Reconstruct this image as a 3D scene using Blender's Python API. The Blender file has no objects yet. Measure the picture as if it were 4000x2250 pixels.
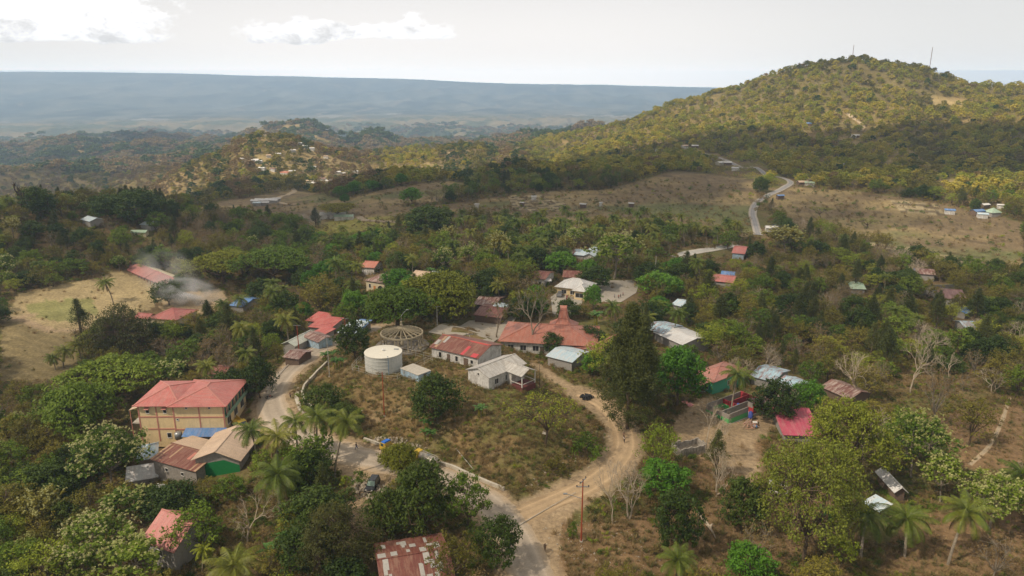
import bpy, math, random
import numpy as np
from mathutils import Vector, Matrix
SC = bpy.context.scene
COL = SC.collection
R = math.radians
rng = np.random.default_rng(7)
random.seed(7)
# ---------------------------------------------------------------- camera
CX, CY, F = 1288.0, 724.5, 1860.0      # survey coordinates of the view, 2576 wide
HC = 77.0
PITCH = math.atan((CY-192.0)/F)
SP, CP = math.sin(PITCH), math.cos(PITCH)
cam = bpy.data.cameras.new('camera'); camo = bpy.data.objects.new('camera', cam); COL.objects.link(camo)
cam.sensor_width = 36; cam.lens = 36*F/2576; cam.clip_start = 1; cam.clip_end = 60000
camo.location = (0, 0, HC); camo.rotation_euler = (R(90)-PITCH, 0, 0)
SC.camera = camo

def ray(u, v):
    a = (np.asarray(u, float)-CX)/F; b = (CY-np.asarray(v, float))/F
    return a, CP+b*SP, -SP+b*CP
def proj(x, y, z):
    x = np.asarray(x, float); y = np.asarray(y, float); dz = np.asarray(z, float)-HC
    d = y*CP-dz*SP; up = y*SP+dz*CP
    d = np.where(d < 1, np.nan, d)
    return CX+F*x/d, CY-F*up/d, d
def P(u, v, z):
    a, c, e = ray(u, v); t = (z-HC)/e
    return Vector((float(a*t), float(c*t), z))

# ---------------------------------------------------------------- noise (numpy)
_perm = np.random.default_rng(3).permutation(512).astype(np.int64)
_val = np.random.default_rng(4).random(512)*2-1
def vnoise(x, y):
    xi = np.floor(x).astype(np.int64); yi = np.floor(y).astype(np.int64)
    xf = x-xi; yf = y-yi
    xf = xf*xf*xf*(xf*(xf*6-15)+10); yf = yf*yf*yf*(yf*(yf*6-15)+10)
    h = lambda i, j: _val[_perm[(i+_perm[j & 511]) & 511]]
    a = h(xi, yi); b = h(xi+1, yi); c = h(xi, yi+1); d = h(xi+1, yi+1)
    return (a*(1-xf)+b*xf)*(1-yf)+(c*(1-xf)+d*xf)*yf
def fbm(x, y, o=4):
    s = 0; a = 1; t = 0
    for k in range(o):
        s = s+a*vnoise(x+17.3*k, y-9.1*k); t += a; a *= .5; x = x*2.03; y = y*2.03
    return s/t
def sstep(t): t = np.clip(t, 0, 1); return t*t*(3-2*t)
def inpoly(poly, x, y):
    x = np.asarray(x, float); y = np.asarray(y, float); r = np.zeros(x.shape, bool); n = len(poly)
    for i in range(n):
        x1, y1 = poly[i]; x2, y2 = poly[(i+1) % n]
        if y1 == y2: continue
        c = ((y1 > y) != (y2 > y)) & (x < (x2-x1)*(y-y1)/(y2-y1)+x1)
        r ^= c
    return r
def dpoly(poly, x, y, closed=True):
    x = np.asarray(x, float); y = np.asarray(y, float); d = np.full(x.shape, 1e9); n = len(poly)
    for i in range(n if closed else n-1):
        x1, y1 = poly[i]; x2, y2 = poly[(i+1) % n]; dx, dy = x2-x1, y2-y1
        t = np.clip(((x-x1)*dx+(y-y1)*dy)/(dx*dx+dy*dy+1e-9), 0, 1)
        d = np.minimum(d, np.hypot(x-x1-t*dx, y-y1-t*dy))
    return d

# ---------------------------------------------------------------- terrain height
CT = []     # theta, ln r, z
def cz(u, r, z):                     # height z at bearing of column u (taken on the horizon), distance r
    th = math.atan(((u-CX)/F)/(CP+math.tan(PITCH)*SP)); CT.append((th, math.log(r), z))
def cv(u, v, r):                     # the height that puts the ground at (u,v) at distance r
    a, c, e = ray(u, v); hz = math.hypot(a, c); CT.append((math.atan2(a, c), math.log(r), HC+float(e)*r/hz))
for th in (-170, -130, -90, -60, 60, 90, 130, 170):
    for r, z in ((30, -3), (120, -8), (400, -15), (1200, -40), (4000, -120), (16000, -150)): CT.append((R(th), math.log(r), z))
for u in (-400, 100, 700, 1288, 1900, 2500, 3000): cz(u, 30, -2)
for u, r, z in ((0, 110, -9), (400, 110, -7), (800, 110, -2), (1288, 105, 0), (1800, 110, -2), (2300, 110, -5), (2700, 110, -7),
                (0, 150, -9), (330, 150, -6), (620, 150, -1.5), (900, 150, 0), (1288, 150, 0), (1700, 150, -1), (2200, 150, -5), (2700, 150, -7),
                (0, 200, -10), (400, 200, -7), (680, 200, 0), (900, 200, 0), (1288, 200, 0), (1700, 200, -1), (2200, 200, -6), (2700, 200, -7),
                (0, 280, -11), (300, 285, -10), (560, 280, -8), (900, 280, -3), (1288, 280, 0), (1700, 280, -2), (2200, 280, -7), (2700, 280, -9),
                (0, 380, -4), (300, 380, -5), (600, 380, -8), (900, 380, -6), (1288, 380, -2), (1700, 380, -2), (2200, 380, -8), (2700, 380, -10),
                (700, 480, -10), (900, 500, -6), (1288, 500, -2), (1700, 500, 0), (2200, 500, -4), (2600, 470, -8), (2900, 500, -10),
                (1000, 650, -4), (1288, 650, 0), (1600, 650, 4), (1900, 640, 6), (2200, 600, 5), (2500, 560, 0), (2900, 600, 0)): cz(u, r, z)
# left: plateau edge then the valley
for u, v, r in ((30, 545, 430), (200, 540, 440), (380, 535, 440), (560, 530, 520), (30, 534, 540), (200, 532, 550), (400, 524, 570)): cv(u, v, r)
for u, r, z in ((-300, 450, -10), (-300, 800, -90), (0, 900, -88), (200, 900, -80), (400, 850, -66)): cz(u, r, z)
# village knoll in the middle distance
for u, v, r in ((560, 392, 1050), (600, 365, 1020), (655, 350, 1000), (740, 356, 1000), (800, 378, 980), (850, 400, 960), (910, 418, 930),
                (640, 420, 880), (760, 430, 860), (700, 480, 720), (860, 470, 730), (580, 470, 760), (480, 440, 950)): cv(u, v+7, r)
for u in (560, 655, 760, 860): cz(u, 1350, -70)
# golden ridge
for u, v, r in ((980, 415, 960), (1100, 395, 980), (1300, 372, 1000), (1450, 360, 1040), (1560, 345, 1080), (1200, 450, 800), (1400, 430, 800), (1600, 400, 830), (1100, 480, 700)): cv(u, v, r)
for u, z in ((980, -70), (1150, -62), (1350, -55), (1550, -35)): cz(u, 1500, z)
# the big hill
for u, v in ((1640, 312), (1750, 274), (1850, 245), (1950, 200), (2050, 155), (2110, 140), (2170, 137), (2250, 150), (2350, 178), (2450, 202), (2576, 217), (2750, 235), (3000, 260)): cv(u, v-15, 1150)
for u, v, r in ((1700, 340, 950), (1850, 300, 980), (2000, 240, 1020), (2150, 200, 1040), (2350, 230, 1020), (2550, 270, 1000),
                (1750, 385, 800), (1900, 375, 800), (2050, 330, 850), (2200, 300, 880), (2400, 330, 850), (2560, 370, 800),
                (1850, 430, 680), (2050, 400, 720), (2100, 440, 650), (2250, 430, 680), (2450, 440, 650), (2600, 480, 600)): cv(u, v, r)
for u, z in ((1700, -30), (1900, 10), (2170, 30), (2500, 20), (2900, 20)): cz(u, 1500, z)
for u, z in ((1700, -90), (2000, -80), (2400, -70), (2900, -60)): cz(u, 2200, z)
# valley and its ridges
for u, v, r in ((0, 405, 1700), (150, 400, 1750), (300, 405, 1650), (420, 400, 1600),
                (0, 352, 2400), (120, 350, 2500), (280, 352, 2500), (400, 345, 2350), (520, 340, 2250),
                (430, 345, 2250), (560, 328, 2250), (680, 314, 2300), (760, 307, 2350), (860, 310, 2400), (960, 316, 2400), (1040, 330, 2300),
                (0, 323, 3100), (90, 315, 3100), (180, 317, 3100), (270, 324, 3000), (360, 335, 2900),
                (1050, 372, 1700), (1150, 362, 1750), (1230, 372, 1650), (1000, 350, 2000),
                (1210, 340, 2300), (1300, 328, 2300), (1400, 332, 2250), (1500, 318, 2100), (1570, 310, 2000), (1640, 312, 1900)): cv(u, v+9, r)
for u in (-500, -100, 90, 300, 560, 760, 1000, 1250, 1500, 1800, 2200, 2800, 3300): cz(u, 4300, -205); cz(u, 6000, -235); cz(u, 7000, -235)
for u in (60, 250, 500, 760, 980, 1300, 1550): cz(u, 3300 if u > 400 else 3700, -190)
# far table-land
for u, v in ((-300, 188), (0, 185), (260, 186), (500, 190), (760, 196), (1000, 201), (1060, 203), (1200, 210), (1500, 214), (1860, 222), (2200, 226), (2600, 232), (3000, 236)):
    cv(u, v, 12000); cv(u, v+1.5, 15000)
    cv(u, v+(290-v)*.55, 9000)
    cz(u, 20000, -260)
CT = np.array(CT)
CT[:, 0] *= 3.0; CT[:, 1] *= 1.6
def _phi(d): return np.sqrt(d*d+0.0036)
_D = np.hypot(CT[:, None, 0]-CT[None, :, 0], CT[:, None, 1]-CT[None, :, 1])
_n = len(CT); _A = np.zeros((_n+1, _n+1)); _A[:_n, :_n] = _phi(_D)-1e-3*np.eye(_n); _A[:_n, _n] = 1; _A[_n, :_n] = 1
_W = np.linalg.solve(_A, np.append(CT[:, 2], 0))
def h_base(x, y):
    x = np.asarray(x, float); y = np.asarray(y, float); sh = x.shape
    th = np.arctan2(x, y).ravel()*3.0; lr = np.log(np.maximum(np.hypot(x, y), 20)).ravel()*1.6
    out = np.empty(th.shape)
    for i in range(0, len(th), 20000):
        s = slice(i, i+20000)
        out[s] = _phi(np.hypot(th[s, None]-CT[None, :, 0], lr[s, None]-CT[None, :, 1]))@_W[:_n]+_W[_n]
    return out.reshape(sh)
def poly_px(pts, z=0.0): return [tuple(P(u, v, z)[:2]) for u, v in pts]
KNOLL = poly_px([(780, 945), (768, 985), (775, 1025), (812, 1052), (880, 1078), (940, 1098), (1030, 1132), (1120, 1170), (1262, 1226), (1330, 1228),
                 (1400, 1205), (1475, 1170), (1520, 1128), (1512, 1090), (1475, 1058), (1440, 1030), (1410, 990), (1375, 930), (1300, 862),
                 (1200, 822), (1060, 806), (950, 822), (880, 850), (835, 885)])
def h(x, y):
    x = np.asarray(x, float); y = np.asarray(y, float)
    z = h_base(x, y)
    r = np.hypot(x, y)
    k = inpoly(KNOLL, x, y); d = dpoly(KNOLL, x, y)
    z = z+np.where(k, 4.6*sstep(d/15.0), 0)
    amp = sstep((r-110)/400)
    z = z+.25*fbm(x/9, y/9, 2)*np.where(k, np.minimum(d/6, 1)*1.3, .35)
    z = z+amp*1.2*fbm(x/45, y/45, 3)
    hill = sstep((r-520)/300)*(1-sstep((r-5500)/2000))
    rn = 1-np.abs(fbm(x/210+5, y/260, 4))*2.2
    z = z+hill*(17*(rn-.55))*np.clip(r/1000, .5, 2.2)
    val = sstep((r-1250)/500)*(1-sstep((r-4200)/1500))*sstep((.25-np.arctan2(x, y))/.2)
    z = z+val*46*((1-np.abs(fbm(x/520+2.2, y/620, 3))*2.4)-1.0)*np.clip(r/2400, .5, 1.2)
    far = sstep((r-6500)/3000)
    rn2 = 1-np.abs(fbm(x/1500, y/2600+3, 4))*2.2
    z = z+far*(28*(rn2-.6)+55*(1-np.abs(fbm(x/600, y/1500+7, 4))*2.4-.6))*(1-sstep((r-10200)/1600)*.9)
    return z
_cache = {}
def G(u, v):
    """where the line of sight (u,v) meets the ground"""
    key = (round(u, 1), round(v, 1))
    if key in _cache: return _cache[key].copy()
    a, c, e = map(float, ray(u, v)); n = math.hypot(a, c)
    rr = np.exp(np.linspace(math.log(60), math.log(14000), 700))
    hh = h(rr*a/n, rr*c/n); zz = HC+e/n*rr
    i = np.argmax(zz <= hh)
    if zz[i] > hh[i]: i = len(rr)-1
    lo, hi = rr[max(i-1, 0)], rr[i]
    r2 = np.linspace(lo, hi, 40); h2 = h(r2*a/n, r2*c/n); z2 = HC+e/n*r2
    j = np.argmax(z2 <= h2)
    if z2[j] > h2[j]: j = 39
    p = Vector((r2[j]*a/n, r2[j]*c/n, float(h2[j])))
    _cache[key] = p
    return p.copy()
def hz(x, y): return float(h(np.array([x]), np.array([y]))[0])

# ---------------------------------------------------------------- object helpers
def tag(o, label=None, cat=None, group=None, kind=None):
    if label: o['label'] = label
    if cat: o['category'] = cat
    if group: o['group'] = group
    if kind: o['kind'] = kind
    return o
def empty(name, loc=(0, 0, 0), rz=0, label=None, cat=None, group=None):
    o = bpy.data.objects.new(name, None); o.empty_display_size = .5; COL.objects.link(o)
    o.location = loc; o.rotation_euler = (0, 0, rz); return tag(o, label, cat, group)
def npmesh(name, V, Fq, mats, mi=None, smooth=False, n=4):
    me = bpy.data.meshes.new(name); V = np.asarray(V, np.float32); Fq = np.asarray(Fq, np.int32)
    me.vertices.add(len(V)); me.vertices.foreach_set('co', V.ravel())
    me.loops.add(Fq.size); me.loops.foreach_set('vertex_index', Fq.ravel())
    me.polygons.add(len(Fq)); me.polygons.foreach_set('loop_start', np.arange(len(Fq), dtype=np.int32)*n)
    for m in mats: me.materials.append(m)
    if mi is not None: me.polygons.foreach_set('material_index', np.asarray(mi, np.int32))
    me.update(calc_edges=True)
    if smooth: me.polygons.foreach_set('use_smooth', np.ones(len(Fq), bool))
    return me
def link(name, me, parent=None, loc=None):
    o = bpy.data.objects.new(name, me); COL.objects.link(o)
    if parent: o.parent = parent
    if loc is not None: o.location = loc
    return o
class MB:
    def __init__(s): s.v = []; s.f = []; s.m = []; s.k = 0
    def add(s, vs, fs):
        b = len(s.v); s.v += [tuple(p) for p in vs]; s.f += [tuple(b+i for i in f) for f in fs]; s.m += [s.k]*len(fs); return s
    def box(s, x0, x1, y0, y1, z0, z1):
        return s.add([(x0, y0, z0), (x1, y0, z0), (x1, y1, z0), (x0, y1, z0), (x0, y0, z1), (x1, y0, z1), (x1, y1, z1), (x0, y1, z1)],
                     [(0, 3, 2, 1), (4, 5, 6, 7), (0, 1, 5, 4), (1, 2, 6, 5), (2, 3, 7, 6), (3, 0, 4, 7)])
    def hexa(s, b, t):      # four bottom and four top corners
        return s.add(list(b)+list(t), [(0, 3, 2, 1), (4, 5, 6, 7), (0, 1, 5, 4), (1, 2, 6, 5), (2, 3, 7, 6), (3, 0, 4, 7)])
    def bar(s, a, b, w, t=None):
        a = Vector(a); b = Vector(b); t = t or w; d = (b-a)
        if d.length < 1e-6: return s
        d.normalize(); up = Vector((0, 0, 1)) if abs(d.z) < .95 else Vector((1, 0, 0)); x = d.cross(up).normalized()*w/2; y = x.cross(d).normalized()*t/2
        return s.hexa([a-x-y, a+x-y, a+x+y, a-x+y], [b-x-y, b+x-y, b+x+y, b-x+y])
    def tube(s, pts, rad, n=6, cap=True):
        pts = [Vector(p) for p in pts]; rad = rad if hasattr(rad, '__len__') else [rad]*len(pts); b = len(s.v); ref = None
        for i, p in enumerate(pts):
            d = (pts[min(i+1, len(pts)-1)]-pts[max(i-1, 0)]).normalized()
            if ref is None: ref = Vector((1, 0, 0)) if abs(d.x) < .8 else Vector((0, 1, 0))
            x = (ref-d*ref.dot(d)).normalized(); ref = x; y = d.cross(x)
            for k in range(n):
                a = 2*math.pi*k/n; s.v.append(tuple(p+(x*math.cos(a)+y*math.sin(a))*rad[i]))
        for i in range(len(pts)-1):
            for k in range(n):
                s.f.append((b+i*n+k, b+i*n+(k+1) % n, b+(i+1)*n+(k+1) % n, b+(i+1)*n+k)); s.m.append(s.k)
        if cap:
            s.f.append(tuple(b+k for k in range(n-1, -1, -1))); s.m.append(s.k)
            e = b+(len(pts)-1)*n; s.f.append(tuple(e+k for k in range(n))); s.m.append(s.k)
        return s
    def lathe(s, prof, n=24, c=(0, 0, 0)):   # profile (r,z)
        b = len(s.v)
        for r, z in prof:
            for k in range(n): a = 2*math.pi*k/n; s.v.append((c[0]+r*math.cos(a), c[1]+r*math.sin(a), c[2]+z))
        for i in range(len(prof)-1):
            for k in range(n): s.f.append((b+i*n+k, b+i*n+(k+1) % n, b+(i+1)*n+(k+1) % n, b+(i+1)*n+k)); s.m.append(s.k)
        return s
    def prism(s, poly, z0, z1):
        n = len(poly); return s.add([(x, y, z0) for x, y in poly]+[(x, y, z1) for x, y in poly],
            [tuple(range(n-1, -1, -1)), tuple(range(n, 2*n))]+[(i, (i+1) % n, n+(i+1) % n, n+i) for i in range(n)])
    def xprism(s, poly, y0, y1):   # poly in (x,z) extruded along y
        n = len(poly); return s.add([(x, y0, z) for x, z in poly]+[(x, y1, z) for x, z in poly],
            [tuple(range(n)), tuple(range(2*n-1, n-1, -1))]+[(i, n+i, n+(i+1) % n, (i+1) % n) for i in range(n)])
    def build(s, name, mats, parent=None, smooth=False, loc=None):
        me = bpy.data.meshes.new(name); me.from_pydata(s.v, [], s.f); mats = mats if isinstance(mats, (list, tuple)) else [mats]
        for m in mats: me.materials.append(m)
        me.polygons.foreach_set('material_index', s.m)
        if smooth: me.polygons.foreach_set('use_smooth', [True]*len(s.f))
        me.update(); return link(name, me, parent, loc)

# ---------------------------------------------------------------- materials
_M = {}
class NT:
    def __init__(s, name):
        s.mat = bpy.data.materials.new(name); s.mat.use_nodes = True; s.t = s.mat.node_tree; s.n = s.t.nodes
        s.b = s.n['Principled BSDF']; s.out = s.n['Material Output']
    def new(s, typ, **kw):
        o = s.n.new(typ)
        for k, v in kw.items():
            if k.startswith('i_'):
                key = k[2:]; key = int(key) if key.isdigit() else key; o.inputs[key].default_value = v
            else: setattr(o, k, v)
        return o
    def l(s, a, b): s.t.links.new(a, b)
    def coord(s, scale=1.0, obj=True, rot=0):
        tc = s.new('ShaderNodeTexCoord'); m = s.new('ShaderNodeMapping'); sc = scale if hasattr(scale, '__len__') else (scale,)*3
        m.inputs['Scale'].default_value = sc; m.inputs['Rotation'].default_value = (0, 0, rot)
        if obj: s.l(tc.outputs['Object'], m.inputs[0])
        else:
            g = s.new('ShaderNodeNewGeometry'); s.l(g.outputs['Position'], m.inputs[0])
        return m.outputs[0]
    def noise(s, scale, detail=4, rough=.6, obj=True, vec=None):
        o = s.new('ShaderNodeTexNoise'); o.inputs['Scale'].default_value = scale; o.inputs['Detail'].default_value = detail; o.inputs['Roughness'].default_value = rough
        s.l(vec if vec is not None else s.coord(1, obj), o.inputs['Vector']); return o.outputs['Fac']
    def ramp(s, fac, stops, interp='LINEAR'):
        o = s.new('ShaderNodeValToRGB'); o.color_ramp.interpolation = interp; e = o.color_ramp.elements
        while len(e) < len(stops): e.new(.5)
        for i, (p, c) in enumerate(stops): e[i].position = p; e[i].color = (*c, 1) if hasattr(c, '__len__') else (c, c, c, 1)
        s.l(fac, o.inputs[0]); return o.outputs[0]
    def mix(s, fac, a, b, mode='MIX'):
        o = s.new('ShaderNodeMix', data_type='RGBA', blend_type=mode)
        for val, i in ((fac, 0), (a, 6), (b, 7)):
            if isinstance(val, (int, float)): o.inputs[i].default_value = val
            elif isinstance(val, tuple): o.inputs[i].default_value = (*val, 1)
            else: s.l(val, o.inputs[i])
        return o.outputs[2]
    def bump(s, hgt, strength=.3, dist=.05):
        o = s.new('ShaderNodeBump'); o.inputs['Strength'].default_value = strength; o.inputs['Distance'].default_value = dist; s.l(hgt, o.inputs['Height']); s.l(o.outputs[0], s.b.inputs['Normal'])
    def col(s, c):
        if isinstance(c, tuple): s.b.inputs['Base Color'].default_value = (*c, 1)
        else: s.l(c, s.b.inputs['Base Color'])
    def rough(s, r, spec=.3): s.b.inputs['Roughness'].default_value = r; s.b.inputs['Specular IOR Level'].default_value = spec
def paint(c, var=.2, rough=.6, metal=0, sc=3.0, spec=.3, dirt=None):
    key = ('p', c, var, rough, metal, sc, spec, dirt)
    if key in _M: return _M[key]
    m = NT('paint'); n = m.noise(sc, 5, .65)
    d = tuple(x*(1-var*1.6) for x in c); b = tuple(min(x*(1+var), .95) for x in c)
    cc = m.ramp(n, [(.25, d), (.5, c), (.75, b)])
    if dirt:
        n2 = m.noise(.7, 6, .7); cc = m.mix(m.ramp(n2, [(.45, 0.), (.62, dirt[3])]), cc, dirt[:3])
        v = m.new('ShaderNodeTexNoise', i_Scale=1.0, i_Detail=4.0); m.l(m.coord((5, 5, .35)), v.inputs[0])
        cc = m.mix(m.ramp(v.outputs[0], [(.5, 0.), (.68, dirt[3])]), cc, dirt[:3])
    m.col(cc); m.rough(rough, spec); m.b.inputs['Metallic'].default_value = metal; m.bump(n, .15, .03); _M[key] = m.mat; return m.mat
def sheetroof(c1, c2, bias=0.0, rot=0, c3=None, metal=.0, rough=.55, bw=2.2, bh=.8, fade=.25, corr=True):
    """corrugated roofing laid in sheets; c2 is the colour of the odd sheet, c3 of streaky rust"""
    key = ('r', c1, c2, bias, rot, c3, metal, rough, bw, bh, fade)
    if key in _M: return _M[key]
    m = NT('roofing'); v = m.coord(1, True, rot)
    br = m.new('ShaderNodeTexBrick', offset=.0, squash=1.0); br.inputs['Color1'].default_value = (*c1, 1); br.inputs['Color2'].default_value = (*c2, 1)
    br.inputs['Mortar'].default_value = (*[x*.55 for x in c1], 1); br.inputs['Scale'].default_value = 1; br.inputs['Mortar Size'].default_value = .015
    br.inputs['Bias'].default_value = bias; br.inputs['Brick Width'].default_value = bw; br.inputs['Row Height'].default_value = bh; m.l(v, br.inputs['Vector'])
    c = br.outputs[0]
    if c3:
        n = m.new('ShaderNodeTexNoise', i_Scale=1.0, i_Detail=5.0, i_Roughness=.7); m.l(m.coord((.35, 2.0, .35) if not rot else (2.0, .35, .35)), n.inputs[0])
        c = m.mix(m.ramp(n.outputs[0], [(.44, 0.), (.6, .85)]), c, c3)
    else:
        n = m.new('ShaderNodeTexNoise', i_Scale=1.0, i_Detail=6.0, i_Roughness=.75); m.l(m.coord((.30, 1.7, .3) if not rot else (1.7, .30, .3)), n.inputs[0]); c = m.mix(m.ramp(n.outputs[0], [(.40, 0.), (.62, .42)]), c, (.40, .29, .25)); c = m.mix(m.ramp(m.noise(.16, 5, .7), [(.42, 0.), (.62, .38)]), c, tuple(x*.55 for x in c1))
    n2 = m.noise(.45, 5, .7); c = m.mix(m.ramp(n2, [(.3, 0.), (.75, fade)]), c, tuple(min(.8, x*1.7+.05) for x in c1))
    n3 = m.noise(6, 3, .6); c = m.mix(.45, c, m.ramp(n3, [(.3, .35), (.7, .9)]), 'OVERLAY')
    m.col(c); m.rough(rough, .4); m.b.inputs['Metallic'].default_value = metal
    w = m.new('ShaderNodeTexWave', wave_type='BANDS', bands_direction='Y', i_Scale=2.6); m.l(v, w.inputs[0]); m.bump(w.outputs[1], .35, .03)
    _M[key] = m.mat; return m.mat
# ---------------------------------------------------------------- ground sheet
def px_zone(polys, u, v): 
    m = np.zeros(u.shape, bool)
    for p in polys: m |= inpoly(p, u, v)
    return m
Z_SPORT = [[(40, 740), (110, 728), (300, 686), (330, 690), (430, 730), (440, 740), (400, 765), (340, 800), (205, 830), (190, 835), (60, 812), (20, 790)]]
Z_SPORTGRN = [[(60, 770), (130, 755), (230, 750), (250, 790), (180, 812), (90, 800)]]
Z_PLOUGH = [[(0, 790), (60, 812), (190, 838), (195, 960), (0, 960)]]
Z_YARD = [[(450, 735), (560, 730), (580, 770), (520, 795), (440, 790), (400, 770)]]
Z_FIELD = [[(440, 540), (560, 505), (740, 478), (860, 500), (960, 520), (1080, 520), (1180, 505), (1360, 482), (1520, 478), (1700, 430), (1900, 452), (1905, 500), (1885, 600), (1620, 560), (1450, 575), (1270, 560), (1140, 555), (1010, 560), (960, 575), (780, 600), (770, 570), (540, 545)],
           [(1930, 498), (1990, 470), (2120, 480), (2300, 500), (2576, 560), (2576, 690), (2400, 690), (2250, 640), (2100, 600), (1960, 560)],
           [(2150, 600), (2300, 615), (2480, 665), (2420, 690), (2260, 650)], [(1990, 700), (2120, 675), (2150, 695), (2050, 720)],
           [(860, 500), (1000, 470), (1130, 455), (1200, 470), (1100, 510), (960, 520)]]
Z_GREENF = [[(780, 575), (850, 550), (1010, 545), (1060, 555), (960, 575), (830, 600), (780, 600)]]
Z_GOLD = [[(2160, 330), (2230, 345), (2330, 400), (2470, 470), (2400, 480), (2250, 420), (2140, 370), (2100, 345)], [(2330, 240), (2420, 250), (2440, 300), (2350, 265)],
          [(640, 395), (760, 370), (850, 400), (900, 425), (820, 445), (700, 450), (640, 425)], [(960, 430), (1010, 420), (1120, 400), (1180, 395), (1150, 420), (1000, 455), (930, 470)]]
Z_TERR = [[(1280, 495), (1350, 488), (1440, 520), (1390, 535), (1290, 525)], [(2240, 505), (2350, 515), (2380, 545), (2270, 535)], [(2180, 610), (2330, 630), (2470, 665), (2400, 680), (2250, 650)]]
Z_SITE = [[(1690, 1060), (1760, 1000), (1900, 1030), (1960, 1060), (1930, 1100), (1850, 1120), (1900, 1170), (1880, 1210), (1800, 1150), (1700, 1120)],
          [(1290, 1290), (1500, 1215), (1480, 1270), (1420, 1320), (1400, 1449), (1340, 1449)], [(820, 1300), (900, 1240), (960, 1250), (930, 1330), (860, 1400)],
          [(800, 1150), (900, 1180), (1000, 1200), (980, 1240), (900, 1250), (860, 1200)]]
Z_BARE = [[(1300, 1330), (1600, 1300), (1900, 1230), (2100, 1250), (2120, 1350), (1900, 1449), (1400, 1449)], [(2300, 1050), (2576, 1020), (2576, 1200), (2420, 1180)], [(1750, 1100), (1920, 1110), (1920, 1260), (1760, 1240)],
          [(2280, 1300), (2576, 1260), (2576, 1449), (2200, 1449)]]
def zone_colour(x, y, z):
    u, v, d = proj(x, y, z); r = np.hypot(x, y)
    j = 5*fbm(x/3.0+40, y/3.0, 3)*np.clip(200/r, .15, 1.3)*2; j2 = 5*fbm(x/3.0-80, y/3.0+70, 3)*np.clip(200/r, .15, 1.3)*2
    uu = np.nan_to_num(u, nan=-9e3)+j; vv = np.nan_to_num(v, nan=-9e3)+j2
    c = np.empty(x.shape+(3,)); c[:] = (.17, .118, .06)
    n = fbm(x/14, y/14, 4); t = sstep((n+.25)*1.6)[..., None]
    c = c*(1-t)+np.array((.135, .125, .042))*t
    far = sstep((r-600)/500)[..., None]; n2 = sstep((fbm(x/60, y/60, 5)+.3)*1.5)[..., None]
    c = c*(1-far)+far*(np.array((.15, .12, .05))*(1-n2)+np.array((.25, .18, .08))*n2)
    far = sstep((r-1600)/1500)[..., None]; n3 = sstep((fbm(x/220, y/220, 6)+.3)*1.6)[..., None]
    c = c*(1-far)+far*(np.array((.07, .08, .03))*(1-n3)+np.array((.21, .16, .08))*n3)
    far = sstep((r-5500)/1500)[..., None]; n4 = fbm(x/500, y/900, 6)[..., None]
    n5 = fbm(x/160, y/330, 5)[..., None]; c = c*(1-far)+far*np.clip(np.array((.05, .06, .045))+np.array((.09, .075, .055))*(n4+n5*1.5), .012, 1)
    band = (np.abs(r-6300-500*fbm(x/900, y/900, 3)) < 170) & (fbm(x/700+9, y/900, 3) > .08)
    c[band] = (.24, .22, .18)
    patch = (r > 6000) & (r < 11500) & (fbm(x/140+30, y/420, 4) > .5); c[patch] = (.17, .145, .105)
    def put(polys, col, amt=1.0, cond=None):
        m = px_zone(polys, uu, vv)&(y > 0)
        if cond is not None: m &= cond
        c[m] = c[m]*(1-amt)+np.array(col)*amt
    near = r < 2000
    put(Z_FIELD, (.20, .15, .08), 1, near)
    ff = px_zone(Z_FIELD, uu, vv) & near & (y > 0)
    w = sstep((fbm(x/35, y/18, 5)+.15)*2)[..., None]; c2 = np.array((.185, .135, .075))*(1-w)+np.array((.27, .205, .10))*w
    w = sstep((fbm(x/60+9, y/40, 4)-.12)*3)[..., None]; c2 = c2*(1-w)+np.array((.15, .15, .06))*w
    s_ = fbm(x/150+3, y/75, 2)*16; ln = (s_-np.floor(s_) < .10)[..., None]; c2 = np.where(ln, c2*.62, c2)
    c[ff] = c2[ff]
    put(Z_GREENF, (.34, .31, .07), .8, near)
    put(Z_GOLD, (.33, .25, .12), .65, near)
    tr = px_zone(Z_TERR, uu, vv) & near & (y > 0); s = (np.sin((y+.6*x)*.75+3*fbm(x/25, y/25, 2)) > .35); c[tr] = (.36, .29, .17); c[tr & s] = (.13, .10, .06)
    put(Z_SPORT, (.36, .28, .15), 1, near); put(Z_SPORTGRN, (.20, .21, .07), .75, near); put(Z_YARD, (.46, .34, .20), 1, near)
    pl = px_zone(Z_PLOUGH, uu, vv) & near & (y > 0); s = (np.sin((x*.5+y)*1.5+2*fbm(x/15, y/15, 2)) > 0); c[pl] = (.23, .18, .09); c[pl & s] = (.19, .15, .075)
    kk = inpoly(KNOLL, x, y); w = sstep((fbm(x/5, y/5, 4)+.1)*2.2)[..., None]; c2 = np.array((.21, .145, .065))*(1-w)+np.array((.14, .125, .042))*w
    w = sstep((fbm(x/3+9, y/3, 4)-.22)*3)[..., None]*.7; c2 = c2*(1-w)+np.array((.30, .22, .125))*w; c[kk] = c2[kk]
    put([[(1225, 1000), (1290, 985), (1370, 990), (1440, 1040), (1460, 1085), (1390, 1110), (1300, 1100), (1230, 1060)]], (.15, .175, .045), .7, r < 300)
    put(Z_BARE, (.23, .145, .078), .9, r < 300)
    put(Z_SITE, (.33, .24, .145), 1, r < 300)
    for pts, w in SHOULD:
        dd = dpoly(pts, x, y, False)+1.4*fbm(x/2.2, y/2.2, 3)
        t = (1-sstep((dd-w)/2.0))[..., None]; c = c*(1-t)+np.array((.36, .265, .165))*t
    return c
def gpts(px): return [tuple(G(u, v)[:2]) for u, v in px]
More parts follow.
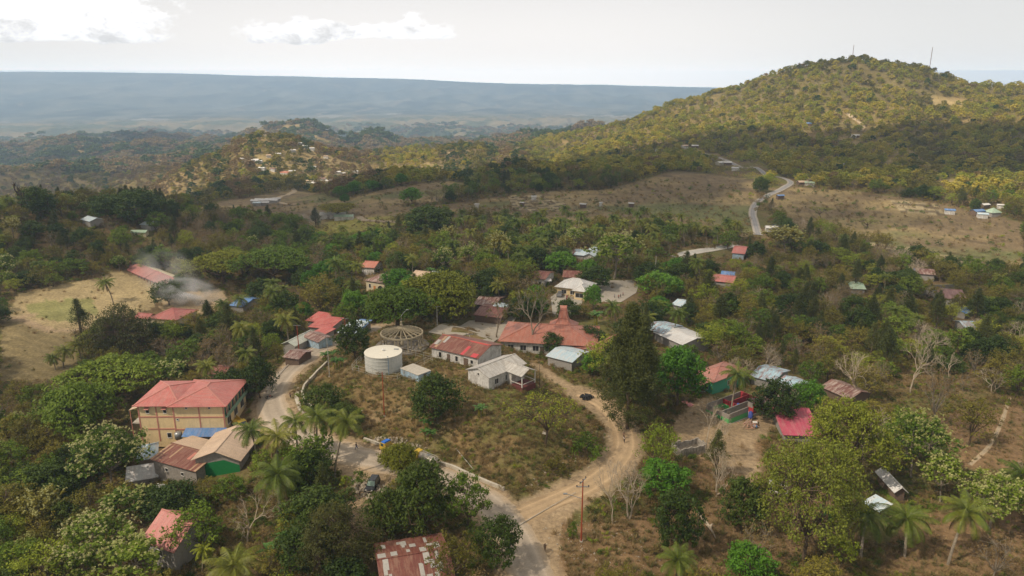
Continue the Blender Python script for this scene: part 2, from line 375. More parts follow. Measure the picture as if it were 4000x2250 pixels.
R_MAIN = [(1365, 1500), (1330, 1430), (1300, 1360), (1262, 1300), (1215, 1258), (1140, 1216), (1060, 1186), (970, 1163), (880, 1142), (800, 1118), (735, 1087), (697, 1052), (682, 1015), (690, 980), (715, 945), (755, 910), (800, 880), (850, 855), (905, 838), (960, 824)]
R_DIRT = [(1275, 1315), (1330, 1288), (1400, 1258), (1470, 1226), (1530, 1185), (1568, 1140), (1572, 1098), (1552, 1055), (1515, 1018), (1465, 990)]
R_PATH = [(1500, 1010), (1455, 985), (1410, 962), (1375, 940), (1350, 920)]
R_FAR = [(1907, 592), (1900, 565), (1893, 535), (1903, 512), (1930, 493), (1965, 477), (1987, 464), (1985, 455), (1960, 446), (1925, 440), (1880, 421), (1830, 405), (1790, 391), (1755, 382), (1720, 372)]
R_CONC = [(1700, 648), (1730, 638), (1780, 629), (1850, 616)]
SHOULD = [(gpts(R_MAIN), 4.6), (gpts(R_DIRT), 3.6), (gpts(R_PATH), .9), (gpts([(1887, 1095), (1893, 1130), (1897, 1165), (1885, 1210)]), .25),
          (gpts([(0, 795), (70, 808), (130, 832), (180, 830), (215, 828)]), .9), (gpts([(80, 790), (40, 800), (0, 800)]), .6)]
nth = 760; nr = 560
tt = np.linspace(-1, 1, nth); th = R(52)*tt+R(128)*np.sign(tt)*np.maximum(np.abs(tt)-.86, 0)/.14*1.0
th = np.where(np.abs(tt) <= .86, R(52)*tt/.86*.86, np.sign(tt)*(R(52)*.86+(np.abs(tt)-.86)/.14*(math.pi-R(52)*.86)))
lr = np.concatenate([np.linspace(math.log(8), math.log(85), 24, endpoint=False), np.linspace(math.log(85), math.log(13300), nr-24)])
TH, LR = np.meshgrid(th, lr); X = np.exp(LR)*np.sin(TH); Y = np.exp(LR)*np.cos(TH); Zt = h(X, Y)
colr = zone_colour(X, Y, Zt)
idx = np.arange(nr*nth).reshape(nr, nth)
q = np.stack([idx[:-1, :-1], idx[:-1, 1:], idx[1:, 1:], idx[1:, :-1]], -1).reshape(-1, 4)[:, ::-1]
V = np.stack([X, Y, Zt], -1).reshape(-1, 3)
def ground_mat():
    m = NT('ground'); at = m.new('ShaderNodeAttribute', attribute_name='zone')
    g = m.new('ShaderNodeNewGeometry'); pos = g.outputs['Position']
    def nz(sc, det, ro=.6):
        o = m.new('ShaderNodeTexNoise', i_Scale=sc, i_Detail=det, i_Roughness=ro); m.l(pos, o.inputs[0]); return o.outputs[0]
    n1 = nz(1.1, 8, .75); n2 = nz(.13, 6, .7); n3 = nz(.012, 8, .75)
    c = m.mix(.75, at.outputs[0], m.ramp(n1, [(.28, .18), (.5, .5), (.72, .86)]), 'OVERLAY')
    c = m.mix(.55, c, m.ramp(n2, [(.3, .3), (.7, .7)]), 'OVERLAY')
    c = m.mix(.55, c, m.ramp(n3, [(.3, .25), (.7, .75)]), 'OVERLAY')
    vo = m.new('ShaderNodeTexVoronoi', i_Scale=.9); m.l(pos, vo.inputs[0])       # stones
    c = m.mix(m.ramp(vo.outputs[0], [(.06, .55), (.1, 0.)]), c, (.5, .43, .33))
    m.col(c); m.rough(.95, .1); m.bump(n1, .6, .25); return m.mat
me = npmesh('ground', V, q, [ground_mat()], smooth=True)
ca = me.color_attributes.new('zone', 'FLOAT_COLOR', 'POINT'); ca.data.foreach_set('color', np.concatenate([colr.reshape(-1, 3), np.ones((nr*nth, 1))], 1).astype(np.float32).ravel())
tag(link('ground', me), kind='structure')
from mathutils.bvhtree import BVHTree
_nn = 310
_bv = BVHTree.FromPolygons([tuple(p) for p in V[:_nn*nth].tolist()], q[:(_nn-1)*(nth-1)].tolist())
def gz(x, y):       # height of the ground sheet itself
    hit = _bv.ray_cast(Vector((x, y, 300)), Vector((0, 0, -1)))
    return hit[0].z if hit[0] is not None else hz(x, y)

def strip(name, px, width, mat, lift=.05, sub=10, cross=6, wob=.3, z_under=None):
    pts = [Vector(G(u, v)) for u, v in px]; line = []
    n = len(pts)
    for i in range(n-1):
        p0, p1, p2, p3 = pts[max(i-1, 0)], pts[i], pts[i+1], pts[min(i+2, n-1)]
        for k in range(sub):
            t = k/sub; line.append(.5*((2*p1)+(p2-p0)*t+(2*p0-5*p1+4*p2-p3)*t*t+(3*p1-p0-3*p2+p3)*t**3))
    line.append(pts[-1]); vs = []; uv = []; fs = []
    for i, p in enumerate(line):
        d = (line[min(i+1, len(line)-1)]-line[max(i-1, 0)]); nrm = Vector((d.y, -d.x, 0)).normalized()
        w = width*(1+.0)/2
        for k in range(cross+1):
            s = (k/cross*2-1); e = w*s+(wob*float(fbm(np.array([p.x/3+k*.0+9*(s > 0)]), np.array([p.y/3]), 3)[0])*2 if k in (0, cross) else 0)*min(1, width/6)
            q_ = p+nrm*e; edge = -.06 if k in (0, cross) else 0
            vs.append((q_.x, q_.y, gz(q_.x, q_.y)+lift+edge)); uv.append(1-abs(s))
    for i in range(len(line)-1):
        for k in range(cross): a = i*(cross+1)+k; fs.append((a, a+1, a+cross+2, a+cross+1))
    me = bpy.data.meshes.new(name); me.from_pydata(vs, [], fs); me.materials.append(mat)
    at = me.attributes.new('edge', 'FLOAT', 'POINT'); at.data.foreach_set('value', uv)
    me.polygons.foreach_set('use_smooth', [True]*len(fs)); me.update()
    if me.polygons[0].normal.z < 0: me.flip_normals()
    return tag(link(name, me), kind='structure')
def road_mat(cc, ce, e0=.25, e1=.6):
    m = NT('road'); at = m.new('ShaderNodeAttribute', attribute_name='edge'); n = m.noise(.35, 6, .7, False); n2 = m.noise(3, 6, .7, False)
    ad = m.new('ShaderNodeMath', operation='MULTIPLY_ADD'); m.l(n, ad.inputs[0]); ad.inputs[1].default_value = .9; m.l(at.outputs['Fac'], ad.inputs[2])
    c = m.mix(m.ramp(ad.outputs[0], [(e0+.45, 0.), (e1+.45, 1.)]), ce, cc)
    c = m.mix(.55, c, m.ramp(m.mix(.12, at.outputs['Fac'], n2), [(.30, .5), (.42, .68), (.52, .5), (.70, .38), (.85, .5)]), 'OVERLAY'); c = m.mix(.35, c, m.ramp(n2, [(.3, .3), (.7, .7)]), 'OVERLAY'); c = m.mix(.3, c, m.ramp(m.noise(.25, 7, .7, False), [(.35, .3), (.65, .7)]), 'OVERLAY'); m.col(c); m.rough(.9, .15); m.bump(n2, .4, .05); return m.mat
asph = road_mat((.40, .335, .265), (.44, .335, .225), .0, .45); dirt = road_mat((.48, .345, .21), (.38, .27, .16), .1, .4)
strip('road', R_MAIN, 7.6, asph, .07, 10, 14); strip('dirt_track', R_DIRT, 5.4, dirt, .05, 10, 12, .5); strip('road', R_FAR, 4.8, road_mat((.27, .26, .26), (.33, .29, .24)), .35, 8, 2, .2)
strip('road', R_CONC, 6.5, road_mat((.5, .48, .44), (.5, .46, .4)), .25, 6, 2, .2)
pale = road_mat((.44, .35, .24), (.38, .28, .17))
for px, w in (([(735, 470), (740, 482), (722, 492), (700, 500), (692, 508), (715, 513), (745, 514)], 5), ([(905, 545), (912, 553), (940, 556), (1010, 560)], 5), ([(985, 372), (1000, 378), (1012, 388)], 6),
              ([(2130, 285), (2150, 300), (2170, 315), (2165, 330)], 5), ([(780, 345), (765, 352), (750, 362)], 6), ([(860, 468), (900, 462), (960, 455), (1000, 452)], 5), ([(1120, 385), (1180, 378)], 4),
              ([(2290, 445), (2250, 440), (2210, 430), (2190, 400)], 4), ([(2540, 1000), (2520, 1060), (2490, 1120), (2440, 1170)], 1.0)):
    strip('dirt_track', px, w, pale, .3 if px[0][1] < 600 else .06, 6, 2, .4)
def pad(name, px, mat, lift, dens=.45):
    poly = gpts(px); xs = [p[0] for p in poly]; ys = [p[1] for p in poly]
    import bmesh
    bm = bmesh.new(); vv = [bm.verts.new((x, y, 0)) for x, y in poly]; bm.faces.new(vv)
    bmesh.ops.triangulate(bm, faces=bm.faces[:])
    for _ in range(8):
        es = [e for e in bm.edges if e.calc_length() > dens*2]
        if not es: break
        bmesh.ops.subdivide_edges(bm, edges=es, cuts=1, use_grid_fill=False)
    for w in bm.verts: w.co.z = gz(w.co.x, w.co.y)+lift
    bmesh.ops.recalc_face_normals(bm, faces=bm.faces[:])
    me = bpy.data.meshes.new(name); bm.to_mesh(me); bm.free(); me.materials.append(mat)
    if me.polygons[0].normal.z < 0: me.flip_normals()
    return tag(link(name, me), kind='structure')
conc = paint((.42, .37, .30), .14, .9, 0, .8); 
pad('plaza_pavement', [(1075, 838), (1100, 822), (1180, 808), (1280, 796), (1300, 800), (1262, 850), (1235, 868), (1150, 850)], conc, .22)
pad('yard_pavement', [(1492, 716), (1520, 706), (1590, 706), (1608, 716), (1600, 738), (1560, 762), (1500, 760), (1485, 740)], paint((.36, .32, .27), .14, .9, 0, .7), .15)
pad('yard_pavement', [(1385, 748), (1400, 738), (1470, 745), (1460, 775), (1430, 800), (1390, 790)], paint((.37, .335, .28), .14, .9, 0, .75), .16)
# ---------------------------------------------------------------- light
EL, AZ = R(48), R(-118)          # sun: ahead and to the left of the camera
SUN = Vector((math.sin(AZ)*math.cos(EL), math.cos(AZ)*math.cos(EL), math.sin(EL)))
sl = bpy.data.lights.new('sun', 'SUN'); sl.energy = 5.0; sl.angle = R(.6); sl.color = (1, .87, .69)
so = bpy.data.objects.new('sun', sl); COL.objects.link(so); so.rotation_euler = (-SUN).to_track_quat('-Z', 'Y').to_euler(); so.location = (0, 0, 400)
w = bpy.data.worlds.new('World'); SC.world = w; w.use_nodes = True; nt = w.node_tree; N = nt.nodes; L = nt.links.new
for n in list(N): N.remove(n)
out = N.new('ShaderNodeOutputWorld'); bg = N.new('ShaderNodeBackground'); L(bg.outputs[0], out.inputs[0])
sky = N.new('ShaderNodeTexSky'); sky.sky_type = 'NISHITA'; sky.sun_disc = False; sky.sun_elevation = EL; sky.sun_rotation = AZ; sky.altitude = 300; sky.dust_density = 3.0; sky.air_density = 1.0
tc = N.new('ShaderNodeTexCoord')
def wmath(op, a, b=0, c=0, clamp=False):
    o = N.new('ShaderNodeMath'); o.operation = op; o.use_clamp = clamp
    for i, val in enumerate((a, b, c)):
        if isinstance(val, (int, float)): o.inputs[i].default_value = val
        else: L(val, o.inputs[i])
    return o.outputs[0]
def wmix(f, a, b):
    o = N.new('ShaderNodeMix'); o.data_type = 'RGBA'
    for val, i in ((f, 0), (a, 6), (b, 7)):
        if isinstance(val, (int, float)): o.inputs[i].default_value = val
        elif isinstance(val, tuple): o.inputs[i].default_value = (*val, 1)
        else: L(val, o.inputs[i])
    return o.outputs[2]
def wrange(x, a, b, lo=0., hi=1.):
    o = N.new('ShaderNodeMapRange'); o.interpolation_type = 'SMOOTHERSTEP'; L(x, o.inputs[0]); o.inputs[1].default_value = a; o.inputs[2].default_value = b; o.inputs[3].default_value = lo; o.inputs[4].default_value = hi; return o.outputs[0]
sep = N.new('ShaderNodeSeparateXYZ'); L(tc.outputs['Generated'], sep.inputs[0]); dx, dy, dz = sep.outputs
az = wmath('ARCTAN2', dx, dy); el = wmath('ARCSINE', dz)
STR = .1
def Wc(r, g, b): return (r/STR, g/STR, b/STR)
# bright veil of high haze, whitest towards the sun, greyer to the sides and overhead
side = wrange(wmath('ABSOLUTE', wmath('SUBTRACT', az, -.08)), .05, .75)
itr = wmath('POWER', 2.7183, wmath('MULTIPLY', wmath('MINIMUM', wmath('DIVIDE', .095, wmath('MAXIMUM', el, .002)), 13.5), .155))
glow = wmath('SUBTRACT', itr, 1.0)
veil = wmix(side, Wc(.93, .90, .88), Wc(.78, .77, .755)); veil = wmix(wrange(el, .03, .16), veil, wmix(side, Wc(.78, .765, .755), Wc(.69, .685, .68)))
vm = N.new('ShaderNodeVectorMath'); vm.operation = 'MULTIPLY_ADD'; L(wmix(side, Wc(.62, .54, .47), Wc(.44, .40, .36)), vm.inputs[0]); L(glow, vm.inputs[1]); L(veil, vm.inputs[2]); veil = vm.outputs[0]
veil = wmix(wrange(el, .15, .9), veil, Wc(.62, .58, .52))
veil = wmix(wrange(wmath('ABSOLUTE', az), .8, 2.2), veil, Wc(.56, .52, .46))
base = wmix(.90, sky.outputs[0], veil)
# cumulus along the horizon
cv_ = N.new('ShaderNodeCombineXYZ'); L(az, cv_.inputs[0]); L(wmath('MULTIPLY', el, 1.7), cv_.inputs[1]); 
def wnoise(scale, det, rough, off=0, dist=0):
    v = N.new('ShaderNodeVectorMath'); v.operation = 'ADD'; L(cv_.outputs[0], v.inputs[0]); v.inputs[1].default_value = (off, off*.37, 0)
    o = N.new('ShaderNodeTexNoise'); o.inputs['Scale'].default_value = scale; o.inputs['Detail'].default_value = det; o.inputs['Roughness'].default_value = rough; o.inputs['Distortion'].default_value = dist; L(v.outputs[0], o.inputs[0]); return o.outputs['Fac']
n1 = wnoise(19, 9, .6, 1.3, .15); n2 = wnoise(34, 9, .66, 5.1, .3); nb = wnoise(5.2, 3, .5, 3.37)
elw = wmath('ADD', el, wmath('MULTIPLY', wmath('SUBTRACT', wnoise(9, 4, .55, 7.7), .5), .07))
def bank(a0, a1, e0, e1, soft=.012):     # azimuth and elevation window, radians
    m = wmath('MULTIPLY', wrange(az, a0-.06, a0+.05), wrange(az, a1+.05, a1-.06))
    return wmath('MULTIPLY', m, wmath('MULTIPLY', wrange(el, e0-soft*.3, e0+soft*.5), wrange(elw, e1+soft, e1-soft*1.5)))
b1 = bank(-.75, -.40, .034, .110, .02); b2 = bank(-.34, -.23, .036, .068, .014); b3 = bank(-.26, -.07, .044, .072, .012); b4 = bank(.10, .36, -.002, .006, .004)
dens = wmath('ADD', wmath('ADD', wmath('MULTIPLY', b1, 1.05), b2), wmath('ADD', wmath('MULTIPLY', b3, .95), wmath('MULTIPLY', b4, .0)))
cl = wrange(wmath('ADD', wmath('ADD', wmath('MULTIPLY', dens, .38), wmath('MULTIPLY', wmath('SUBTRACT', nb, .5), .35)), n1), .64, .80)
cl = wmath('MULTIPLY', cl, wmath('MULTIPLY', dens, 2.5, clamp=True))
# light tops and grey undersides of the cloud
shade = wrange(wmath('ADD', wmath('ADD', n2, wmath('MULTIPLY', wmath('SUBTRACT', n1, .5), .8)), wmath('MULTIPLY', wmath('SUBTRACT', .066, el), 4.0)), .44, .84)
ccol = wmix(shade, Wc(1.25, 1.23, 1.22), Wc(.80, .785, .78))
base = wmix(wmath('MULTIPLY', cl, .9), base, ccol)
L(base, bg.inputs[0]); bg.inputs[1].default_value = STR

# clouds overhead, out of the picture, whose shadows lie on the village
def cloud_mat():
    m = NT('cloud'); N_ = m.n
    tr = m.new('ShaderNodeBsdfTranslucent'); tr.inputs[0].default_value = (.9, .92, .96, 1); tp = m.new('ShaderNodeBsdfTransparent'); mx = m.new('ShaderNodeMixShader')
    df = m.new('ShaderNodeBsdfDiffuse'); df.inputs[0].default_value = (.85, .85, .85, 1); mx0 = m.new('ShaderNodeMixShader'); mx0.inputs[0].default_value = .5; m.l(tr.outputs[0], mx0.inputs[1]); m.l(df.outputs[0], mx0.inputs[2])
    n = m.noise(.012, 5, .6, False); f = m.ramp(n, [(.38, .9), (.55, .62)])
    m.l(f, mx.inputs[0]); m.l(mx0.outputs[0], mx.inputs[1]); m.l(tp.outputs[0], mx.inputs[2]); m.l(mx.outputs[0], m.out.inputs[0]); return m.mat
CM = cloud_mat(); CM2 = CM.copy(); [setattr(e_, 'color', (c_, c_, c_, 1)) for n_ in CM2.node_tree.nodes if n_.type == 'VALTORGB' for e_, c_ in zip(n_.color_ramp.elements, (.45, .25))]
def cloud(gx, gy, rx, ry, zc, seed, CM=None):
    CM = CM or globals()['CM']
    """a lumpy cloud whose shadow centre falls on (gx, gy)"""
    k = zc/SUN.z; c = Vector((gx, gy, 0))+SUN*k; r_ = np.random.default_rng(seed); nu, nv = 48, 16
    A, B = np.meshgrid(np.linspace(0, 2*math.pi, nu, endpoint=False), np.linspace(-1, 1, nv)*math.pi/2)
    nz_ = 1+.30*fbm(np.cos(A)*1.4+seed, np.sin(A)*1.4+B, 4)+.10*r_.random(A.shape)
    x = rx*np.cos(B)*np.cos(A)*nz_; y = ry*np.cos(B)*np.sin(A)*nz_; z = np.where(B > 0, min(rx, ry)*.38, min(rx, ry)*.12)*np.sin(B)*nz_
    id_ = np.arange(nu*nv).reshape(nv, nu); id2 = np.roll(id_, -1, 1); q_ = np.stack([id_[:-1], id2[:-1], id2[1:], id_[1:]], -1).reshape(-1, 4)
    me = npmesh('cloud', np.stack([x, y, z], -1).reshape(-1, 3), q_, [CM], smooth=True); o = link('cloud', me, None, c)
    tag(o, kind='structure'); return o
cloud(0, 210, 420, 250, 700, 1)
cloud(-150, 560, 330, 170, 760, 2, CM2); cloud(300, 690, 290, 130, 760, 3, CM2); cloud(40, 520, 230, 120, 740, 4)
cloud(-760, 1150, 240, 110, 900, 5); cloud(-1150, 2350, 380, 130, 1000, 6, CM2); cloud(50, 2350, 330, 130, 1000, 7, CM2); cloud(640, 560, 210, 110, 760, 8, CM2); cloud(640, 1130, 170, 60, 850, 9, CM2); cloud(180, 830, 120, 50, 800, 10, CM2)
# the air
def air():
    m = NT('haze'); m.n.remove(m.b); v = m.new('ShaderNodeVolumePrincipled'); v.inputs['Color'].default_value = (.52, .72, 1.0, 1); v.inputs['Density'].default_value = HAZE; v.inputs['Anisotropy'].default_value = .15
    m.l(v.outputs[0], m.out.inputs['Volume']); return m.mat
HAZE = 1.6e-4
o = MB().box(-13500, 13500, -3000, 13500, -330, 172).build('haze', air()); tag(o, kind='stuff')
SC.view_settings.view_transform = 'Standard'; SC.view_settings.look = 'None'; SC.view_settings.gamma = 1; SC.view_settings.exposure = 0.12
SC.cycles.use_denoising = True
SC.cycles.max_bounces = 6; SC.cycles.diffuse_bounces = 2; SC.cycles.glossy_bounces = 2; SC.cycles.transmission_bounces = 3; SC.cycles.volume_bounces = 1; SC.cycles.transparent_max_bounces = 12
SC.cycles.sample_clamp_indirect = 4
# ---------------------------------------------------------------- foliage
def leafmat(name, cols, trans=.28, rough=.6):
    m = NT(name); oi = m.new('ShaderNodeObjectInfo'); g = m.new('ShaderNodeNewGeometry')
    n = m.noise(.55, 3, .6); n2 = m.new('ShaderNodeTexNoise', i_Scale=2.2, i_Detail=2.0); m.l(g.outputs['Position'], n2.inputs[0])
    a = m.new('ShaderNodeMath', operation='MULTIPLY_ADD'); m.l(oi.outputs['Random'], a.inputs[0]); a.inputs[1].default_value = .52
    b = m.new('ShaderNodeMath', operation='MULTIPLY_ADD'); m.l(n, b.inputs[0]); b.inputs[1].default_value = .55; b.inputs[2].default_value = -.05
    m.l(b.outputs[0], a.inputs[2])
    k = len(cols); c = m.ramp(a.outputs[0], [(.12+.76*i/(k-1), cols[i]) for i in range(k)])
    c = m.mix(.5, c, m.ramp(n2.outputs[0], [(.3, .22), (.7, .8)]), 'OVERLAY')
    m.col(c); m.rough(rough, .25)
    t = m.new('ShaderNodeBsdfTranslucent'); m.l(m.mix(.5, c, (.3, .36, .04), 'MULTIPLY') if False else c, t.inputs[0]); mx = m.new('ShaderNodeMixShader'); mx.inputs[0].default_value = trans
    m.l(m.b.outputs[0], mx.inputs[1]); m.l(t.outputs[0], mx.inputs[2]); m.l(mx.outputs[0], m.out.inputs[0]); return m.mat
LM = dict(
    dark=leafmat('foliage', [(.038, .068, .010), (.062, .10, .013), (.10, .14, .02)]),
    green=leafmat('foliage', [(.070, .125, .010), (.13, .20, .016), (.23, .29, .03)]),
    bright=leafmat('foliage', [(.062, .165, .012), (.10, .235, .016), (.16, .30, .028)]),
    olive=leafmat('foliage', [(.10, .10, .014), (.19, .17, .024), (.29, .24, .04)]),
    lime=leafmat('foliage', [(.17, .24, .015), (.26, .31, .024), (.36, .36, .04)]),
    dry=leafmat('foliage', [(.19, .125, .055), (.26, .18, .075), (.21, .18, .05)]),
    gold=leafmat('foliage', [(.12, .14, .018), (.27, .27, .03), (.50, .40, .06), (.25, .30, .03), (.58, .44, .09)], .4),
    og=leafmat('foliage', [(.085, .12, .012), (.15, .185, .02), (.24, .26, .035)]), od=leafmat('foliage', [(.055, .065, .014), (.09, .095, .022), (.13, .12, .03)]),
    rain=leafmat('foliage', [(.12, .17, .012), (.21, .23, .02), (.33, .27, .04)]),
    palm=leafmat('frond', [(.08, .125, .014), (.14, .18, .022), (.28, .26, .04)], .3, .45),
    cas=leafmat('foliage', [(.045, .06, .010), (.068, .082, .014), (.10, .105, .02)], .12),
    deadf=leafmat('frond', [(.22, .15, .08), (.26, .18, .09)], .2), banana=leafmat('frond', [(.09, .20, .04), (.13, .24, .06)], .35, .4),
    bloom=leafmat('blossom', [(.36, .38, .12), (.46, .46, .18), (.56, .53, .27)], .3), grass=leafmat('dry_grass', [(.30, .21, .10), (.38, .27, .13), (.20, .18, .07), (.14, .17, .05)], .3))
def barkmat(c):
    m = NT('bark'); n = m.noise(4, 5, .7); m.col(m.ramp(n, [(.3, tuple(x*.6 for x in c)), (.7, tuple(x*1.3 for x in c))])); m.rough(.9, .1); m.bump(n, .4, .05); return m.mat
BK = dict(brown=barkmat((.13, .095, .065)), grey=barkmat((.26, .22, .17)), pale=barkmat((.46, .38, .29)), dark=barkmat((.06, .045, .035)))
def unit(a): return a/np.maximum(np.linalg.norm(a, axis=-1, keepdims=True), 1e-6)
def diamonds(C, N, sz, asp, r):
    t = unit(np.cross(N, r.normal(size=C.shape))); b = np.cross(N, t); s = sz[:, None]
    return np.stack([C-t*s*asp, C-b*s, C+t*s*asp, C+b*s], 1).reshape(-1, 3)
def quads(n): return np.arange(n*4).reshape(-1, 4)
def cloudleaf(cent, cr, per, size, r, up=.5, asp=.55, flat=.75, axis=None, drop=0):
    """leaves gathered in clumps, thicker on the outside and top of each clump"""
    n = len(cent)*per; k = np.repeat(np.arange(len(cent)), per); d = unit(r.normal(size=(n, 3))); d[:, 2] = np.abs(d[:, 2])*(1 if r is None else 1)-(r.random(n) < .35)*.9; d = unit(d)
    rad = cr[k]*(r.random(n)**.45); off = d*rad[:, None]; off[:, 2] *= flat
    C = cent[k]+off; C[:, 2] -= drop*r.random(n)
    N = unit(d+np.array((0, 0, up))+.55*r.normal(size=(n, 3)))
    return diamonds(C, N, size*(.6+.8*r.random(n)), asp, r)
def limbs(mb, base, cents, r, trunk_h, rad, lean=(0, 0), nl=9, tw=.035, wav=.12):
    """trunk that forks into limbs running out to the clumps"""
    top = Vector((base[0]+lean[0], base[1]+lean[1], trunk_h))
    mid = Vector(((base[0]+top.x)/2+r.normal()*.1, (base[1]+top.y)/2+r.normal()*.1, trunk_h*.5))
    mb.tube([(base[0], base[1], -.6), (base[0], base[1], .1), mid, top], [rad*1.35, rad*1.1, rad*.85, rad*.7], 7)
    ids = r.permutation(len(cents))[:nl]; ends = []
    for i in ids:
        e = Vector(cents[i]); L_ = (e-top).length; p1 = top.lerp(e, .38)+Vector((r.normal()*wav*L_*.5, r.normal()*wav*L_*.5, -.06*L_+abs(r.normal())*wav*L_*.3)); p2 = top.lerp(e, .72)+Vector((r.normal()*wav*L_*.4, r.normal()*wav*L_*.4, 0))
        mb.tube([top-Vector((0, 0, .3)), p1, p2, e], [rad*.55, rad*.36, rad*.22, tw], 5, False); ends.append((p1, p2, e))
    for i in range(len(cents)):
        if i in ids or not ends: continue
        e = Vector(cents[i]); best = min(ends, key=lambda q_: (q_[1]-e).length); a = best[1] if (best[1]-e).length < (best[0]-e).length else best[0]
        mb.tube([a, a.lerp(e, .5)+Vector((r.normal()*.12, r.normal()*.12, .1)), e], [rad*.2, rad*.13, tw*.7], 4, False)
def shell(n, rx, rz, zc, r, low=-.45, lo=.55, jit=.12, flatb=1.0):
    d = unit(r.normal(size=(n*3, 3))); d = d[d[:, 2] > low][:n]; rad = lo+(1-lo)*r.random(len(d))**.6
    c = d*rad[:, None]*np.array((rx, rx, rz)); lob = 1+.22*np.sin(np.arctan2(d[:, 1], d[:, 0])*3+r.random()*6)+.1*r.normal(size=len(d))
    c[:, :2] *= lob[:, None]; c[:, 2] = np.where(c[:, 2] < 0, c[:, 2]*flatb, c[:, 2])+zc; return c
PROTO = {}
def reg(key, parts, rad, hgt): PROTO[key] = dict(parts=parts, r=rad, h=hgt)
def mk_broad(key, seed, leaf='dark', bark='brown', H=9., rx=4.4, rz=3.7, nc=110, per=30, cr=.95, size=.24, nl=9, trad=.24, lo=.5, low=-.5, bloom=0, asp=.5, up=.5, tw=.03, jit=1, flat=.75, th=None, multi=1):
    r = np.random.default_rng(seed); zc = H-rz; C = shell(nc, rx, rz, zc, r, low, lo); crs = cr*(.65+.7*r.random(len(C)))
    V = cloudleaf(C, crs, per, size, r, up, asp, flat); parts = [('crown', npmesh('crown', V, quads(len(V)//4), [LM[leaf]]))]
    mb = MB(); trunk = (th if th else max(H-rz*1.75, 1.2))
    for q_ in range(multi): limbs(mb, (q_*.5*(-1)**q_, q_*.3), C[q_::multi], r, trunk, trad/multi**.5, (r.normal()*.3+q_*.4, r.normal()*.3), nl, tw)
    me = bpy.data.meshes.new('trunk'); me.from_pydata(mb.v, [], mb.f); me.materials.append(BK[bark]); me.update(); parts.append(('trunk', me))
    if bloom:
        top = C[(C[:, 2] > zc-rz*.35)]; nb = int(len(top)*bloom); pick = top[r.integers(0, len(top), nb)]; out_ = unit(pick-np.array((0, 0, zc-rz*.6)))
        B = pick+out_*cr*.85+r.normal(size=pick.shape)*cr*.42; B[:, 2] += cr*.2
        V = cloudleaf(B, np.full(len(B), .26), 14, .105, r, .6, .8, 1.1); parts.append(('blossoms', npmesh('blossoms', V, quads(len(V)//4), [LM['bloom']])))
    reg(key, parts, rx*1.05, H)
def mk_rain(key, seed, leaf='rain', H=9., rx=8.5, rz=3.2, nc=230, per=20, flat=.38, size=.26, lo=.86, low=.02, th=3.):
    r = np.random.default_rng(seed); zc = H-rz; C = shell(nc, rx, rz, zc, r, low, lo); C2 = shell(nc//4, rx*.8, rz*.6, zc, r, low, .6); C = np.concatenate([C, C2]); crs = 1.05*(.6+.8*r.random(len(C)))
    V = cloudleaf(C, crs, per, size, r, 1.1, .55, flat); mb = MB(); limbs(mb, (0, 0), C, r, th, .5, (.3, .2), 16, .05, .16)
    me = bpy.data.meshes.new('trunk'); me.from_pydata(mb.v, [], mb.f); me.materials.append(BK['brown']); me.update()
    reg(key, [('crown', npmesh('crown', V, quads(len(V)//4), [LM[leaf]])), ('trunk', me)], rx*1.05, H)
def mk_cas(key, seed, H=17., rx=4.2, spires=3, n=230, per=22, leaf='cas', low=.1, size=.2):
    r = np.random.default_rng(seed); Cs = []; mb = MB(); mb.tube([(0, 0, -.6), (0, 0, H*.4), (0, 0, H*.93)], [.36, .24, .04], 7)
    sp = [(0, 0, 0, H, rx)]+[(math.cos(a)*rx*.36, math.sin(a)*rx*.36, H*.3, H*(.72+.2*r.random()), rx*.5) for a in r.random(spires)*6.28]
    for (x, y, z0, z1, rr) in sp:
        k = int(n*(1 if z0 == 0 else .3)); t = r.random(k)**.75; z = (z0+low*H)+(z1-z0-low*H)*t; env = rr*np.minimum(1, (1-t)*1.5+.05)*np.minimum(1, .45+t*2.2)
        a = r.random(k)*6.283; q_ = env*np.sqrt(.25+.75*r.random(k))*(1+.25*np.sin(a*3+z)); Cs.append(np.stack([x+np.cos(a)*q_, y+np.sin(a)*q_, z], -1))
        if z0: mb.tube([(x*.2, y*.2, z0*.8), (x, y, z0+2), (x, y, z1*.94)], [.14, .1, .03], 5)
    C = np.concatenate(Cs); V = cloudleaf(C, .75*(.6+.7*r.random(len(C))), per, size, r, .2, .28, 1.35)
    for i in r.permutation(len(C))[:60]:
        e = Vector(C[i]); mb.tube([(e.x*.05, e.y*.05, max(e.z-1.1, .5)), e], [.06, .02], 4, False)
    me = bpy.data.meshes.new('trunk'); me.from_pydata(mb.v, [], mb.f); me.materials.append(BK['brown']); me.update()
    reg(key, [('crown', npmesh('crown', V, quads(len(V)//4), [LM[leaf]])), ('trunk', me)], rx, H)
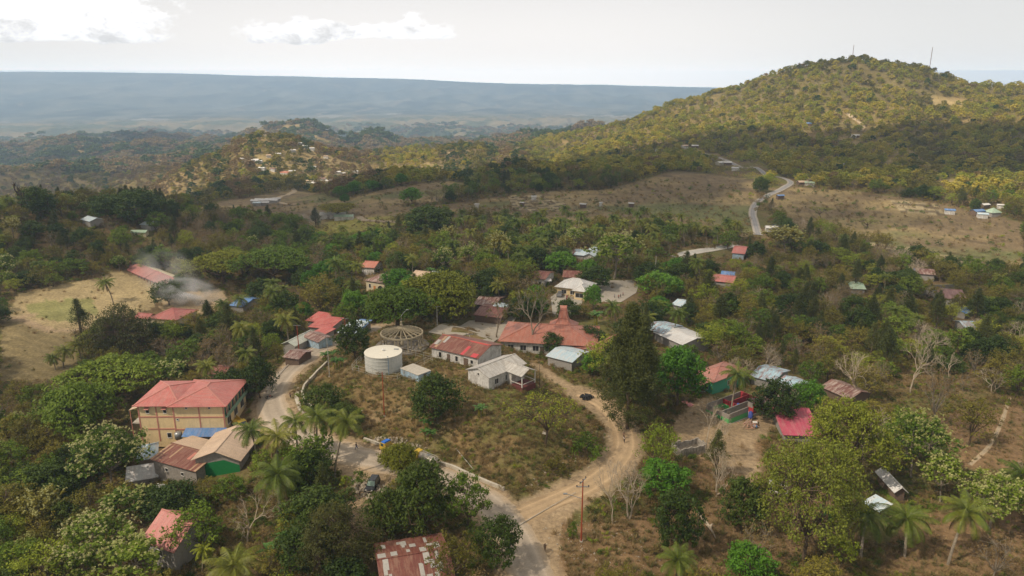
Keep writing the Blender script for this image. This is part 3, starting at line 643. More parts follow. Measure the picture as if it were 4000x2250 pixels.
def frond(L_, r, az_, e0, droop, n=34, w=.75, dead=False):
    """one feather frond: stem curve and its leaflets"""
    t = np.linspace(0, 1, n); el = e0-droop*t**1.25; ds = L_/n; d = np.stack([np.cos(el)*math.cos(az_), np.cos(el)*math.sin(az_), np.sin(el)], -1); P_ = np.cumsum(d*ds, 0)
    side = np.array((-math.sin(az_), math.cos(az_), 0)); V = []
    ll = w*np.sin(np.clip(t*.9+.1, 0, 1)*math.pi)**.6
    for s in (-1, 1):
        for k in range(2, n):
            hang = np.array((0, 0, -(.45+.25*r.random()+(.5 if dead else 0)))); tip = P_[k]+(side*s*(.8 if not dead else .3)+d[k]*.45+hang)*ll[k]; wv = d[k]*.05*(L_/4); V += [P_[k]-wv, P_[k]+wv, tip+wv*.3, tip-wv*.3]
    rw = side*.045
    for k in range(n-1): V += [P_[k]-rw, P_[k]+rw, P_[k+1]+rw, P_[k+1]-rw]
    return np.array(V)
def mk_palm(key, seed, H=9., L_=3.9, nf=24, lean=1.0, dead=4, leaf='palm', trad=.16, w=.8):
    r = np.random.default_rng(seed); a = r.random()*6.28; top = np.array((math.cos(a)*lean, math.sin(a)*lean, H-L_*.45)); V = []
    for i in range(nf):
        t = i/nf; e0 = 1.25-1.5*t+.1*r.normal(); V.append(frond(L_*(.8+.2*r.random())*(.75 if t < .12 else 1), r, i*2.39996+.2*r.normal(), e0, 1.15+.55*t+.2*r.random(), w=w)+top)
    V = np.concatenate(V); parts = [('crown', npmesh('crown', V, quads(len(V)//4), [LM[leaf]]))]
    if dead:
        D_ = np.concatenate([frond(L_*.75, r, r.random()*6.28, -.7, .8, dead=True)+top-np.array((0, 0, .15)) for i in range(dead)]); parts.append(('dry_fronds', npmesh('dry_fronds', D_, quads(len(D_)//4), [LM['deadf']])))
    mb = MB(); ts = np.linspace(0, 1, 9); mb.tube([(top[0]*t_**1.8, top[1]*t_**1.8, -.5+(top[2]+.5)*t_) for t_ in ts], [trad*(1.5 if t_ == 0 else 1.15-.4*t_) for t_ in ts], 7)
    me = bpy.data.meshes.new('trunk'); me.from_pydata(mb.v, [], mb.f); me.materials.append(BK['grey']); me.update(); parts.append(('trunk', me))
    PROTO[key] = dict(parts=parts, r=L_*.85, h=H, top=top)
def mk_bare(key, seed, H=7., sp=.8, lv=6, bark='pale', rad=.16, leafy=0, multi=1, leaf='olive', up=.25, first=.28):
    r = np.random.default_rng(seed); mb = MB(); tips = []
    def go(p, d, L_, rd, k):
        q1 = p+d*L_*.5+Vector(r.normal(size=3)*L_*.05); q2 = p+d*L_+Vector(r.normal(size=3)*L_*.07)
        mb.tube([p, q1, q2], [rd, rd*.85, rd*.68], 6 if k > 3 else 4 if k > 1 else 3, False)
        if k == 0: tips.append(q2); return
        for i in range(2 if r.random() < .55 else 3):
            a = Vector(r.normal(size=3)); nd = (d+(a-d*a.dot(d)).normalized()*sp*(.55+.6*r.random())); nd.z += up*.35; go(q2, nd.normalized(), L_*(.66+.2*r.random()), rd*.64, k-1)
    for m_ in range(multi): go(Vector((0, 0, -.3)), Vector((r.normal()*.25*(multi > 1), r.normal()*.25*(multi > 1), 1)).normalized(), H*first, rad, lv)
    me = bpy.data.meshes.new('trunk'); z = max(v[2] for v in mb.v); me.from_pydata([(v[0]*1, v[1]*1, v[2]*H/z) for v in mb.v], [], mb.f); me.materials.append(BK[bark]); me.update(); parts = [('trunk', me)]
    rr = max(math.hypot(v[0], v[1]) for v in mb.v)
    if leafy:
        C = np.array([(t.x, t.y, t.z*H/z) for t in tips]); C = C[r.random(len(C)) < leafy]; V = cloudleaf(C, np.full(len(C), .45), 12, .15, r); parts.insert(0, ('crown', npmesh('crown', V, quads(len(V)//4), [LM[leaf]])))
    reg(key, parts, rr*.85, H)
def mk_banana(key, seed, H=3.6):
    r = np.random.default_rng(seed); V = []; mb = MB()
    for s in range(3):
        b = np.array((r.normal()*.5, r.normal()*.5, 0)); hh_ = H*(.45+.15*r.random()); mb.tube([tuple(b), (b[0], b[1], hh_)], [.16, .09], 6)
        for i in range(7):
            a = i*2.4+r.random(); n = 8; e = 1.25-.25*r.random()-np.linspace(0, 1, n)*1.5; L_ = 2.1; P_ = np.cumsum(np.stack([np.cos(e)*math.cos(a), np.cos(e)*math.sin(a), np.sin(e)], -1)*L_/n, 0)+b+np.array((0, 0, hh_)); sd = np.array((-math.sin(a), math.cos(a), 0)); w_ = .3*np.sin(np.linspace(.15, 1, n)*math.pi)+.02
            for k in range(n-1):
                for s_ in (-1, 1): V += [P_[k], P_[k+1], P_[k+1]+(sd*s_+np.array((0, 0, .25)))*w_[k+1], P_[k]+(sd*s_+np.array((0, 0, .25)))*w_[k]]
    me = bpy.data.meshes.new('stem'); me.from_pydata(mb.v, [], mb.f); me.materials.append(LM['rain']); me.update(); V = np.array(V); reg(key, [('leaves', npmesh('leaves', V, quads(len(V)//4), [LM['banana']])), ('stem', me)], 1.9, H)
for i in range(3): mk_broad('mango%d' % i, 10+i, 'dark', nc=190, rz=4.2, low=-.72)
for i in range(3): mk_broad('green%d' % i, 20+i, 'green', H=10, rx=4.2, rz=4.2, nc=95, per=28)
for i in range(2): mk_broad('bright%d' % i, 30+i, 'bright', H=9, rx=4.3, rz=3.9, nc=190, per=30)
for i in range(4): mk_broad('olive%d' % i, 40+i, 'olive', H=10, rx=4.3, rz=4.4, nc=80, per=24, cr=.95, size=.2, lo=.35, trad=.2)
mk_broad('bigdim0', 44, 'od', H=14, rx=8.5, rz=7.0, nc=420, per=30, cr=1.2, size=.2, lo=.45, low=-.8, trad=.4, nl=16)
mk_broad('bigolive0', 45, 'og', H=17, rx=8.5, rz=7.5, nc=420, per=34, cr=1.25, size=.2, lo=.5, trad=.4, nl=16)
mk_broad('bigrain0', 46, 'rain', H=14, rx=8.0, rz=6.0, nc=380, per=32, cr=1.25, size=.22, lo=.5, trad=.4, nl=16)
mk_broad('bigteak0', 47, 'green', 'grey', H=14, rx=6.2, rz=5.5, nc=190, per=20, cr=1.05, size=.28, asp=.7, lo=.4, low=-.35, trad=.26, nl=14, bloom=2.4)
for i in range(3): mk_broad('lime%d' % i, 50+i, 'lime', H=8, rx=3.8, rz=3.4, nc=75, per=30, cr=.9, size=.15, lo=.3, trad=.14, multi=2)
for i in range(4): mk_broad('dry%d' % i, 60+i, 'dry', 'grey', H=10, rx=3.9, rz=4.3, nc=85, per=9, cr=.85, size=.15, lo=.25, trad=.17, nl=14, tw=.025)
for i in range(3): mk_broad('teak%d' % i, 70+i, 'olive' if i == 1 else 'green', 'grey', H=12, rx=4.0, rz=4.0, nc=75, per=17, cr=.95, size=.31, asp=.75, lo=.45, low=-.3, trad=.2, bloom=2.4)
for i in range(2): mk_broad('acacia%d' % i, 80+i, 'lime', 'brown', H=6.5, rx=7.0, rz=2.2, nc=120, per=11, cr=.95, size=.15, lo=.35, low=-.1, trad=.22, flat=.4, up=1.0, nl=12, th=2.2)
mk_rain('rain0', 90, nc=330); mk_rain('rain1', 91, 'green', H=9.5, nc=330); mk_rain('rain2', 92, 'rain', H=10, rx=7.5, rz=5.0, nc=560, lo=.8, low=-.15, flat=.6); mk_rain('rain3', 93, 'green', H=9, rx=7, rz=4.4, nc=460, lo=.75, low=-.1, flat=.6)
mk_cas('casbig', 99, H=24, rx=5.6, spires=6, n=1300, per=26, low=.04); 
for i in range(3): mk_cas('cas%d' % i, 100+i, H=14, rx=3., spires=2+i, n=170, per=18)
for i in range(5): mk_palm('palm%d' % i, 110+i, lean=.4+.5*i, H=8.5+.6*i)
mk_palm('shaggy', 120, H=4.5, L_=2.2, nf=26, lean=.8, dead=0, leaf='lime', trad=.12, w=.35)
for i in range(4): mk_bare('bare%d' % i, 130+i, H=8, multi=1+i % 2, lv=6)
for i in range(2): mk_bare('sparse%d' % i, 140+i, H=11, bark='grey', rad=.3, leafy=.3, lv=6, sp=.7)
mk_bare('dead', 150, H=13, bark='dark', rad=1.5, lv=4, sp=1.05, up=.1, first=.34); mk_bare('brush', 151, H=4.5, lv=6, multi=3, sp=.8, rad=.08, bark='pale')
for i in range(2): mk_broad('shrub%d' % i, 160+i, ['green', 'olive'][i], H=2.6, rx=1.9, rz=1.5, nc=40, per=24, cr=.55, size=.14, lo=.3, trad=.07, low=-.5, nl=5)
for i in range(2): mk_broad('sapling%d' % i, 165+i, ['green', 'lime'][i], H=5, rx=1.6, rz=1.7, nc=26, per=22, cr=.55, size=.17, lo=.3, trad=.07, low=-.6, nl=6)
for i in range(2): mk_banana('banana%d' % i, 170+i)
KIND = dict(bigdim=('broadleaf_tree', 'tree'), bigolive=('broadleaf_tree', 'tree'), bigrain=('broadleaf_tree', 'tree'), bigteak=('flowering_tree', 'flowering tree'), mango=('broadleaf_tree', 'tree'), green=('broadleaf_tree', 'tree'), bright=('broadleaf_tree', 'tree'), olive=('broadleaf_tree', 'tree'), lime=('feathery_tree', 'tree'), dry=('dry_tree', 'tree'),
            teak=('flowering_tree', 'flowering tree'), acacia=('spreading_tree', 'tree'), rain=('umbrella_tree', 'tree'), cas=('casuarina_tree', 'conifer'), casbig=('casuarina_tree', 'conifer'), palm=('coconut_palm', 'palm'), shaggy=('shaggy_palm', 'palm'),
            bare=('bare_tree', 'bare tree'), sparse=('bare_tree', 'bare tree'), dead=('dead_tree', 'bare tree'), brush=('bare_tree', 'bare tree'), shrub=('shrub', 'shrub'), sapling=('sapling', 'young tree'), banana=('banana_plant', 'banana plant'))
def plant(key, x, y, z, sx, sz, rz, label, group=None):
    pr = PROTO[key]; kn = KIND[key.rstrip('0123456789')]
    o = empty(kn[0], (x, y, z), rz, label, kn[1], group); o.scale = (sx, sx, sz)
    for nm, me in pr['parts']: c = link(nm, me, o)
    return o
KEEPR = []      # (u0,u1,v0,v1,v_base) silhouettes that later trees must not cover
HERO = []
def hero(key, ub, vb, top, hw, label, rz=None, keep=True, group=None):
    p = G(ub, vb); pr = PROTO[key]; a, c, e = map(float, ray(ub, top)); rr = math.hypot(p.x, p.y); zt = HC+e/math.hypot(a, c)*rr; Hh = max(zt-p.z, 1.0)
    d = float(proj(p.x, p.y, p.z)[2]); rad = hw*d/F
    HERO.append((p.x, p.y, rad)); 
    if keep: KEEPR.append((ub-hw*.7, ub+hw*.7, top+(vb-top)*.1, top+(vb-top)*.75, vb))
    return plant(key, p.x, p.y, p.z-.1, rad/pr['r'], Hh/pr['h'], rz if rz is not None else random.random()*6.28, label, group)
def palmhero(ub, vb, uc, vc, label, key=None, scale=1., keep=True):
    key = key or random.choice(['palm0', 'palm1', 'palm2', 'palm3', 'palm4']); p = G(ub, vb); pr = PROTO[key]; rr = math.hypot(p.x, p.y)
    a, c, e = map(float, ray(uc, vc)); zc = HC+e/math.hypot(a, c)*rr; sz = max((zc-p.z)/pr['top'][2], .25); d = float(proj(p.x, p.y, p.z)[2]); off = (uc-ub)*d/F; scale *= 1.3
    ln = math.hypot(pr['top'][0], pr['top'][1]); s = scale; w_ = max(min(off/(ln*s), .98), -.98); rz = math.acos(w_)-math.atan2(pr['top'][1], pr['top'][0])
    HERO.append((p.x, p.y, 2.5)); hw = 3.6*s*F/d
    if keep: KEEPR.append((uc-hw*.8, uc+hw*.8, vc-hw*.7, vc+hw*.6, vb))
    o = plant(key, p.x, p.y, p.z-.1, s, s, rz, label); 
    for ch in o.children:
        if ch.name.startswith('trunk'): ch.scale = (1, 1, sz/s)
        else: ch.location = (0, 0, pr['top'][2]*(sz/s-1))
    return o
# ---------------------------------------------------------------- the trees one can tell apart
for a in [
 ('casbig', 1578, 1078, 768, 82, 'tallest dark casuarina, many pointed tops, beside the dirt track bend'),
 ('bright0', 1702, 1025, 876, 66, 'round bright green tree on a short bare trunk beside the tall casuarina'),
 ('rain2', 1108, 812, 688, 92, 'large domed tree with bronze green crown beyond the ring pavilion'),
 ('rain3', 1000, 830, 724, 82, 'wide green umbrella tree directly behind the ring pavilion'),
 ('rain0', 565, 716, 636, 88, 'flat topped umbrella tree nearest the school yard'),
 ('rain1', 692, 716, 628, 92, 'flat topped umbrella tree at the right end of the umbrella group'),
 ('rain1', 290, 1030, 905, 108, 'wide bright umbrella tree behind the two storey red roofed house'),
 ('rain3', 208, 1112, 965, 84, 'dark dense tree in front of the wide bright umbrella tree'),
 ('teak0', 425, 978, 908, 44, 'cream blossoming tree right behind the red roof of the two storey house'),
 ('bigteak0', 285, 1228, 1072, 82, 'tall blossoming tree at the left of the blue hipped roof'),
 ('teak0', 330, 1318, 1226, 56, 'blossoming tree between the satellite dish and the pink roof'),
 ('bigteak0', 258, 1430, 1300, 95, 'broad cream blossoming tree at the left of the pink roof'),
 ('teak0', 345, 1500, 1365, 75, 'blossoming tree at the bottom edge below the pink roof'),
 ('mango0', 1070, 1338, 1165, 80, 'tall dark green tree that hides the road bend by the tanker'),
 ('green1', 1178, 1330, 1190, 55, 'loose leafy tree between the dark roadside tree and the road'),
 ('mango1', 975, 1350, 1232, 55, 'dark tree with two trunks next to the black parked car'),
 ('rain2', 1006, 1198, 1120, 44, 'small orange tinged tree beside the yellow dump truck'),
 ('mango2', 1250, 1428, 1302, 58, 'round dense green tree at the edge of the lower road'),
 ('olive0', 1135, 1480, 1335, 62, 'yellowish tree beside the rusty patched roof at the bottom'),
 ('mango1', 1095, 1064, 945, 64, 'dense dark green tree on the knoll slope before the grey roofed house'),
 ('mango0', 893, 902, 806, 44, 'dark tree on a leaning trunk beside the white water tank'),
 ('acacia0', 1372, 1120, 988, 108, 'thin feathery spreading tree on the knoll near the dirt track'),
 ('shrub0', 1478, 1150, 1090, 48, 'big rounded bush inside the bend of the dirt track'),
 ('shrub1', 1400, 1190, 1148, 30, 'dark low bush on the knoll slope above the stones'),
 ('lime0', 1655, 1196, 1062, 56, 'yellow green feathery tree beside the roofless ruin'),
 ('mango2', 1700, 1388, 1238, 58, 'dark round tree by the fallen pale tree trunk'),
 ('mango0', 1862, 1330, 1203, 60, 'dark round tree right of the fallen pale tree trunk'),
 ('bigolive0', 2020, 1410, 1100, 128, 'largest olive green tree at the lower right below the magenta roof'),
 ('bigrain0', 2115, 1222, 1004, 108, 'big bronze green tree that overlaps the magenta roof'),
 ('bigteak0', 2290, 1200, 1040, 80, 'blossoming tree directly right of the big bronze green tree'),
 ('teak0', 2365, 1262, 1150, 50, 'blossoming tree in the middle of the right blossoming row'),
 ('bigteak0', 2490, 1330, 1190, 70, 'blossoming tree nearest the right edge above the palms'),
 ('mango1', 1950, 1064, 953, 52, 'dark tree between the half built walls and the rusty striped roofs'),
 ('bright1', 2030, 1048, 955, 38, 'small bright green tree before the rusty streaked roof'),
 ('mango2', 1480, 872, 822, 42, 'round tree in front of the orange office roof'),
 ('mango0', 1390, 888, 838, 36, 'dark low tree in front of the orange office window'),
 ('mango1', 1428, 806, 752, 30, 'round dark tree right behind the tower of the orange roof'),
 ('bright0', 1492, 783, 716, 22, 'narrow bright green tree at the corner of the cream bungalow'),
 ('sparse0', 1251, 852, 742, 52, 'nearly leafless grey tree at the left end of the orange office roof'),
 ('sparse1', 1338, 880, 718, 55, 'nearly leafless tall tree in front of the orange office roof'),
 ('cas0', 206, 852, 752, 28, 'dark casuarina at the near edge of the sports field'),
 ('bigdim0', 310, 902, 765, 82, 'broad olive tree between the sports field and the umbrella tree'),
 ('mango2', 426, 768, 703, 40, 'round blue green tree in the smoke beside the school'),
 ('mango0', 1075, 602, 518, 60, 'large dark tree at the near edge of the brown fields'),
 ('teak0', 1545, 702, 590, 58, 'blossoming tree beside the pale blue roofs'),
 ('teak1', 1256, 668, 588, 28, 'tall yellow flowering tree left of the palm grove'),
 ('bright1', 1412, 692, 632, 38, 'round bright green tree above the cream bungalow'),
 ('mango1', 1500, 724, 668, 42, 'dark tree between the bungalow and the gravel yard'),
 ('bright0', 1002, 736, 677, 40, 'bright green tree between the arched house and the tan roof'),
 ('olive3', 808, 798, 692, 56, 'large dark olive tree behind the bright red roofs'),
 ('bright1', 890, 800, 730, 32, 'bright green tree right of the bright red roofs'),
 ('green0', 872, 812, 762, 36, 'layered blue green tree above the long blue awning'),
 ('mango1', 655, 1002, 900, 40, 'dark green tree right behind the two storey house'),
 ('olive1', 530, 1262, 1200, 38, 'yellowish tree below the green gable wall'),
 ('green2', 580, 1262, 1198, 40, 'bushy tree under the right end of the green gable wall'),
 ('green1', 500, 1402, 1264, 62, 'dense green tree that covers the right end of the pink roof'),
 ('bare0', 625, 1365, 1235, 88, 'pale leafless tree with wide branches between the pink roof and the palms'),
 ('bigdim0', 850, 1440, 1272, 98, 'wide dark olive tree left of the rusty patched roof'),
 ('lime1', 1516, 965, 842, 58, 'light feathery tree left of the tall casuarina'),
 ('bare1', 1925, 942, 852, 38, 'white leafless tree above the striped roofs'),
 ('bare2', 1541, 1318, 1150, 48, 'pale leafless tree beside the crossarm pole'),
 ('bare3', 1582, 1305, 1160, 62, 'pale leafless tree with sweeping branches at the right of its twin'),
 ('bare1', 1775, 1150, 985, 50, 'leafless tree before the half built walls'),
 ('brush', 1800, 1250, 1120, 60, 'low pale leafless thicket right of the ruin'),
 ('dead', 58, 528, 458, 32, 'massive dark leafless tree on the left skyline of the woods'),
 ('mango0', 100, 548, 470, 42, 'dark skyline tree beside the massive leafless tree'),
 ('olive0', 155, 545, 478, 36, 'olive skyline tree second from the massive leafless tree'),
 ('mango2', 345, 566, 474, 58, 'tallest dark skyline tree of the left woods'),
 ('mango1', 275, 556, 490, 42, 'dark skyline tree left of the tallest skyline tree'),
 ('cas1', 795, 572, 524, 15, 'lone dark conifer beside the thin smoke in the fields'),
 ('rain0', 850, 548, 512, 46, 'flat dark tree clump over a long shed in the fields'),
 ('bright0', 868, 514, 488, 12, 'small bright round tree above the flat clump in the fields'),
 ('acacia1', 2065, 548, 518, 30, 'flat green tree alone in the right hand fields'),
 ('acacia0', 2180, 575, 548, 36, 'flat green tree in the right hand fields nearer the woods'),
 ('teak1', 1975, 640, 570, 45, 'pale blossoming tree beside the end of the far road'),
 ('olive0', 460, 1020, 960, 30, 'olive tree peeping over the back of the two storey house'),
 ('sapling0', 825, 1180, 1068, 24, 'slim leafy tree between two palms at the roadside'),
 ('sapling0', 905, 1245, 1180, 22, 'small leafy tree beside the black parked car'),
 ('sapling1', 870, 1240, 1195, 16, 'young tree beside the heap of stones'),
 ('shrub0', 1441, 1355, 1310, 15, 'small dark bush beside the foot of the crossarm pole'),
 ('olive2', 2435, 1120, 985, 60, 'grey olive tree on the dry slope by the right edge'),
 ('dry0', 2350, 1080, 905, 55, 'tall thin leafless grey tree in the right woods'),
 ('bare0', 2290, 990, 850, 70, 'wide pale leafless tree standing in the right woods'),
 ('bare2', 2150, 1010, 880, 55, 'slender leafless tree behind the rusty streaked roof'),
 ('sapling1', 2110, 1449, 1340, 40, 'lime green young tree left of the lower right palms'),
 ('bright1', 1880, 1480, 1375, 60, 'bright green tree cut by the bottom edge at the lower right'),
 ('olive1', 700, 910, 860, 22, 'small tree beside the green white roof'),
 ('shrub0', 640, 1120, 1085, 20, 'bush beside the blue awning of the two storey house')]:
    hero(*a[:6])
for a in [(800, 1168, 806, 1045, 'coconut palm on a straight trunk before the retaining wall', None, 1.0), (842, 1205, 886, 1058, 'coconut palm leaning right above the road', 'palm4', 1.0),
          (652, 1180, 640, 1085, 'coconut palm at the right end of the tan roof', None, .95), (700, 1220, 698, 1112, 'lush coconut palm in the middle of the roadside palm clump', None, 1.1),
          (752, 1170, 744, 1070, 'coconut palm behind the roadside palm clump', None, .9), (705, 1300, 706, 1195, 'low coconut palm with wide fronds below the roadside clump', 'palm0', 1.25),
          (728, 872, 714, 805, 'coconut palm between the red roofs and the road', 'palm0', 1.0), (1838, 1042, 1854, 950, 'coconut palm standing before the half built walls', 'palm3', 1.05),
          (1694, 852, 1706, 788, 'slim coconut palm beside the white shed roof', 'palm1', .85), (285, 762, 270, 712, 'lone coconut palm on the sports field', 'palm3', .95),
          (160, 925, 165, 882, 'coconut palm by the ploughed field', 'palm1', .9), (205, 905, 196, 868, 'slim coconut palm right of the ploughed field', 'palm2', .85), (140, 930, 132, 900, 'small coconut palm nearest the ploughed field', 'palm0', .7),
          (2165, 1400, 2182, 1320, 'coconut palm leftmost of the lower right three', 'palm3', 1.2), (2275, 1400, 2276, 1312, 'coconut palm in the middle of the lower right three', 'palm1', 1.2), (2385, 1420, 2428, 1310, 'leaning coconut palm rightmost of the lower right three', 'palm4', 1.2),
          (2560, 1280, 2555, 1190, 'coconut palm cut by the right edge', 'palm0', 1.1), (590, 1500, 595, 1425, 'coconut palm cut by the bottom edge', 'palm0', 1.2), (848, 740, 846, 662, 'coconut palm left of the arched house', 'palm2', .95),
          (895, 725, 902, 668, 'coconut palm before the small orange roof', 'palm1', .8), (1225, 680, 1140, 635, 'coconut palm with bright fronds left of the grove', 'palm0', .9), (1650, 730, 1608, 690, 'coconut palm beside the gravel yard', 'palm2', .9),
          (615, 790, 590, 755, 'coconut palm in front of the blue tarpaulin roof', 'palm1', .85), (700, 800, 690, 735, 'coconut palm behind the bright red roofs', 'palm2', .9)]:
    palmhero(*a)
p = G(510, 1440); plant('shaggy', p.x, p.y, p.z, 1.15, 1.15, 2.2, 'shaggy yellow palm on a curved pale trunk below the pink roof'); KEEPR.append((470, 520, 1380, 1420, 1440)); HERO.append((p.x, p.y, 1.5))
for i, (u, v, s, t) in enumerate([(735, 1395, 1.5, 'banana plants at the bottom below the leafless tree'), (700, 1420, 1.3, 'banana plants beside the bottom coconut palm'), (760, 1430, 1.2, 'banana plants beside the wide dark olive tree'),
        (828, 915, 1.2, 'banana plants beside the thin pole near the tank'), (842, 930, 1.0, 'lower banana plants on the knoll edge near the tank'), (1078, 1112, .9, 'single banana plant on the knoll above the dump truck'), (862, 925, .8, 'banana plants between tank fence and road'), (1075, 1082, .8, 'small banana plants under the dense knoll tree'), (1205, 1048, .9, 'banana plants right of the dense knoll tree'),
        (2075, 1330, 1.2, 'banana plants in the lower right woods'), (1085, 700, 1.3, 'banana plants beside the small orange roof'), (1395, 680, 1.3, 'banana plants above the cream bungalow'), (1500, 815, 1.4, 'banana plants behind the right end of the office')]):
    p = G(u, v); plant('banana%d' % (i % 2), p.x, p.y, p.z, s, s, i*1.3, t)
# ---------------------------------------------------------------- places that stay open to view
for rct in [(325, 625, 948, 1125, 1125), (290, 350, 1005, 1055, 1100), (345, 400, 1105, 1165, 1180), (375, 630, 1085, 1215, 1220), (355, 480, 1270, 1390, 1395), (925, 1100, 1345, 1449, 1449), (1075, 1250, 832, 920, 925), (1165, 1355, 885, 995, 1000),
            (915, 1015, 870, 940, 945), (1000, 1080, 915, 958, 960), (950, 1075, 785, 885, 890), (1240, 1530, 770, 870, 880), (1390, 1495, 690, 750, 760), (1330, 1390, 674, 712, 725), (1412, 1470, 674, 700, 705),
            (1750, 1850, 893, 965, 975), (1770, 1910, 960, 1040, 1050), (1945, 2045, 1038, 1098, 1105), (1885, 2015, 915, 978, 985), (2058, 2160, 950, 1002, 1010), (1620, 1758, 803, 870, 880), (1685, 1728, 742, 772, 780), (1788, 1858, 680, 712, 722),
            (2300, 2398, 675, 752, 760), (2140, 2185, 706, 726, 735), (2398, 2445, 775, 820, 830), (305, 430, 658, 722, 735), (370, 445, 752, 802, 810), (572, 632, 740, 772, 780), (900, 948, 652, 684, 690), (912, 985, 672, 728, 738), (1025, 1112, 676, 704, 712),
            (765, 842, 784, 832, 838), (700, 795, 825, 900, 905), (845, 920, 800, 835, 840), (1185, 1285, 738, 805, 810), (1435, 1500, 618, 646, 655), (1838, 1882, 608, 640, 648), (1930, 1992, 1205, 1248, 1255), (2220, 2288, 1180, 1242, 1250), (2168, 2242, 1238, 1282, 1290),
            (1370, 1455, 858, 905, 910), (1688, 1758, 1072, 1152, 1155), (1460, 1495, 980, 1010, 1015), (1865, 1910, 1045, 1088, 1095), (1750, 1795, 1280, 1345, 1350), (388, 422, 1220, 1242, 1260), (945, 1105, 1100, 1170, 1170), (912, 962, 1198, 1250, 1250), (1440, 1480, 1205, 1365, 1370),
            (380, 470, 735, 790, 800), (2455, 2520, 515, 548, 560), (200, 235, 540, 568, 575), (335, 390, 566, 600, 605), (520, 568, 908, 945, 950), (560, 640, 1050, 1090, 1095), (1885, 1935, 495, 600, 605), (1925, 2000, 440, 500, 505), (1780, 1930, 385, 445, 450), (1700, 1855, 612, 650, 655), (960, 1000, 930, 1050, 1055), (1480, 1610, 705, 765, 770), (365, 470, 1275, 1385, 1392)]: KEEPR.append(rct)
NOBASE = [[(1490, 1190), (1640, 1190), (1640, 1320), (1490, 1320)]]+Z_FIELD+Z_GREENF+Z_SPORT+Z_PLOUGH+Z_YARD+Z_SITE+[[(1075, 838), (1100, 815), (1180, 800), (1280, 790), (1310, 800), (1262, 860), (1235, 875), (1150, 860)], [(1485, 716), (1520, 700), (1590, 700), (1612, 716), (1600, 745), (1560, 768), (1490, 762)], [(1375, 748), (1400, 735), (1475, 745), (1460, 778), (1430, 805), (1380, 795)]]
OPENP = [Z_SPORT[0], Z_PLOUGH[0], [(790, 575), (860, 552), (1010, 548), (1040, 552), (960, 572), (790, 598)], [(640, 1040), (760, 900), (830, 865), (870, 870), (800, 920), (760, 960), (770, 1030), (850, 1085), (960, 1110), (1100, 1165), (1270, 1230), (1330, 1230), (1480, 1170), (1530, 1120), (1510, 1060), (1400, 985), (1380, 940), (1470, 985), (1560, 1040), (1600, 1110), (1560, 1180), (1440, 1260), (1350, 1310), (1400, 1449), (1320, 1449), (1240, 1290), (1150, 1230), (900, 1170), (740, 1100)],
         [(450, 740), (550, 735), (570, 765), (520, 790), (440, 790)], [(1720, 1075), (1760, 1030), (1900, 1040), (1930, 1090), (1900, 1180), (1850, 1150), (1760, 1110)], [(1100, 820), (1180, 808), (1280, 798), (1240, 860), (1150, 850)], [(1330, 1330), (1480, 1270), (1620, 1330), (1640, 1449), (1400, 1449)]]
def accept(x, y, z, hgt, rad, r):
    """for arrays of candidates: do they stand in the open or in front of something one should see"""
    u, v, d = proj(x, y, z); ut, vt, _ = proj(x, y, z+hgt); uc, vc, _ = proj(x, y, z+hgt*.6); k = F*rad/d*.75
    ok = ~px_zone(NOBASE, u, v) & ~inpoly(KNOLL, x, y)
    for pts, w_ in SHOULD+FARW: ok &= dpoly(pts, x, y, False) > w_+rad*.45+.6
    for (pu, pv) in ((uc, vc), (ut, vt+3), (uc-k, vc), (uc+k, vc), (u, v-4)):
        for a0, a1, b0, b1, vb in KEEPR: ok &= ~((pu > a0) & (pu < a1) & (pv > b0) & (pv < b1) & (v > vb-3))
        if pu is not ut: ok &= ~px_zone(OPENP, pu, pv)
    for a0, a1, b0, b1, vb in KEEPR[-75:]: ok &= ~((u > a0-2) & (u < a1+2) & (v > b0+(b1-b0)*.45) & (v < b1+2))
    for hx, hy, hr in HERO: ok &= np.hypot(x-hx, y-hy) > hr*.55+rad*.35
    return ok, u, v, d
def species(u, v, r, q1, q2):
    """mix of kinds by where the tree stands"""
    if r > 1500: mix_ = (('far_dark', .5), ('far_dry', .5))
    elif r > 560:
        if u > 1600 or v < 0: mix_ = (('hgold', .60), ('holive', .2), ('hdark', .1), ('hdry', .1))
        elif u > 930 and v < 480: mix_ = (('hgold', .46), ('holive', .3), ('hdark', .16), ('hdry', .08))
        else: mix_ = (('hgold', .18), ('holive', .37), ('hdark', .2), ('hdry', .25))
    elif 1100 < u < 1850 and 540 < v < 690: mix_ = (('palm', .40), ('green', .14), ('olive', .22), ('dry', .12), ('mango', .08), ('teak', .04))
    elif u < 650 and v < 760: mix_ = (('mango', .20), ('olive', .24), ('dry', .28), ('green', .12), ('teak', .05), ('lime', .03), ('palm', .04), ('cas', .04))
    elif u < 500: mix_ = (('olive', .42), ('green', .14), ('mango', .14), ('lime', .1), ('teak', .08), ('dry', .12))
    elif u > 1900 and v > 950: mix_ = (('olive', .35), ('dry', .35), ('lime', .08), ('bare', .12), ('green', .1))
    elif u > 1800: mix_ = (('olive', .26), ('cas', .15), ('dry', .18), ('mango', .11), ('green', .13), ('lime', .10), ('palm', .03), ('bare', .04))
    else: mix_ = (('olive', .22), ('mango', .16), ('green', .15), ('dry', .18), ('palm', .1), ('lime', .09), ('cas', .07), ('bright', .03))
    s = 0
    for nm, pb in mix_:
        s += pb
        if q1 < s: break
    return nm
NV = dict(mango=3, green=3, bright=2, olive=4, lime=3, dry=4, teak=3, cas=3, palm=5, bare=4)
FARW = [(gpts(R_FAR), 5.0), (gpts([(q_[0], q_[1]+6) for q_ in R_FAR]), 7.0)]
cand = []
r_ = 88.0
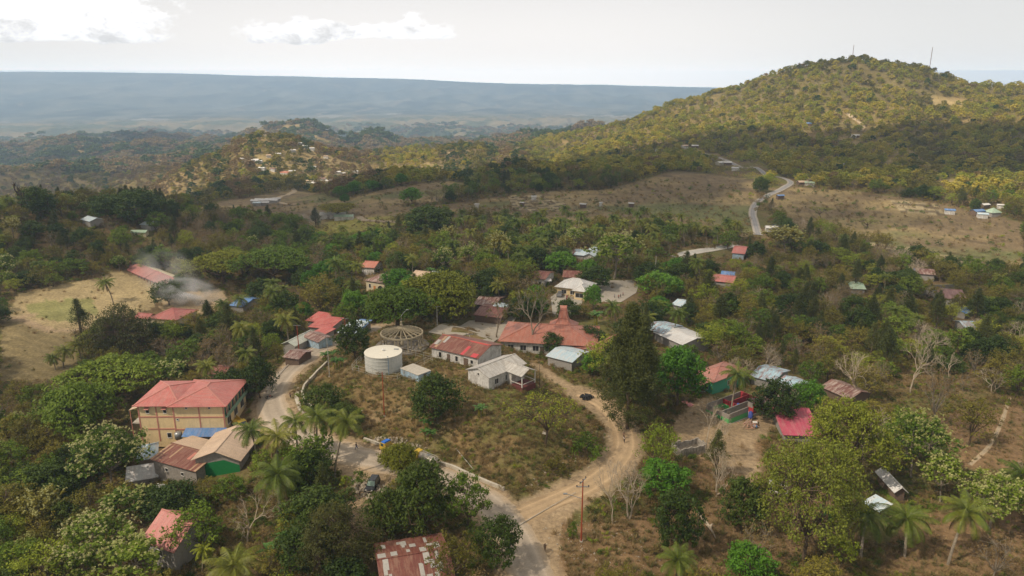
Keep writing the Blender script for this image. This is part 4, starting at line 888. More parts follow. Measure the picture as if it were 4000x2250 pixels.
while r_ < 4600:
    s = 5.1+.0040*r_; half = .80 if r_ > 120 else .9; nA = int(2*half*r_/s); a_ = (np.arange(nA)+rng.random(nA))/nA*2*half-half
    rr = r_+s*rng.random(nA); cand.append(np.stack([np.sin(a_)*rr, np.cos(a_)*rr, rr, np.full(nA, s)], -1)); r_ += s*.98
cand = np.concatenate(cand); x, y, rr, ss = cand.T; z = h(x, y)
hb = np.where(rr < 560, 5.6+4.6*rng.random(len(x)), np.where(rr < 1500, 3.8+4.2*rng.random(len(x))**1.5, 8+6*rng.random(len(x)))); rb = hb*.45
u, v, d = proj(x, y, z); ok = np.zeros(len(x), bool); nearm = rr < 1600
ok[nearm] = accept(x[nearm], y[nearm], z[nearm], hb[nearm], rb[nearm], rr[nearm])[0]; ok |= ~nearm
dens = np.ones(len(x)); bz = px_zone(Z_BARE, u, v) & (rr < 300); dens[bz] = .22; dens[px_zone(Z_GOLD, u, v)] = .72; dens[(rr < 300) & (v > 1000) & (u > 1640)] *= .5; dens[(rr < 330) & (u > 2250) & (v > 930)] *= .6
dens *= np.where((rr > 600) & (rr < 1600), .8+.2*sstep((fbm(x/90, y/90, 4)+.25)*2), 1); dens *= np.where((u > 1900) & (v > 980) & (rr < 300), .72, 1)
dens *= np.where(rr > 1600, np.where(fbm(x/260, y/260, 4) > .02, .95, .32), 1)
ok &= rng.random(len(x)) < dens
ok &= (u > -140) & (u < 2716) & (v < 1640)
x, y, z, rr, hb, rb, u, v, d = [t[ok] for t in (x, y, z, rr, hb, rb, u, v, d)]
print('trees', len(x), (rr < 560).sum())
qp = np.clip(.5+1.1*fbm(x/np.clip(rr*.07, 22, 130), y/np.clip(rr*.07, 22, 130), 2), 0, .999); wq = np.where(rr > 560, .62, .35); Q1 = rng.random(len(x)); Q1 = np.where(rng.random(len(x)) < wq, qp, Q1)
names = [species(u[i], v[i], rr[i], Q1[i], 0) for i in range(len(x))]
size = F*hb/d
infr = (u > -30) & (u < 2606) & (v-size*.8 < 1449)
order = np.argsort(-(size*infr))
LIM = dict(palm=110, teak=45, cas=70, bare=45); cnt = {}; single = np.zeros(len(x), bool); nt_ = 0
for i in order:
    if not infr[i] or rr[i] > 560: continue
    nm = names[i]; lim = LIM.get(nm, 290); kk = nm if nm in LIM else 'tree'
    if cnt.get(kk, 0) < lim*(1 if kk != 'tree' else 1): cnt[kk] = cnt.get(kk, 0)+1; single[i] = True
print('single', cnt)
LOOK = dict(mango='dark green dense tree', green='mid green leafy tree', bright='bright green tree', olive='olive toned tree', lime='yellow green feathery tree', dry='thin grey brown tree, half leafless', teak='cream flowering tree', cas='dark fuzzy casuarina', palm='coconut palm', bare='pale leafless tree')
def place(u, v):
    if v < 560: return 'on the left skyline of the woods' if u < 700 else 'at the near edge of the brown fields'
    if u < 500: return 'in the woods behind the sports field' if v < 730 else 'around the ploughed field' if v < 900 else 'left of the two storey house' if v < 1150 else 'in the lower left woods'
    if u < 900: return 'in the woods above the school yard' if v < 700 else 'between the school yard and the red roofs' if v < 860 else 'around the two storey house' if v < 1150 else 'in the lower woods left of the road'
    if u < 1300: return 'between the arched house and the fields' if v < 690 else 'around the ring pavilion' if v < 900 else 'between the lower road and the patched roof'
    if u < 1750: return 'in the palm grove below the brown fields' if v < 690 else 'around the orange roofed office' if v < 960 else 'beside the dirt track'
    if u < 2150: return 'at the end of the far road' if v < 700 else 'in the woods behind the tiled bungalow' if v < 930 else 'around the magenta roof' if v < 1180 else 'in the lower right woods'
    return 'below the right hand fields' if v < 760 else 'in the dry woods along the right edge' if v < 1050 else 'on the dry slope at the lower right'
keys = []
for i in range(len(x)):
    nm = names[i]; keys.append(nm+str(rng.integers(NV[nm])) if nm in NV else nm)
for i in np.nonzero(single)[0]:
    nm = names[i]; pr = PROTO[keys[i]]; s = hb[i]/pr['h']*(1.35 if nm == 'cas' else 1.12 if nm in ('palm', 'teak') else 1)
    sx = s*(.9+.35*rng.random()) if nm != 'palm' else .85+.25*rng.random()
    lb = LOOK[nm]+' '+place(u[i], v[i]); plant(keys[i], x[i], y[i], z[i]-.15, sx, s if nm != 'palm' else sx*(.8+.5*rng.random()), rng.random()*6.28, lb, lb.replace('tree', 'trees', 1) if nm != 'palm' and nm != 'cas' else lb.replace('palm', 'palms', 1).replace('casuarina', 'casuarinas'))
# ---------------------------------------------------------------- the woods beyond, past counting
src = bpy.data.collections.new('tree_kinds')
def addsrc(key, me, sc=1): o = bpy.data.objects.new(key, me); src.objects.link(o)
def joined(key):
    pr = PROTO[key]; vs = []; fs = []; ms = []; mats = []; b = 0
    for nm, me in pr['parts']:
        n = len(me.vertices); co = np.empty(n*3, np.float32); me.vertices.foreach_get('co', co); vs.append(co.reshape(-1, 3)); mats.append(me.materials[0])
        for pl in me.polygons: fs.append([i+b for i in pl.vertices]); ms.append(len(mats)-1)
        b += n
    me = bpy.data.meshes.new(key); me.from_pydata(np.concatenate(vs).tolist(), [], fs); [me.materials.append(m_) for m_ in mats]; me.polygons.foreach_set('material_index', ms); me.update(); return me
def blobtree(name, seed, leaf, H, rx, rz, n, per, size, cr):
    r = np.random.default_rng(seed); C = shell(n, rx, rz, H-rz, r, -.6, .45); V = cloudleaf(C, cr*(.7+.6*r.random(len(C))), per, size, r, .5, .7); f = quads(len(V)//4)
    mb = MB(); mb.tube([(0, 0, -1), (0, 0, H*.5)], [.2, .1], 4); k = len(V); V = np.concatenate([V, np.array(mb.v)]); f = np.concatenate([f, np.array([q_ for q_ in mb.f if len(q_) == 4])+k])
    return npmesh(name, V, f, [LM[leaf], BK['brown']], [0]*(k//4)+[1]*(len(f)-k//4))
srcs = ['mango0', 'mango1', 'green0', 'green1', 'olive0', 'olive1', 'olive2', 'lime0', 'dry0', 'dry1', 'teak0', 'teak2', 'cas0', 'cas1', 'palm0', 'palm1', 'palm3', 'bare0', 'bare1', 'bright0']
SM = {}
for k_ in srcs: SM[k_] = joined(k_)
for nm, leaf in (('hgold', 'gold'), ('holive', 'olive'), ('hdark', 'dark'), ('hdry', 'dry')):
    for j in range(2): SM[nm+str(j)] = blobtree(nm, 200+j+len(nm), leaf, 6.5, 3.3, 2.9, 34, 12, .42, .95)
SM['far_dark0'] = blobtree('far_dark', 220, 'dark', 9, 7, 4, 34, 10, 1.1, 2.2); SM['far_dry0'] = blobtree('far_dry', 221, 'dry', 8, 7, 4, 30, 9, 1.1, 2.2)
SN = sorted(SM)
for k_ in SN: addsrc(k_, SM[k_])
def pick(nm):
    c = [k_ for k_ in SN if k_.rstrip('0123456789') == nm]; return SN.index(c[rng.integers(len(c))])
def scatter(name, pts, idx, rot, scl, coll, label=None, cat=None):
    me = bpy.data.meshes.new(name); me.vertices.add(len(pts)); me.vertices.foreach_set('co', np.asarray(pts, np.float32).ravel())
    for nm, ty, dat in (('pick', 'INT', idx), ('rot', 'FLOAT_VECTOR', rot), ('scl', 'FLOAT_VECTOR', scl)):
        at = me.attributes.new(nm, ty, 'POINT'); at.data.foreach_set('value' if ty == 'INT' else 'vector', np.asarray(dat, np.int32 if ty == 'INT' else np.float32).ravel())
    ng = bpy.data.node_groups.new(name, 'GeometryNodeTree'); ng.interface.new_socket('Geometry', in_out='INPUT', socket_type='NodeSocketGeometry'); ng.interface.new_socket('Geometry', in_out='OUTPUT', socket_type='NodeSocketGeometry')
    n = ng.nodes; gi = n.new('NodeGroupInput'); go = n.new('NodeGroupOutput'); ip = n.new('GeometryNodeInstanceOnPoints'); ci = n.new('GeometryNodeCollectionInfo'); ci.inputs['Collection'].default_value = coll; ci.inputs['Separate Children'].default_value = True; ci.inputs['Reset Children'].default_value = True
    def na(nm, ty): o = n.new('GeometryNodeInputNamedAttribute'); o.data_type = ty; o.inputs['Name'].default_value = nm; return o.outputs['Attribute']
    lk = ng.links.new; e = n.new('FunctionNodeEulerToRotation'); lk(na('rot', 'FLOAT_VECTOR'), e.inputs[0])
    lk(gi.outputs[0], ip.inputs['Points']); lk(ci.outputs[0], ip.inputs['Instance']); ip.inputs['Pick Instance'].default_value = True; lk(na('pick', 'INT'), ip.inputs['Instance Index']); lk(e.outputs[0], ip.inputs['Rotation']); lk(na('scl', 'FLOAT_VECTOR'), ip.inputs['Scale']); lk(ip.outputs[0], go.inputs[0])
    o = link(name, me); md = o.modifiers.new('scatter', 'NODES'); md.node_group = ng; return tag(o, label, cat, kind='stuff')
rest = np.nonzero(~single)[0]; ids = np.array([pick(names[i]) for i in rest])
hh = np.array([PROTO[SN[k_]]['h'] if SN[k_] in PROTO else (6.5 if SN[k_][0] == 'h' else 9) for k_ in ids]); s = hb[rest]/hh; n_ = len(rest)
s = np.where([names[i] in ('palm', 'teak', 'cas') for i in rest], s*1.15, s); s = s*np.where(rr[rest] > 560, 1.12, 1)
scl = np.stack([s*(.85+.5*rng.random(n_))]*2+[s*(.9+.25*rng.random(n_))], -1); rot = np.stack([rng.normal(size=n_)*.05, rng.normal(size=n_)*.05, rng.random(n_)*6.28], -1)
for nm, m_, lb in (('forest', rr[rest] < 560, 'mixed woods with palms running back to the brown fields'), ('hill_forest', (rr[rest] >= 560) & (rr[rest] < 1600), 'golden green woods over the hill and ridges'), ('valley_forest', rr[rest] >= 1600, 'hazy woods on the valley ridges')):
    i2 = rest[m_]; scatter(nm, np.stack([x[i2], y[i2], z[i2]-.2], -1), ids[m_], rot[m_], scl[m_], src, lb, 'forest')
# ---------------------------------------------------------------- undergrowth and dry grass
def tuft(seed, leaf, n=26, hgt=.7, sp=.35):
    r = np.random.default_rng(seed); b = r.normal(size=(n, 3))*sp*.45; b[:, 2] = -.05; tp = b+np.stack([r.normal(size=n)*sp, r.normal(size=n)*sp, hgt*(.5+.6*r.random(n))], -1); sd = unit(np.stack([r.normal(size=n), r.normal(size=n), np.zeros(n)], -1))*.05
    V = np.stack([b-sd, b+sd, tp+sd*.4, tp-sd*.4], 1).reshape(-1, 3); return npmesh('tuft', V, quads(n), [LM[leaf]])
def bushlet(seed, leaf, H=1.1, rx=.9):
    r = np.random.default_rng(seed); C = shell(14, rx, H*.6, H*.45, r, -.5, .2); V = cloudleaf(C, np.full(len(C), .38), 16, .1, r, .6, .55); return npmesh('bushlet', V, quads(len(V)//4), [LM[leaf]])
cg = bpy.data.collections.new('grass_kinds')
for nm, me in (('a0', tuft(1, 'grass')), ('a1', tuft(2, 'grass', 34, .9, .5)), ('a2', tuft(3, 'grass', 20, .4, .5)), ('b0', bushlet(4, 'dry', 1.0)), ('b1', bushlet(5, 'green')), ('b2', bushlet(6, 'dry', 1.4, 1.0)), ('b3', bushlet(7, 'lime', .9)), ('b4', bushlet(8, 'dark', 1.6, 1.2))): cg.objects.link(bpy.data.objects.new(nm, me))
N_ = 130000; a_ = (rng.random(N_)*2-1)*.78; rg = 88*(560/88)**(rng.random(N_)**.85); gx, gy = np.sin(a_)*rg, np.cos(a_)*rg; gh = h(gx, gy); gu, gv, gd = proj(gx, gy, gh)
ok = (gu > -60) & (gu < 2640) & (gv < 1500)
for pts, w_ in SHOULD: ok &= dpoly(pts, gx, gy, False) > w_+.3+1.2*rng.random(N_)
kn = inpoly(KNOLL, gx, gy); opn = px_zone(Z_SPORT+Z_PLOUGH+Z_YARD+Z_SITE+NOBASE[-3:], gu, gv); fld = px_zone(Z_FIELD+Z_GREENF, gu, gv); bare = px_zone(Z_BARE, gu, gv)
pr_ = np.where(opn, .035, np.where(fld, .12, np.where(kn, .95, np.where(bare, .42, .8)))); ok &= rng.random(N_) < pr_
for rct in KEEPR[-75:]:
    if rct[1]-rct[0] < 330 and rct[3]-rct[2] < 180: ok &= ~((gu > rct[0]+3) & (gu < rct[1]-3) & (gv > rct[2]+.35*(rct[3]-rct[2])) & (gv < rct[3]-3)) | kn
sel = np.nonzero(ok)[0]; n_ = len(sel); patchn = fbm(gx[sel]/7, gy[sel]/7, 3); q_ = rng.random(n_); isb = q_ < np.where(kn[sel], np.where(patchn > .05, .42, .12), np.where(bare[sel], .12, np.where(opn[sel], .1, .55)))
gid = np.where(isb, 3+rng.choice([0, 0, 1, 2, 2, 3, 4], n_), rng.integers(0, 3, n_)); gs = np.where(isb, .5+.8*rng.random(n_)**2, .6+.7*rng.random(n_))*np.where(kn[sel] & isb, .75, 1)*np.clip(gd[sel]/230, .85, 1.6)
print('ground cover', n_)

for nm, m_, lb, ct in (('dry_grass', ~isb, 'straw coloured grass tufts over open ground and knoll', 'grass'), ('undergrowth', isb, 'low scrub and weeds between the trees', 'undergrowth')):
    k_ = sel[m_]; c_ = len(k_); scatter(nm, np.stack([gx[k_], gy[k_], gh[k_]], -1), gid[m_], np.stack([np.zeros(c_), np.zeros(c_), rng.random(c_)*6.28], -1), np.stack([gs[m_]]*3, -1), cg, lb, ct)

# scrub that ties the hill woods together
ch = bpy.data.collections.new('scrub_kinds')
for nm, lf in (('c0', 'gold'), ('c1', 'gold'), ('c2', 'olive'), ('c3', 'dry'), ('c4', 'dark'), ('c5', 'dry')): ch.objects.link(bpy.data.objects.new(nm, bushlet(30+int(nm[1]), lf, 2.6, 2.4)))
N_ = 60000; a_ = (rng.random(N_)*2-1)*.70; rg = np.sqrt(rng.random(N_)*(1450**2-540**2)+540**2); gx, gy = np.sin(a_)*rg, np.cos(a_)*rg; gh = h(gx, gy); gu, gv, gd = proj(gx, gy, gh)
ok = (gu > -60) & (gu < 2640) & ~px_zone(Z_FIELD+Z_GREENF, gu, gv) & (dpoly(FARW[0][0], gx, gy, False) > 6) & ((gu > 500) | (gd > 900)); ok &= rng.random(N_) < np.where(px_zone(Z_GOLD, gu, gv), .3, .9)
k_ = np.nonzero(ok)[0]; c_ = len(k_); pn = fbm(gx[k_]/60, gy[k_]/60, 3)+.35*rng.normal(size=c_); gi = np.where(pn > .25, rng.integers(0, 2, c_), np.where(pn > -.05, rng.choice([0, 2, 2, 5], c_), rng.choice([3, 4, 5, 2], c_))); sc3 = (.7+.9*rng.random(c_)**1.5)
scatter('hill_scrub', np.stack([gx[k_], gy[k_], gh[k_]-.2], -1), gi, np.stack([np.zeros(c_), np.zeros(c_), rng.random(c_)*6.28], -1), np.stack([sc3*1.2, sc3*1.2, sc3], -1), ch, 'golden brown scrub covering the hill between its trees', 'scrub')
# ---------------------------------------------------------------- roofing and walls
RC = dict(rust=((.15, .045, .033), (.19, .07, .05), -.2, (.24, .13, .09)), rusty=((.13, .05, .04), (.20, .10, .08), 0, (.38, .31, .27)), tan=((.50, .36, .25), (.56, .41, .29), 0, None), tin=((.50, .51, .51), (.60, .60, .59), 0, None),
          white=((.60, .605, .61), (.66, .66, .655), 0, None), grey=((.40, .385, .36), (.47, .45, .42), 0, (.30, .27, .24)), blue=((.06, .18, .42), (.10, .25, .50), 0, None), paleblue=((.36, .48, .58), (.45, .56, .64), 0, (.5, .5, .5)),
          red=((.42, .08, .07), (.47, .10, .085), 0, None), pink=((.41, .115, .10), (.45, .135, .115), 0, None), dusty=((.42, .135, .12), (.46, .16, .14), 0, None), orange=((.38, .125, .08), (.42, .15, .095), 0, None), magenta=((.42, .05, .10), (.46, .06, .115), 0, None),
          tile=((.36, .14, .105), (.41, .17, .13), 0, None), green=((.28, .42, .30), (.36, .5, .38), 0, None), brown=((.13, .06, .06), (.17, .08, .075), 0, None), mix=((.13, .05, .042), (.50, .48, .46), -.35, None), bluemix=((.30, .44, .54), (.40, .52, .60), 0, (.24, .10, .08)), greenw=((.45, .50, .43), (.52, .56, .50), 0, None))
def rmat(k, along_y): c = RC[k]; return sheetroof(c[0], c[1], c[2], R(90) if along_y else 0, c[3], bw=2.4 if k not in ('tile', 'orange') else .45, bh=(1.3 if k == 'mix' else .85) if k not in ('tile', 'orange') else .3, fade=.1)
WC = dict(white=paint((.70, .68, .65), .08, .8, dirt=(.26, .23, .20, .6)), cream=paint((.78, .60, .34), .06, .7, dirt=(.45, .34, .2, .22)), block=paint((.30, .27, .24), .2, .9, sc=2), green=paint((.015, .19, .055), .1, .6), lgreen=paint((.10, .42, .13), .1, .6), teal=paint((.07, .34, .22), .1, .6),
          grey=paint((.33, .31, .29), .2, .9), red=paint((.42, .05, .06), .1, .6), wood=paint((.16, .11, .08), .25, .9), bluew=paint((.36, .52, .66), .12, .7, dirt=(.25, .22, .18, .6)), ochre=paint((.60, .52, .36), .1, .8), bamboo=paint((.30, .23, .15), .2, .9))
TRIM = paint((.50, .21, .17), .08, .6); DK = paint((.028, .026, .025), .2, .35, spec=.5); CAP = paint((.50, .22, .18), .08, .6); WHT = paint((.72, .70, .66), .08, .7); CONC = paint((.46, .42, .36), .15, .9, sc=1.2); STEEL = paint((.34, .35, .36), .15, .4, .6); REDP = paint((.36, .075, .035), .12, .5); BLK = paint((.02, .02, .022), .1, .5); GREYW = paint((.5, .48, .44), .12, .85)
def plane(mb, poly, th=.1):
    n = len(poly); return mb.add([tuple(p) for p in poly]+[(p[0], p[1], p[2]-th) for p in poly], [tuple(range(n)), tuple(range(2*n-1, n-1, -1))]+[(i, n+i, n+(i+1) % n, (i+1) % n) for i in range(n)])
def roofplanes(t, L, W, z, rh, x0=0, y0=0):
    a, b, c, d = [(x0-L/2, y0-W/2, z), (x0+L/2, y0-W/2, z), (x0+L/2, y0+W/2, z), (x0-L/2, y0+W/2, z)]; zr = z+rh; k = min(L, W)/2
    if t == 'gx': r1, r2 = (x0-L/2, y0, zr), (x0+L/2, y0, zr); return [[a, b, r2, r1], [c, d, r1, r2]], [(r1, r2)]
    if t == 'gy': r1, r2 = (x0, y0-W/2, zr), (x0, y0+W/2, zr); return [[a, r1, r2, d], [b, c, r2, r1]], [(r1, r2)]
    if t == 'hx': r1, r2 = (x0-L/2+k, y0, zr), (x0+L/2-k, y0, zr); return [[a, b, r2, r1], [b, c, r2], [c, d, r1, r2], [d, a, r1]], [(r1, r2), (a, r1), (d, r1), (b, r2), (c, r2)]
    if t == 'hy': r1, r2 = (x0, y0-W/2+k, zr), (x0, y0+W/2-k, zr); return [[a, b, r1], [b, c, r2, r1], [c, d, r2], [d, a, r1, r2]], [(r1, r2), (a, r1), (b, r1), (c, r2), (d, r2)]
    if t == 'pyr': r1 = (x0, y0, zr); return [[a, b, r1], [b, c, r1], [c, d, r1], [d, a, r1]], [(q_, r1) for q_ in (a, b, c, d)]
    c2, d2 = (c[0], c[1], zr), (d[0], d[1], zr); a2, b2 = (a[0], a[1], zr), (b[0], b[1], zr)
    if t == 'shed': return [[a, b, c2, d2]], []
    if t == 'shedn': return [[a2, b2, c, d]], []
    if t == 'shedl': return [[a, b2, c2, d]], []      # high on the right
    if t == 'shedr': return [[a2, b, c, d2]], []
    return [[a, b, c, d]], []
def frame3(A, B, C, eh, zb=None):
    z = zb if zb is not None else G(*A).z
    for _ in range(4):
        a, b, c = [P(*q_, z+eh) for q_ in (A, B, C)]
        if zb is not None: break
        m_ = (a+c)/2; z = hz(m_.x, m_.y)
    ux = (b-a).normalized(); uy = Vector((-ux.y, ux.x, 0)); W = (c-b).dot(uy)
    if W < 0: uy = -uy; W = -W
    L_ = (b-a).length; ctr = a+ux*L_/2+uy*W/2; return Vector((ctr.x, ctr.y, z)), math.atan2(ux.y, ux.x), L_, W
def window(root, side, L, W, t, z0, w, hgt, pane=DK, fm=WHT, name='window', sill=True, awn=None):
    """t runs along the side, metres from its middle"""
    mb = MB(); e = .06; f = .09
    pts = dict(f=(1, 0, -W/2), b=(1, 0, W/2), r=(0, 1, L/2), l=(0, 1, -L/2))[side]; sg = -1 if side in 'fl' else 1
    def bx(m_, a0, a1, z0_, z1_, d0, d1):
        d0, d1 = sorted((pts[2]+sg*d0, pts[2]+sg*d1))
        if pts[0]: m_.box(a0, a1, d0, d1, z0_, z1_)
        else: m_.box(d0, d1, a0, a1, z0_, z1_)
    bx(mb, t-w/2-f, t-w/2, z0-f, z0+hgt+f, -.02, e); bx(mb, t+w/2, t+w/2+f, z0-f, z0+hgt+f, -.02, e); bx(mb, t-w/2, t+w/2, z0+hgt, z0+hgt+f, -.02, e); bx(mb, t-w/2, t+w/2, z0-f, z0, -.02, e+.05)
    if w > 1.1: bx(mb, t-.03, t+.03, z0, z0+hgt, 0, e-.01)
    fr = mb.build(name, fm, root); m2 = MB(); bx(m2, t-w/2, t+w/2, z0, z0+hgt, -.01, .02); m2.build('pane', pane, fr)
    if awn:
        m3 = MB(); 
        if pts[0]: m3.hexa([(t-w/2-.2, pts[2]+sg*.7, z0+hgt), (t+w/2+.2, pts[2]+sg*.7, z0+hgt), (t+w/2+.2, pts[2]+sg*.02, z0+hgt+.4), (t-w/2-.2, pts[2]+sg*.02, z0+hgt+.4)], [(t-w/2-.2, pts[2]+sg*.7, z0+hgt+.06), (t+w/2+.2, pts[2]+sg*.7, z0+hgt+.06), (t+w/2+.2, pts[2]+sg*.02, z0+hgt+.46), (t-w/2-.2, pts[2]+sg*.02, z0+hgt+.46)]); m3.build('awning', awn, fr)
    return fr
def door(root, side, L, W, t, w=.95, hgt=2.05, mat=None, z0=0):
    mb = MB(); pts = dict(f=(1, -W/2, -1), b=(1, W/2, 1), r=(0, L/2, 1), l=(0, -L/2, -1))[side]; y0, y1 = sorted((pts[1]-pts[2]*.02, pts[1]+pts[2]*.06))
    (mb.box(t-w/2, t+w/2, y0, y1, z0, z0+hgt) if pts[0] else mb.box(y0, y1, t-w/2, t+w/2, z0, z0+hgt)); o = mb.build('door', mat or WC['wood'], root)
    m2 = MB(); yh = pts[1]+pts[2]*.09; (m2.box(t+w*.3, t+w*.4, min(yh, yh-pts[2]*.04), max(yh, yh-pts[2]*.04), z0+.95, z0+1.05) if pts[0] else m2.box(min(yh, yh-pts[2]*.04), max(yh, yh-pts[2]*.04), t+w*.3, t+w*.4, z0+.95, z0+1.05)); m2.build('handle', STEEL, o); return o
def walls(root, t, L, W, z, rh, wm, zb=-1.5, x0=0, y0=0, name='wall', ov=.5):
    k = rh*(1-2*ov/W) if t == 'gx' else rh*(1-2*ov/L); mb = MB(); l, w = L/2-ov, W/2-ov; zt = z+(rh*ov/(W/2) if t in ('gx', 'hx', 'hy', 'pyr') else rh*ov/(L/2) if t == 'gy' else 0)-.13
    if t == 'gx':
        pr = [(-w, zb), (w, zb), (w, zt), (0, z+rh-.16), (-w, zt)]; mb.add([(x0-l, y0+a, b) for a, b in pr]+[(x0+l, y0+a, b) for a, b in pr], [(0, 1, 2, 3, 4)[::-1], (5, 6, 7, 8, 9)]+[(i, (i+1) % 5, 5+(i+1) % 5, 5+i) for i in range(5)])
    elif t == 'gy':
        pr = [(-l, zb), (l, zb), (l, zt), (0, z+rh-.16), (-l, zt)]; mb.xprism([(x0+a, b) for a, b in pr], y0-w, y0+w)
    elif t in ('shed', 'shedn'):
        za, zb_ = (z-.13+rh*ov/W, z+rh*(1-ov/W)-.13) if t == 'shed' else (z+rh*(1-ov/W)-.13, z-.13+rh*ov/W); mb.hexa([(x0-l, y0-w, zb), (x0+l, y0-w, zb), (x0+l, y0+w, zb), (x0-l, y0+w, zb)], [(x0-l, y0-w, za), (x0+l, y0-w, za), (x0+l, y0+w, zb_), (x0-l, y0+w, zb_)])
    elif t in ('shedl', 'shedr'):
        za, zb_ = (z-.13, z+rh-.13) if t == 'shedl' else (z+rh-.13, z-.13); mb.hexa([(x0-l, y0-w, zb), (x0+l, y0-w, zb), (x0+l, y0+w, zb), (x0-l, y0+w, zb)], [(x0-l, y0-w, za), (x0+l, y0-w, zb_), (x0+l, y0+w, zb_), (x0-l, y0+w, za)])
    else: mb.box(x0-l, x0+l, y0-w, y0+w, zb, min(zt, z+.02))
    return mb.build(name, wm, root)
def roof(root, t, L, W, z, rh, rk, x0=0, y0=0, cap=True, name='roof', capm=None, th=.12):
    pl, rd = roofplanes(t, L, W, z, rh, x0, y0); mb = MB(); [plane(mb, p, th) for p in pl]; ay = t in ('gx', 'hx', 'shed', 'shedn', 'pyr', 'flat'); o = mb.build(name, rmat(rk, ay) if isinstance(rk, str) else rk, root)
    if cap and rd:
        m2 = MB(); [m2.bar((a[0], a[1], a[2]+.04), (b[0], b[1], b[2]+.04), .32, .07) for a, b in rd]; m2.build('ridge_cap', capm or rmat(rk, ay), o)
    return o
def house(A, B, C, eh, t, rh, rk, wk, label, name='house', cat='house', wins=(), doors=(), zb=None, cap=True, ov=.5, group=None, capm=None):
    c, rz, L, W = frame3(A, B, C, eh, zb); root = empty(name, c, rz, label, cat, group); root['_L'] = L; root['_W'] = W
    if wk: walls(root, t, L, W, eh, rh, WC[wk] if isinstance(wk, str) else wk, ov=ov)
    roof(root, t, L, W, eh, rh, rk, cap=cap, capm=capm)
    for s in wins: window(root, s[0], L-2*ov, W-2*ov, s[1]*((L if s[0] in 'fb' else W)/2-ov), *s[2:])
    for s in doors: door(root, s[0], L-2*ov, W-2*ov, s[1]*((L if s[0] in 'fb' else W)/2-ov), *s[2:])
    del root['_L']; del root['_W']
    return root, L, W, eh
def hut(u, v, L, W, rzdeg, rk, wk, label, eh=2.4, rh=1.0, t='gx', name='house', cat='house', group=None, sink=0):
    p = G(u, v); root = empty(name, (p.x, p.y, p.z-sink), R(rzdeg), label, cat, group)
    if wk: walls(root, t, L, W, eh, rh, WC[wk], ov=.35, zb=-2)
    roof(root, t, L, W, eh, rh, rk, cap=False); return root
W2 = ((1.0, 1.1),)
# ---- two storey house with the big pink hipped roof
c, rz, L, W = frame3((418, 1024), (568, 1023), (618, 954), 9.3, -5.6)
h1 = empty('two_storey_house', c, rz, 'two storey cream house with large pink hipped roof and blue awning', 'house'); ov = .9
walls(h1, 'hy', L, W, 9.3, 2.0, WC['cream'], ov=ov); rf = roof(h1, 'hy', L, W, 9.3, 2.1, 'pink', capm=CAP)
p1 = P(331, 1023, 3.7); p2 = P(399, 958, 3.7); iv = Matrix.Rotation(-rz, 3, 'Z'); q1 = iv@(p1-c); q2 = iv@(p2-c)
x0, x1 = q1.x, -L/2+3.0; y0, y1 = -W/2+.45, q2.y; mx, my = (x0+x1)/2, (y0+y1)/2
walls(h1, 'hx', x1-x0, y1-y0, 9.3, 1.9, WC['cream'], x0=mx, y0=my, ov=.8); roof(h1, 'hx', x1-x0, y1-y0, 9.3, 1.9, 'pink', x0=mx, y0=my, capm=CAP)
mb = MB(); fy = -W/2+ov; fy2 = y0+.8; lx = x0+.8; rx_ = L/2-ov; lw = -L/2+ov
for x_ in (lw+.02, lw+(rx_-lw)*.5, rx_-.3): mb.box(x_, x_+.28, fy-.06, fy+.05, 0, 9.2)
for x_ in (lx, lx+(lw-lx)*.5): mb.box(x_, x_+.28, fy2-.06, fy2+.05, 0, 9.2)
for z_ in (3.0, 6.1): mb.box(lw, rx_+.02, fy-.08, fy+.03, z_, z_+.28); mb.box(lx-.05, lw, fy2-.08, fy2+.03, z_, z_+.28)
mb.build('pilasters', TRIM, h1)
for x_ in (lx+(lw-lx)*.27, lx+(lw-lx)*.76): window(h1, 'f', 0, -2*fy2, x_, 7.2, .7, 1.1, awn=TRIM)
for x_, z_ in ((lw+(rx_-lw)*.27, 8.4), (lw+(rx_-lw)*.72, 8.4), (lw+.9, 5.5)): window(h1, 'f', 0, W-2*ov, x_, z_, .45, .35)
window(h1, 'f', 0, -2*fy2, lx+(lw-lx)*.8, .9, .9, 1.2)
mb = MB(); mb.box(rx_, rx_+.75, fy, W/2-ov, 6.15, 6.3); mb.box(rx_+.65, rx_+.72, fy, W/2-ov, 6.3, 7.2); h_ = mb.build('balcony', paint((.18, .30, .22), .1, .4), h1)
mb = MB(); [mb.box(rx_+.6, rx_+.72, fy+(W-2*ov)*k/6-.06, fy+(W-2*ov)*k/6+.06, 7.2, 9.25) for k in range(7)]; mb.build('post', TRIM, h_)
mb = MB(); [mb.box(rx_+.005, rx_+.03, fy+(W-2*ov)*(k+.12)/6, fy+(W-2*ov)*(k+.88)/6, 6.5, 8.8) for k in range(6)]; mb.build('glass_front', paint((.09, .17, .14), .1, .2, spec=.6), h1)
for k in range(3): window(h1, 'r', 2*rx_, 0, fy+2.5+k*4.5, 3.6, 2.2, 1.7)
mb = MB(); ax = lw+(rx_-lw)*.22; mb.hexa([(ax, fy-3.0, 2.7), (rx_+.3, fy-3.0, 2.7), (rx_+.3, fy-.09, 3.5), (ax, fy-.09, 3.5)], [(ax, fy-3.0, 2.78), (rx_+.3, fy-3.0, 2.78), (rx_+.3, fy-.09, 3.58), (ax, fy-.09, 3.58)]); aw = mb.build('awning', rmat('blue', 1), h1)
mb = MB(); [mb.bar((x_, fy-2.9, -1), (x_, fy-2.9, 2.7), .1) for x_ in (ax+.1, (ax+rx_)/2, rx_+.2)]; mb.build('post', STEEL, aw)
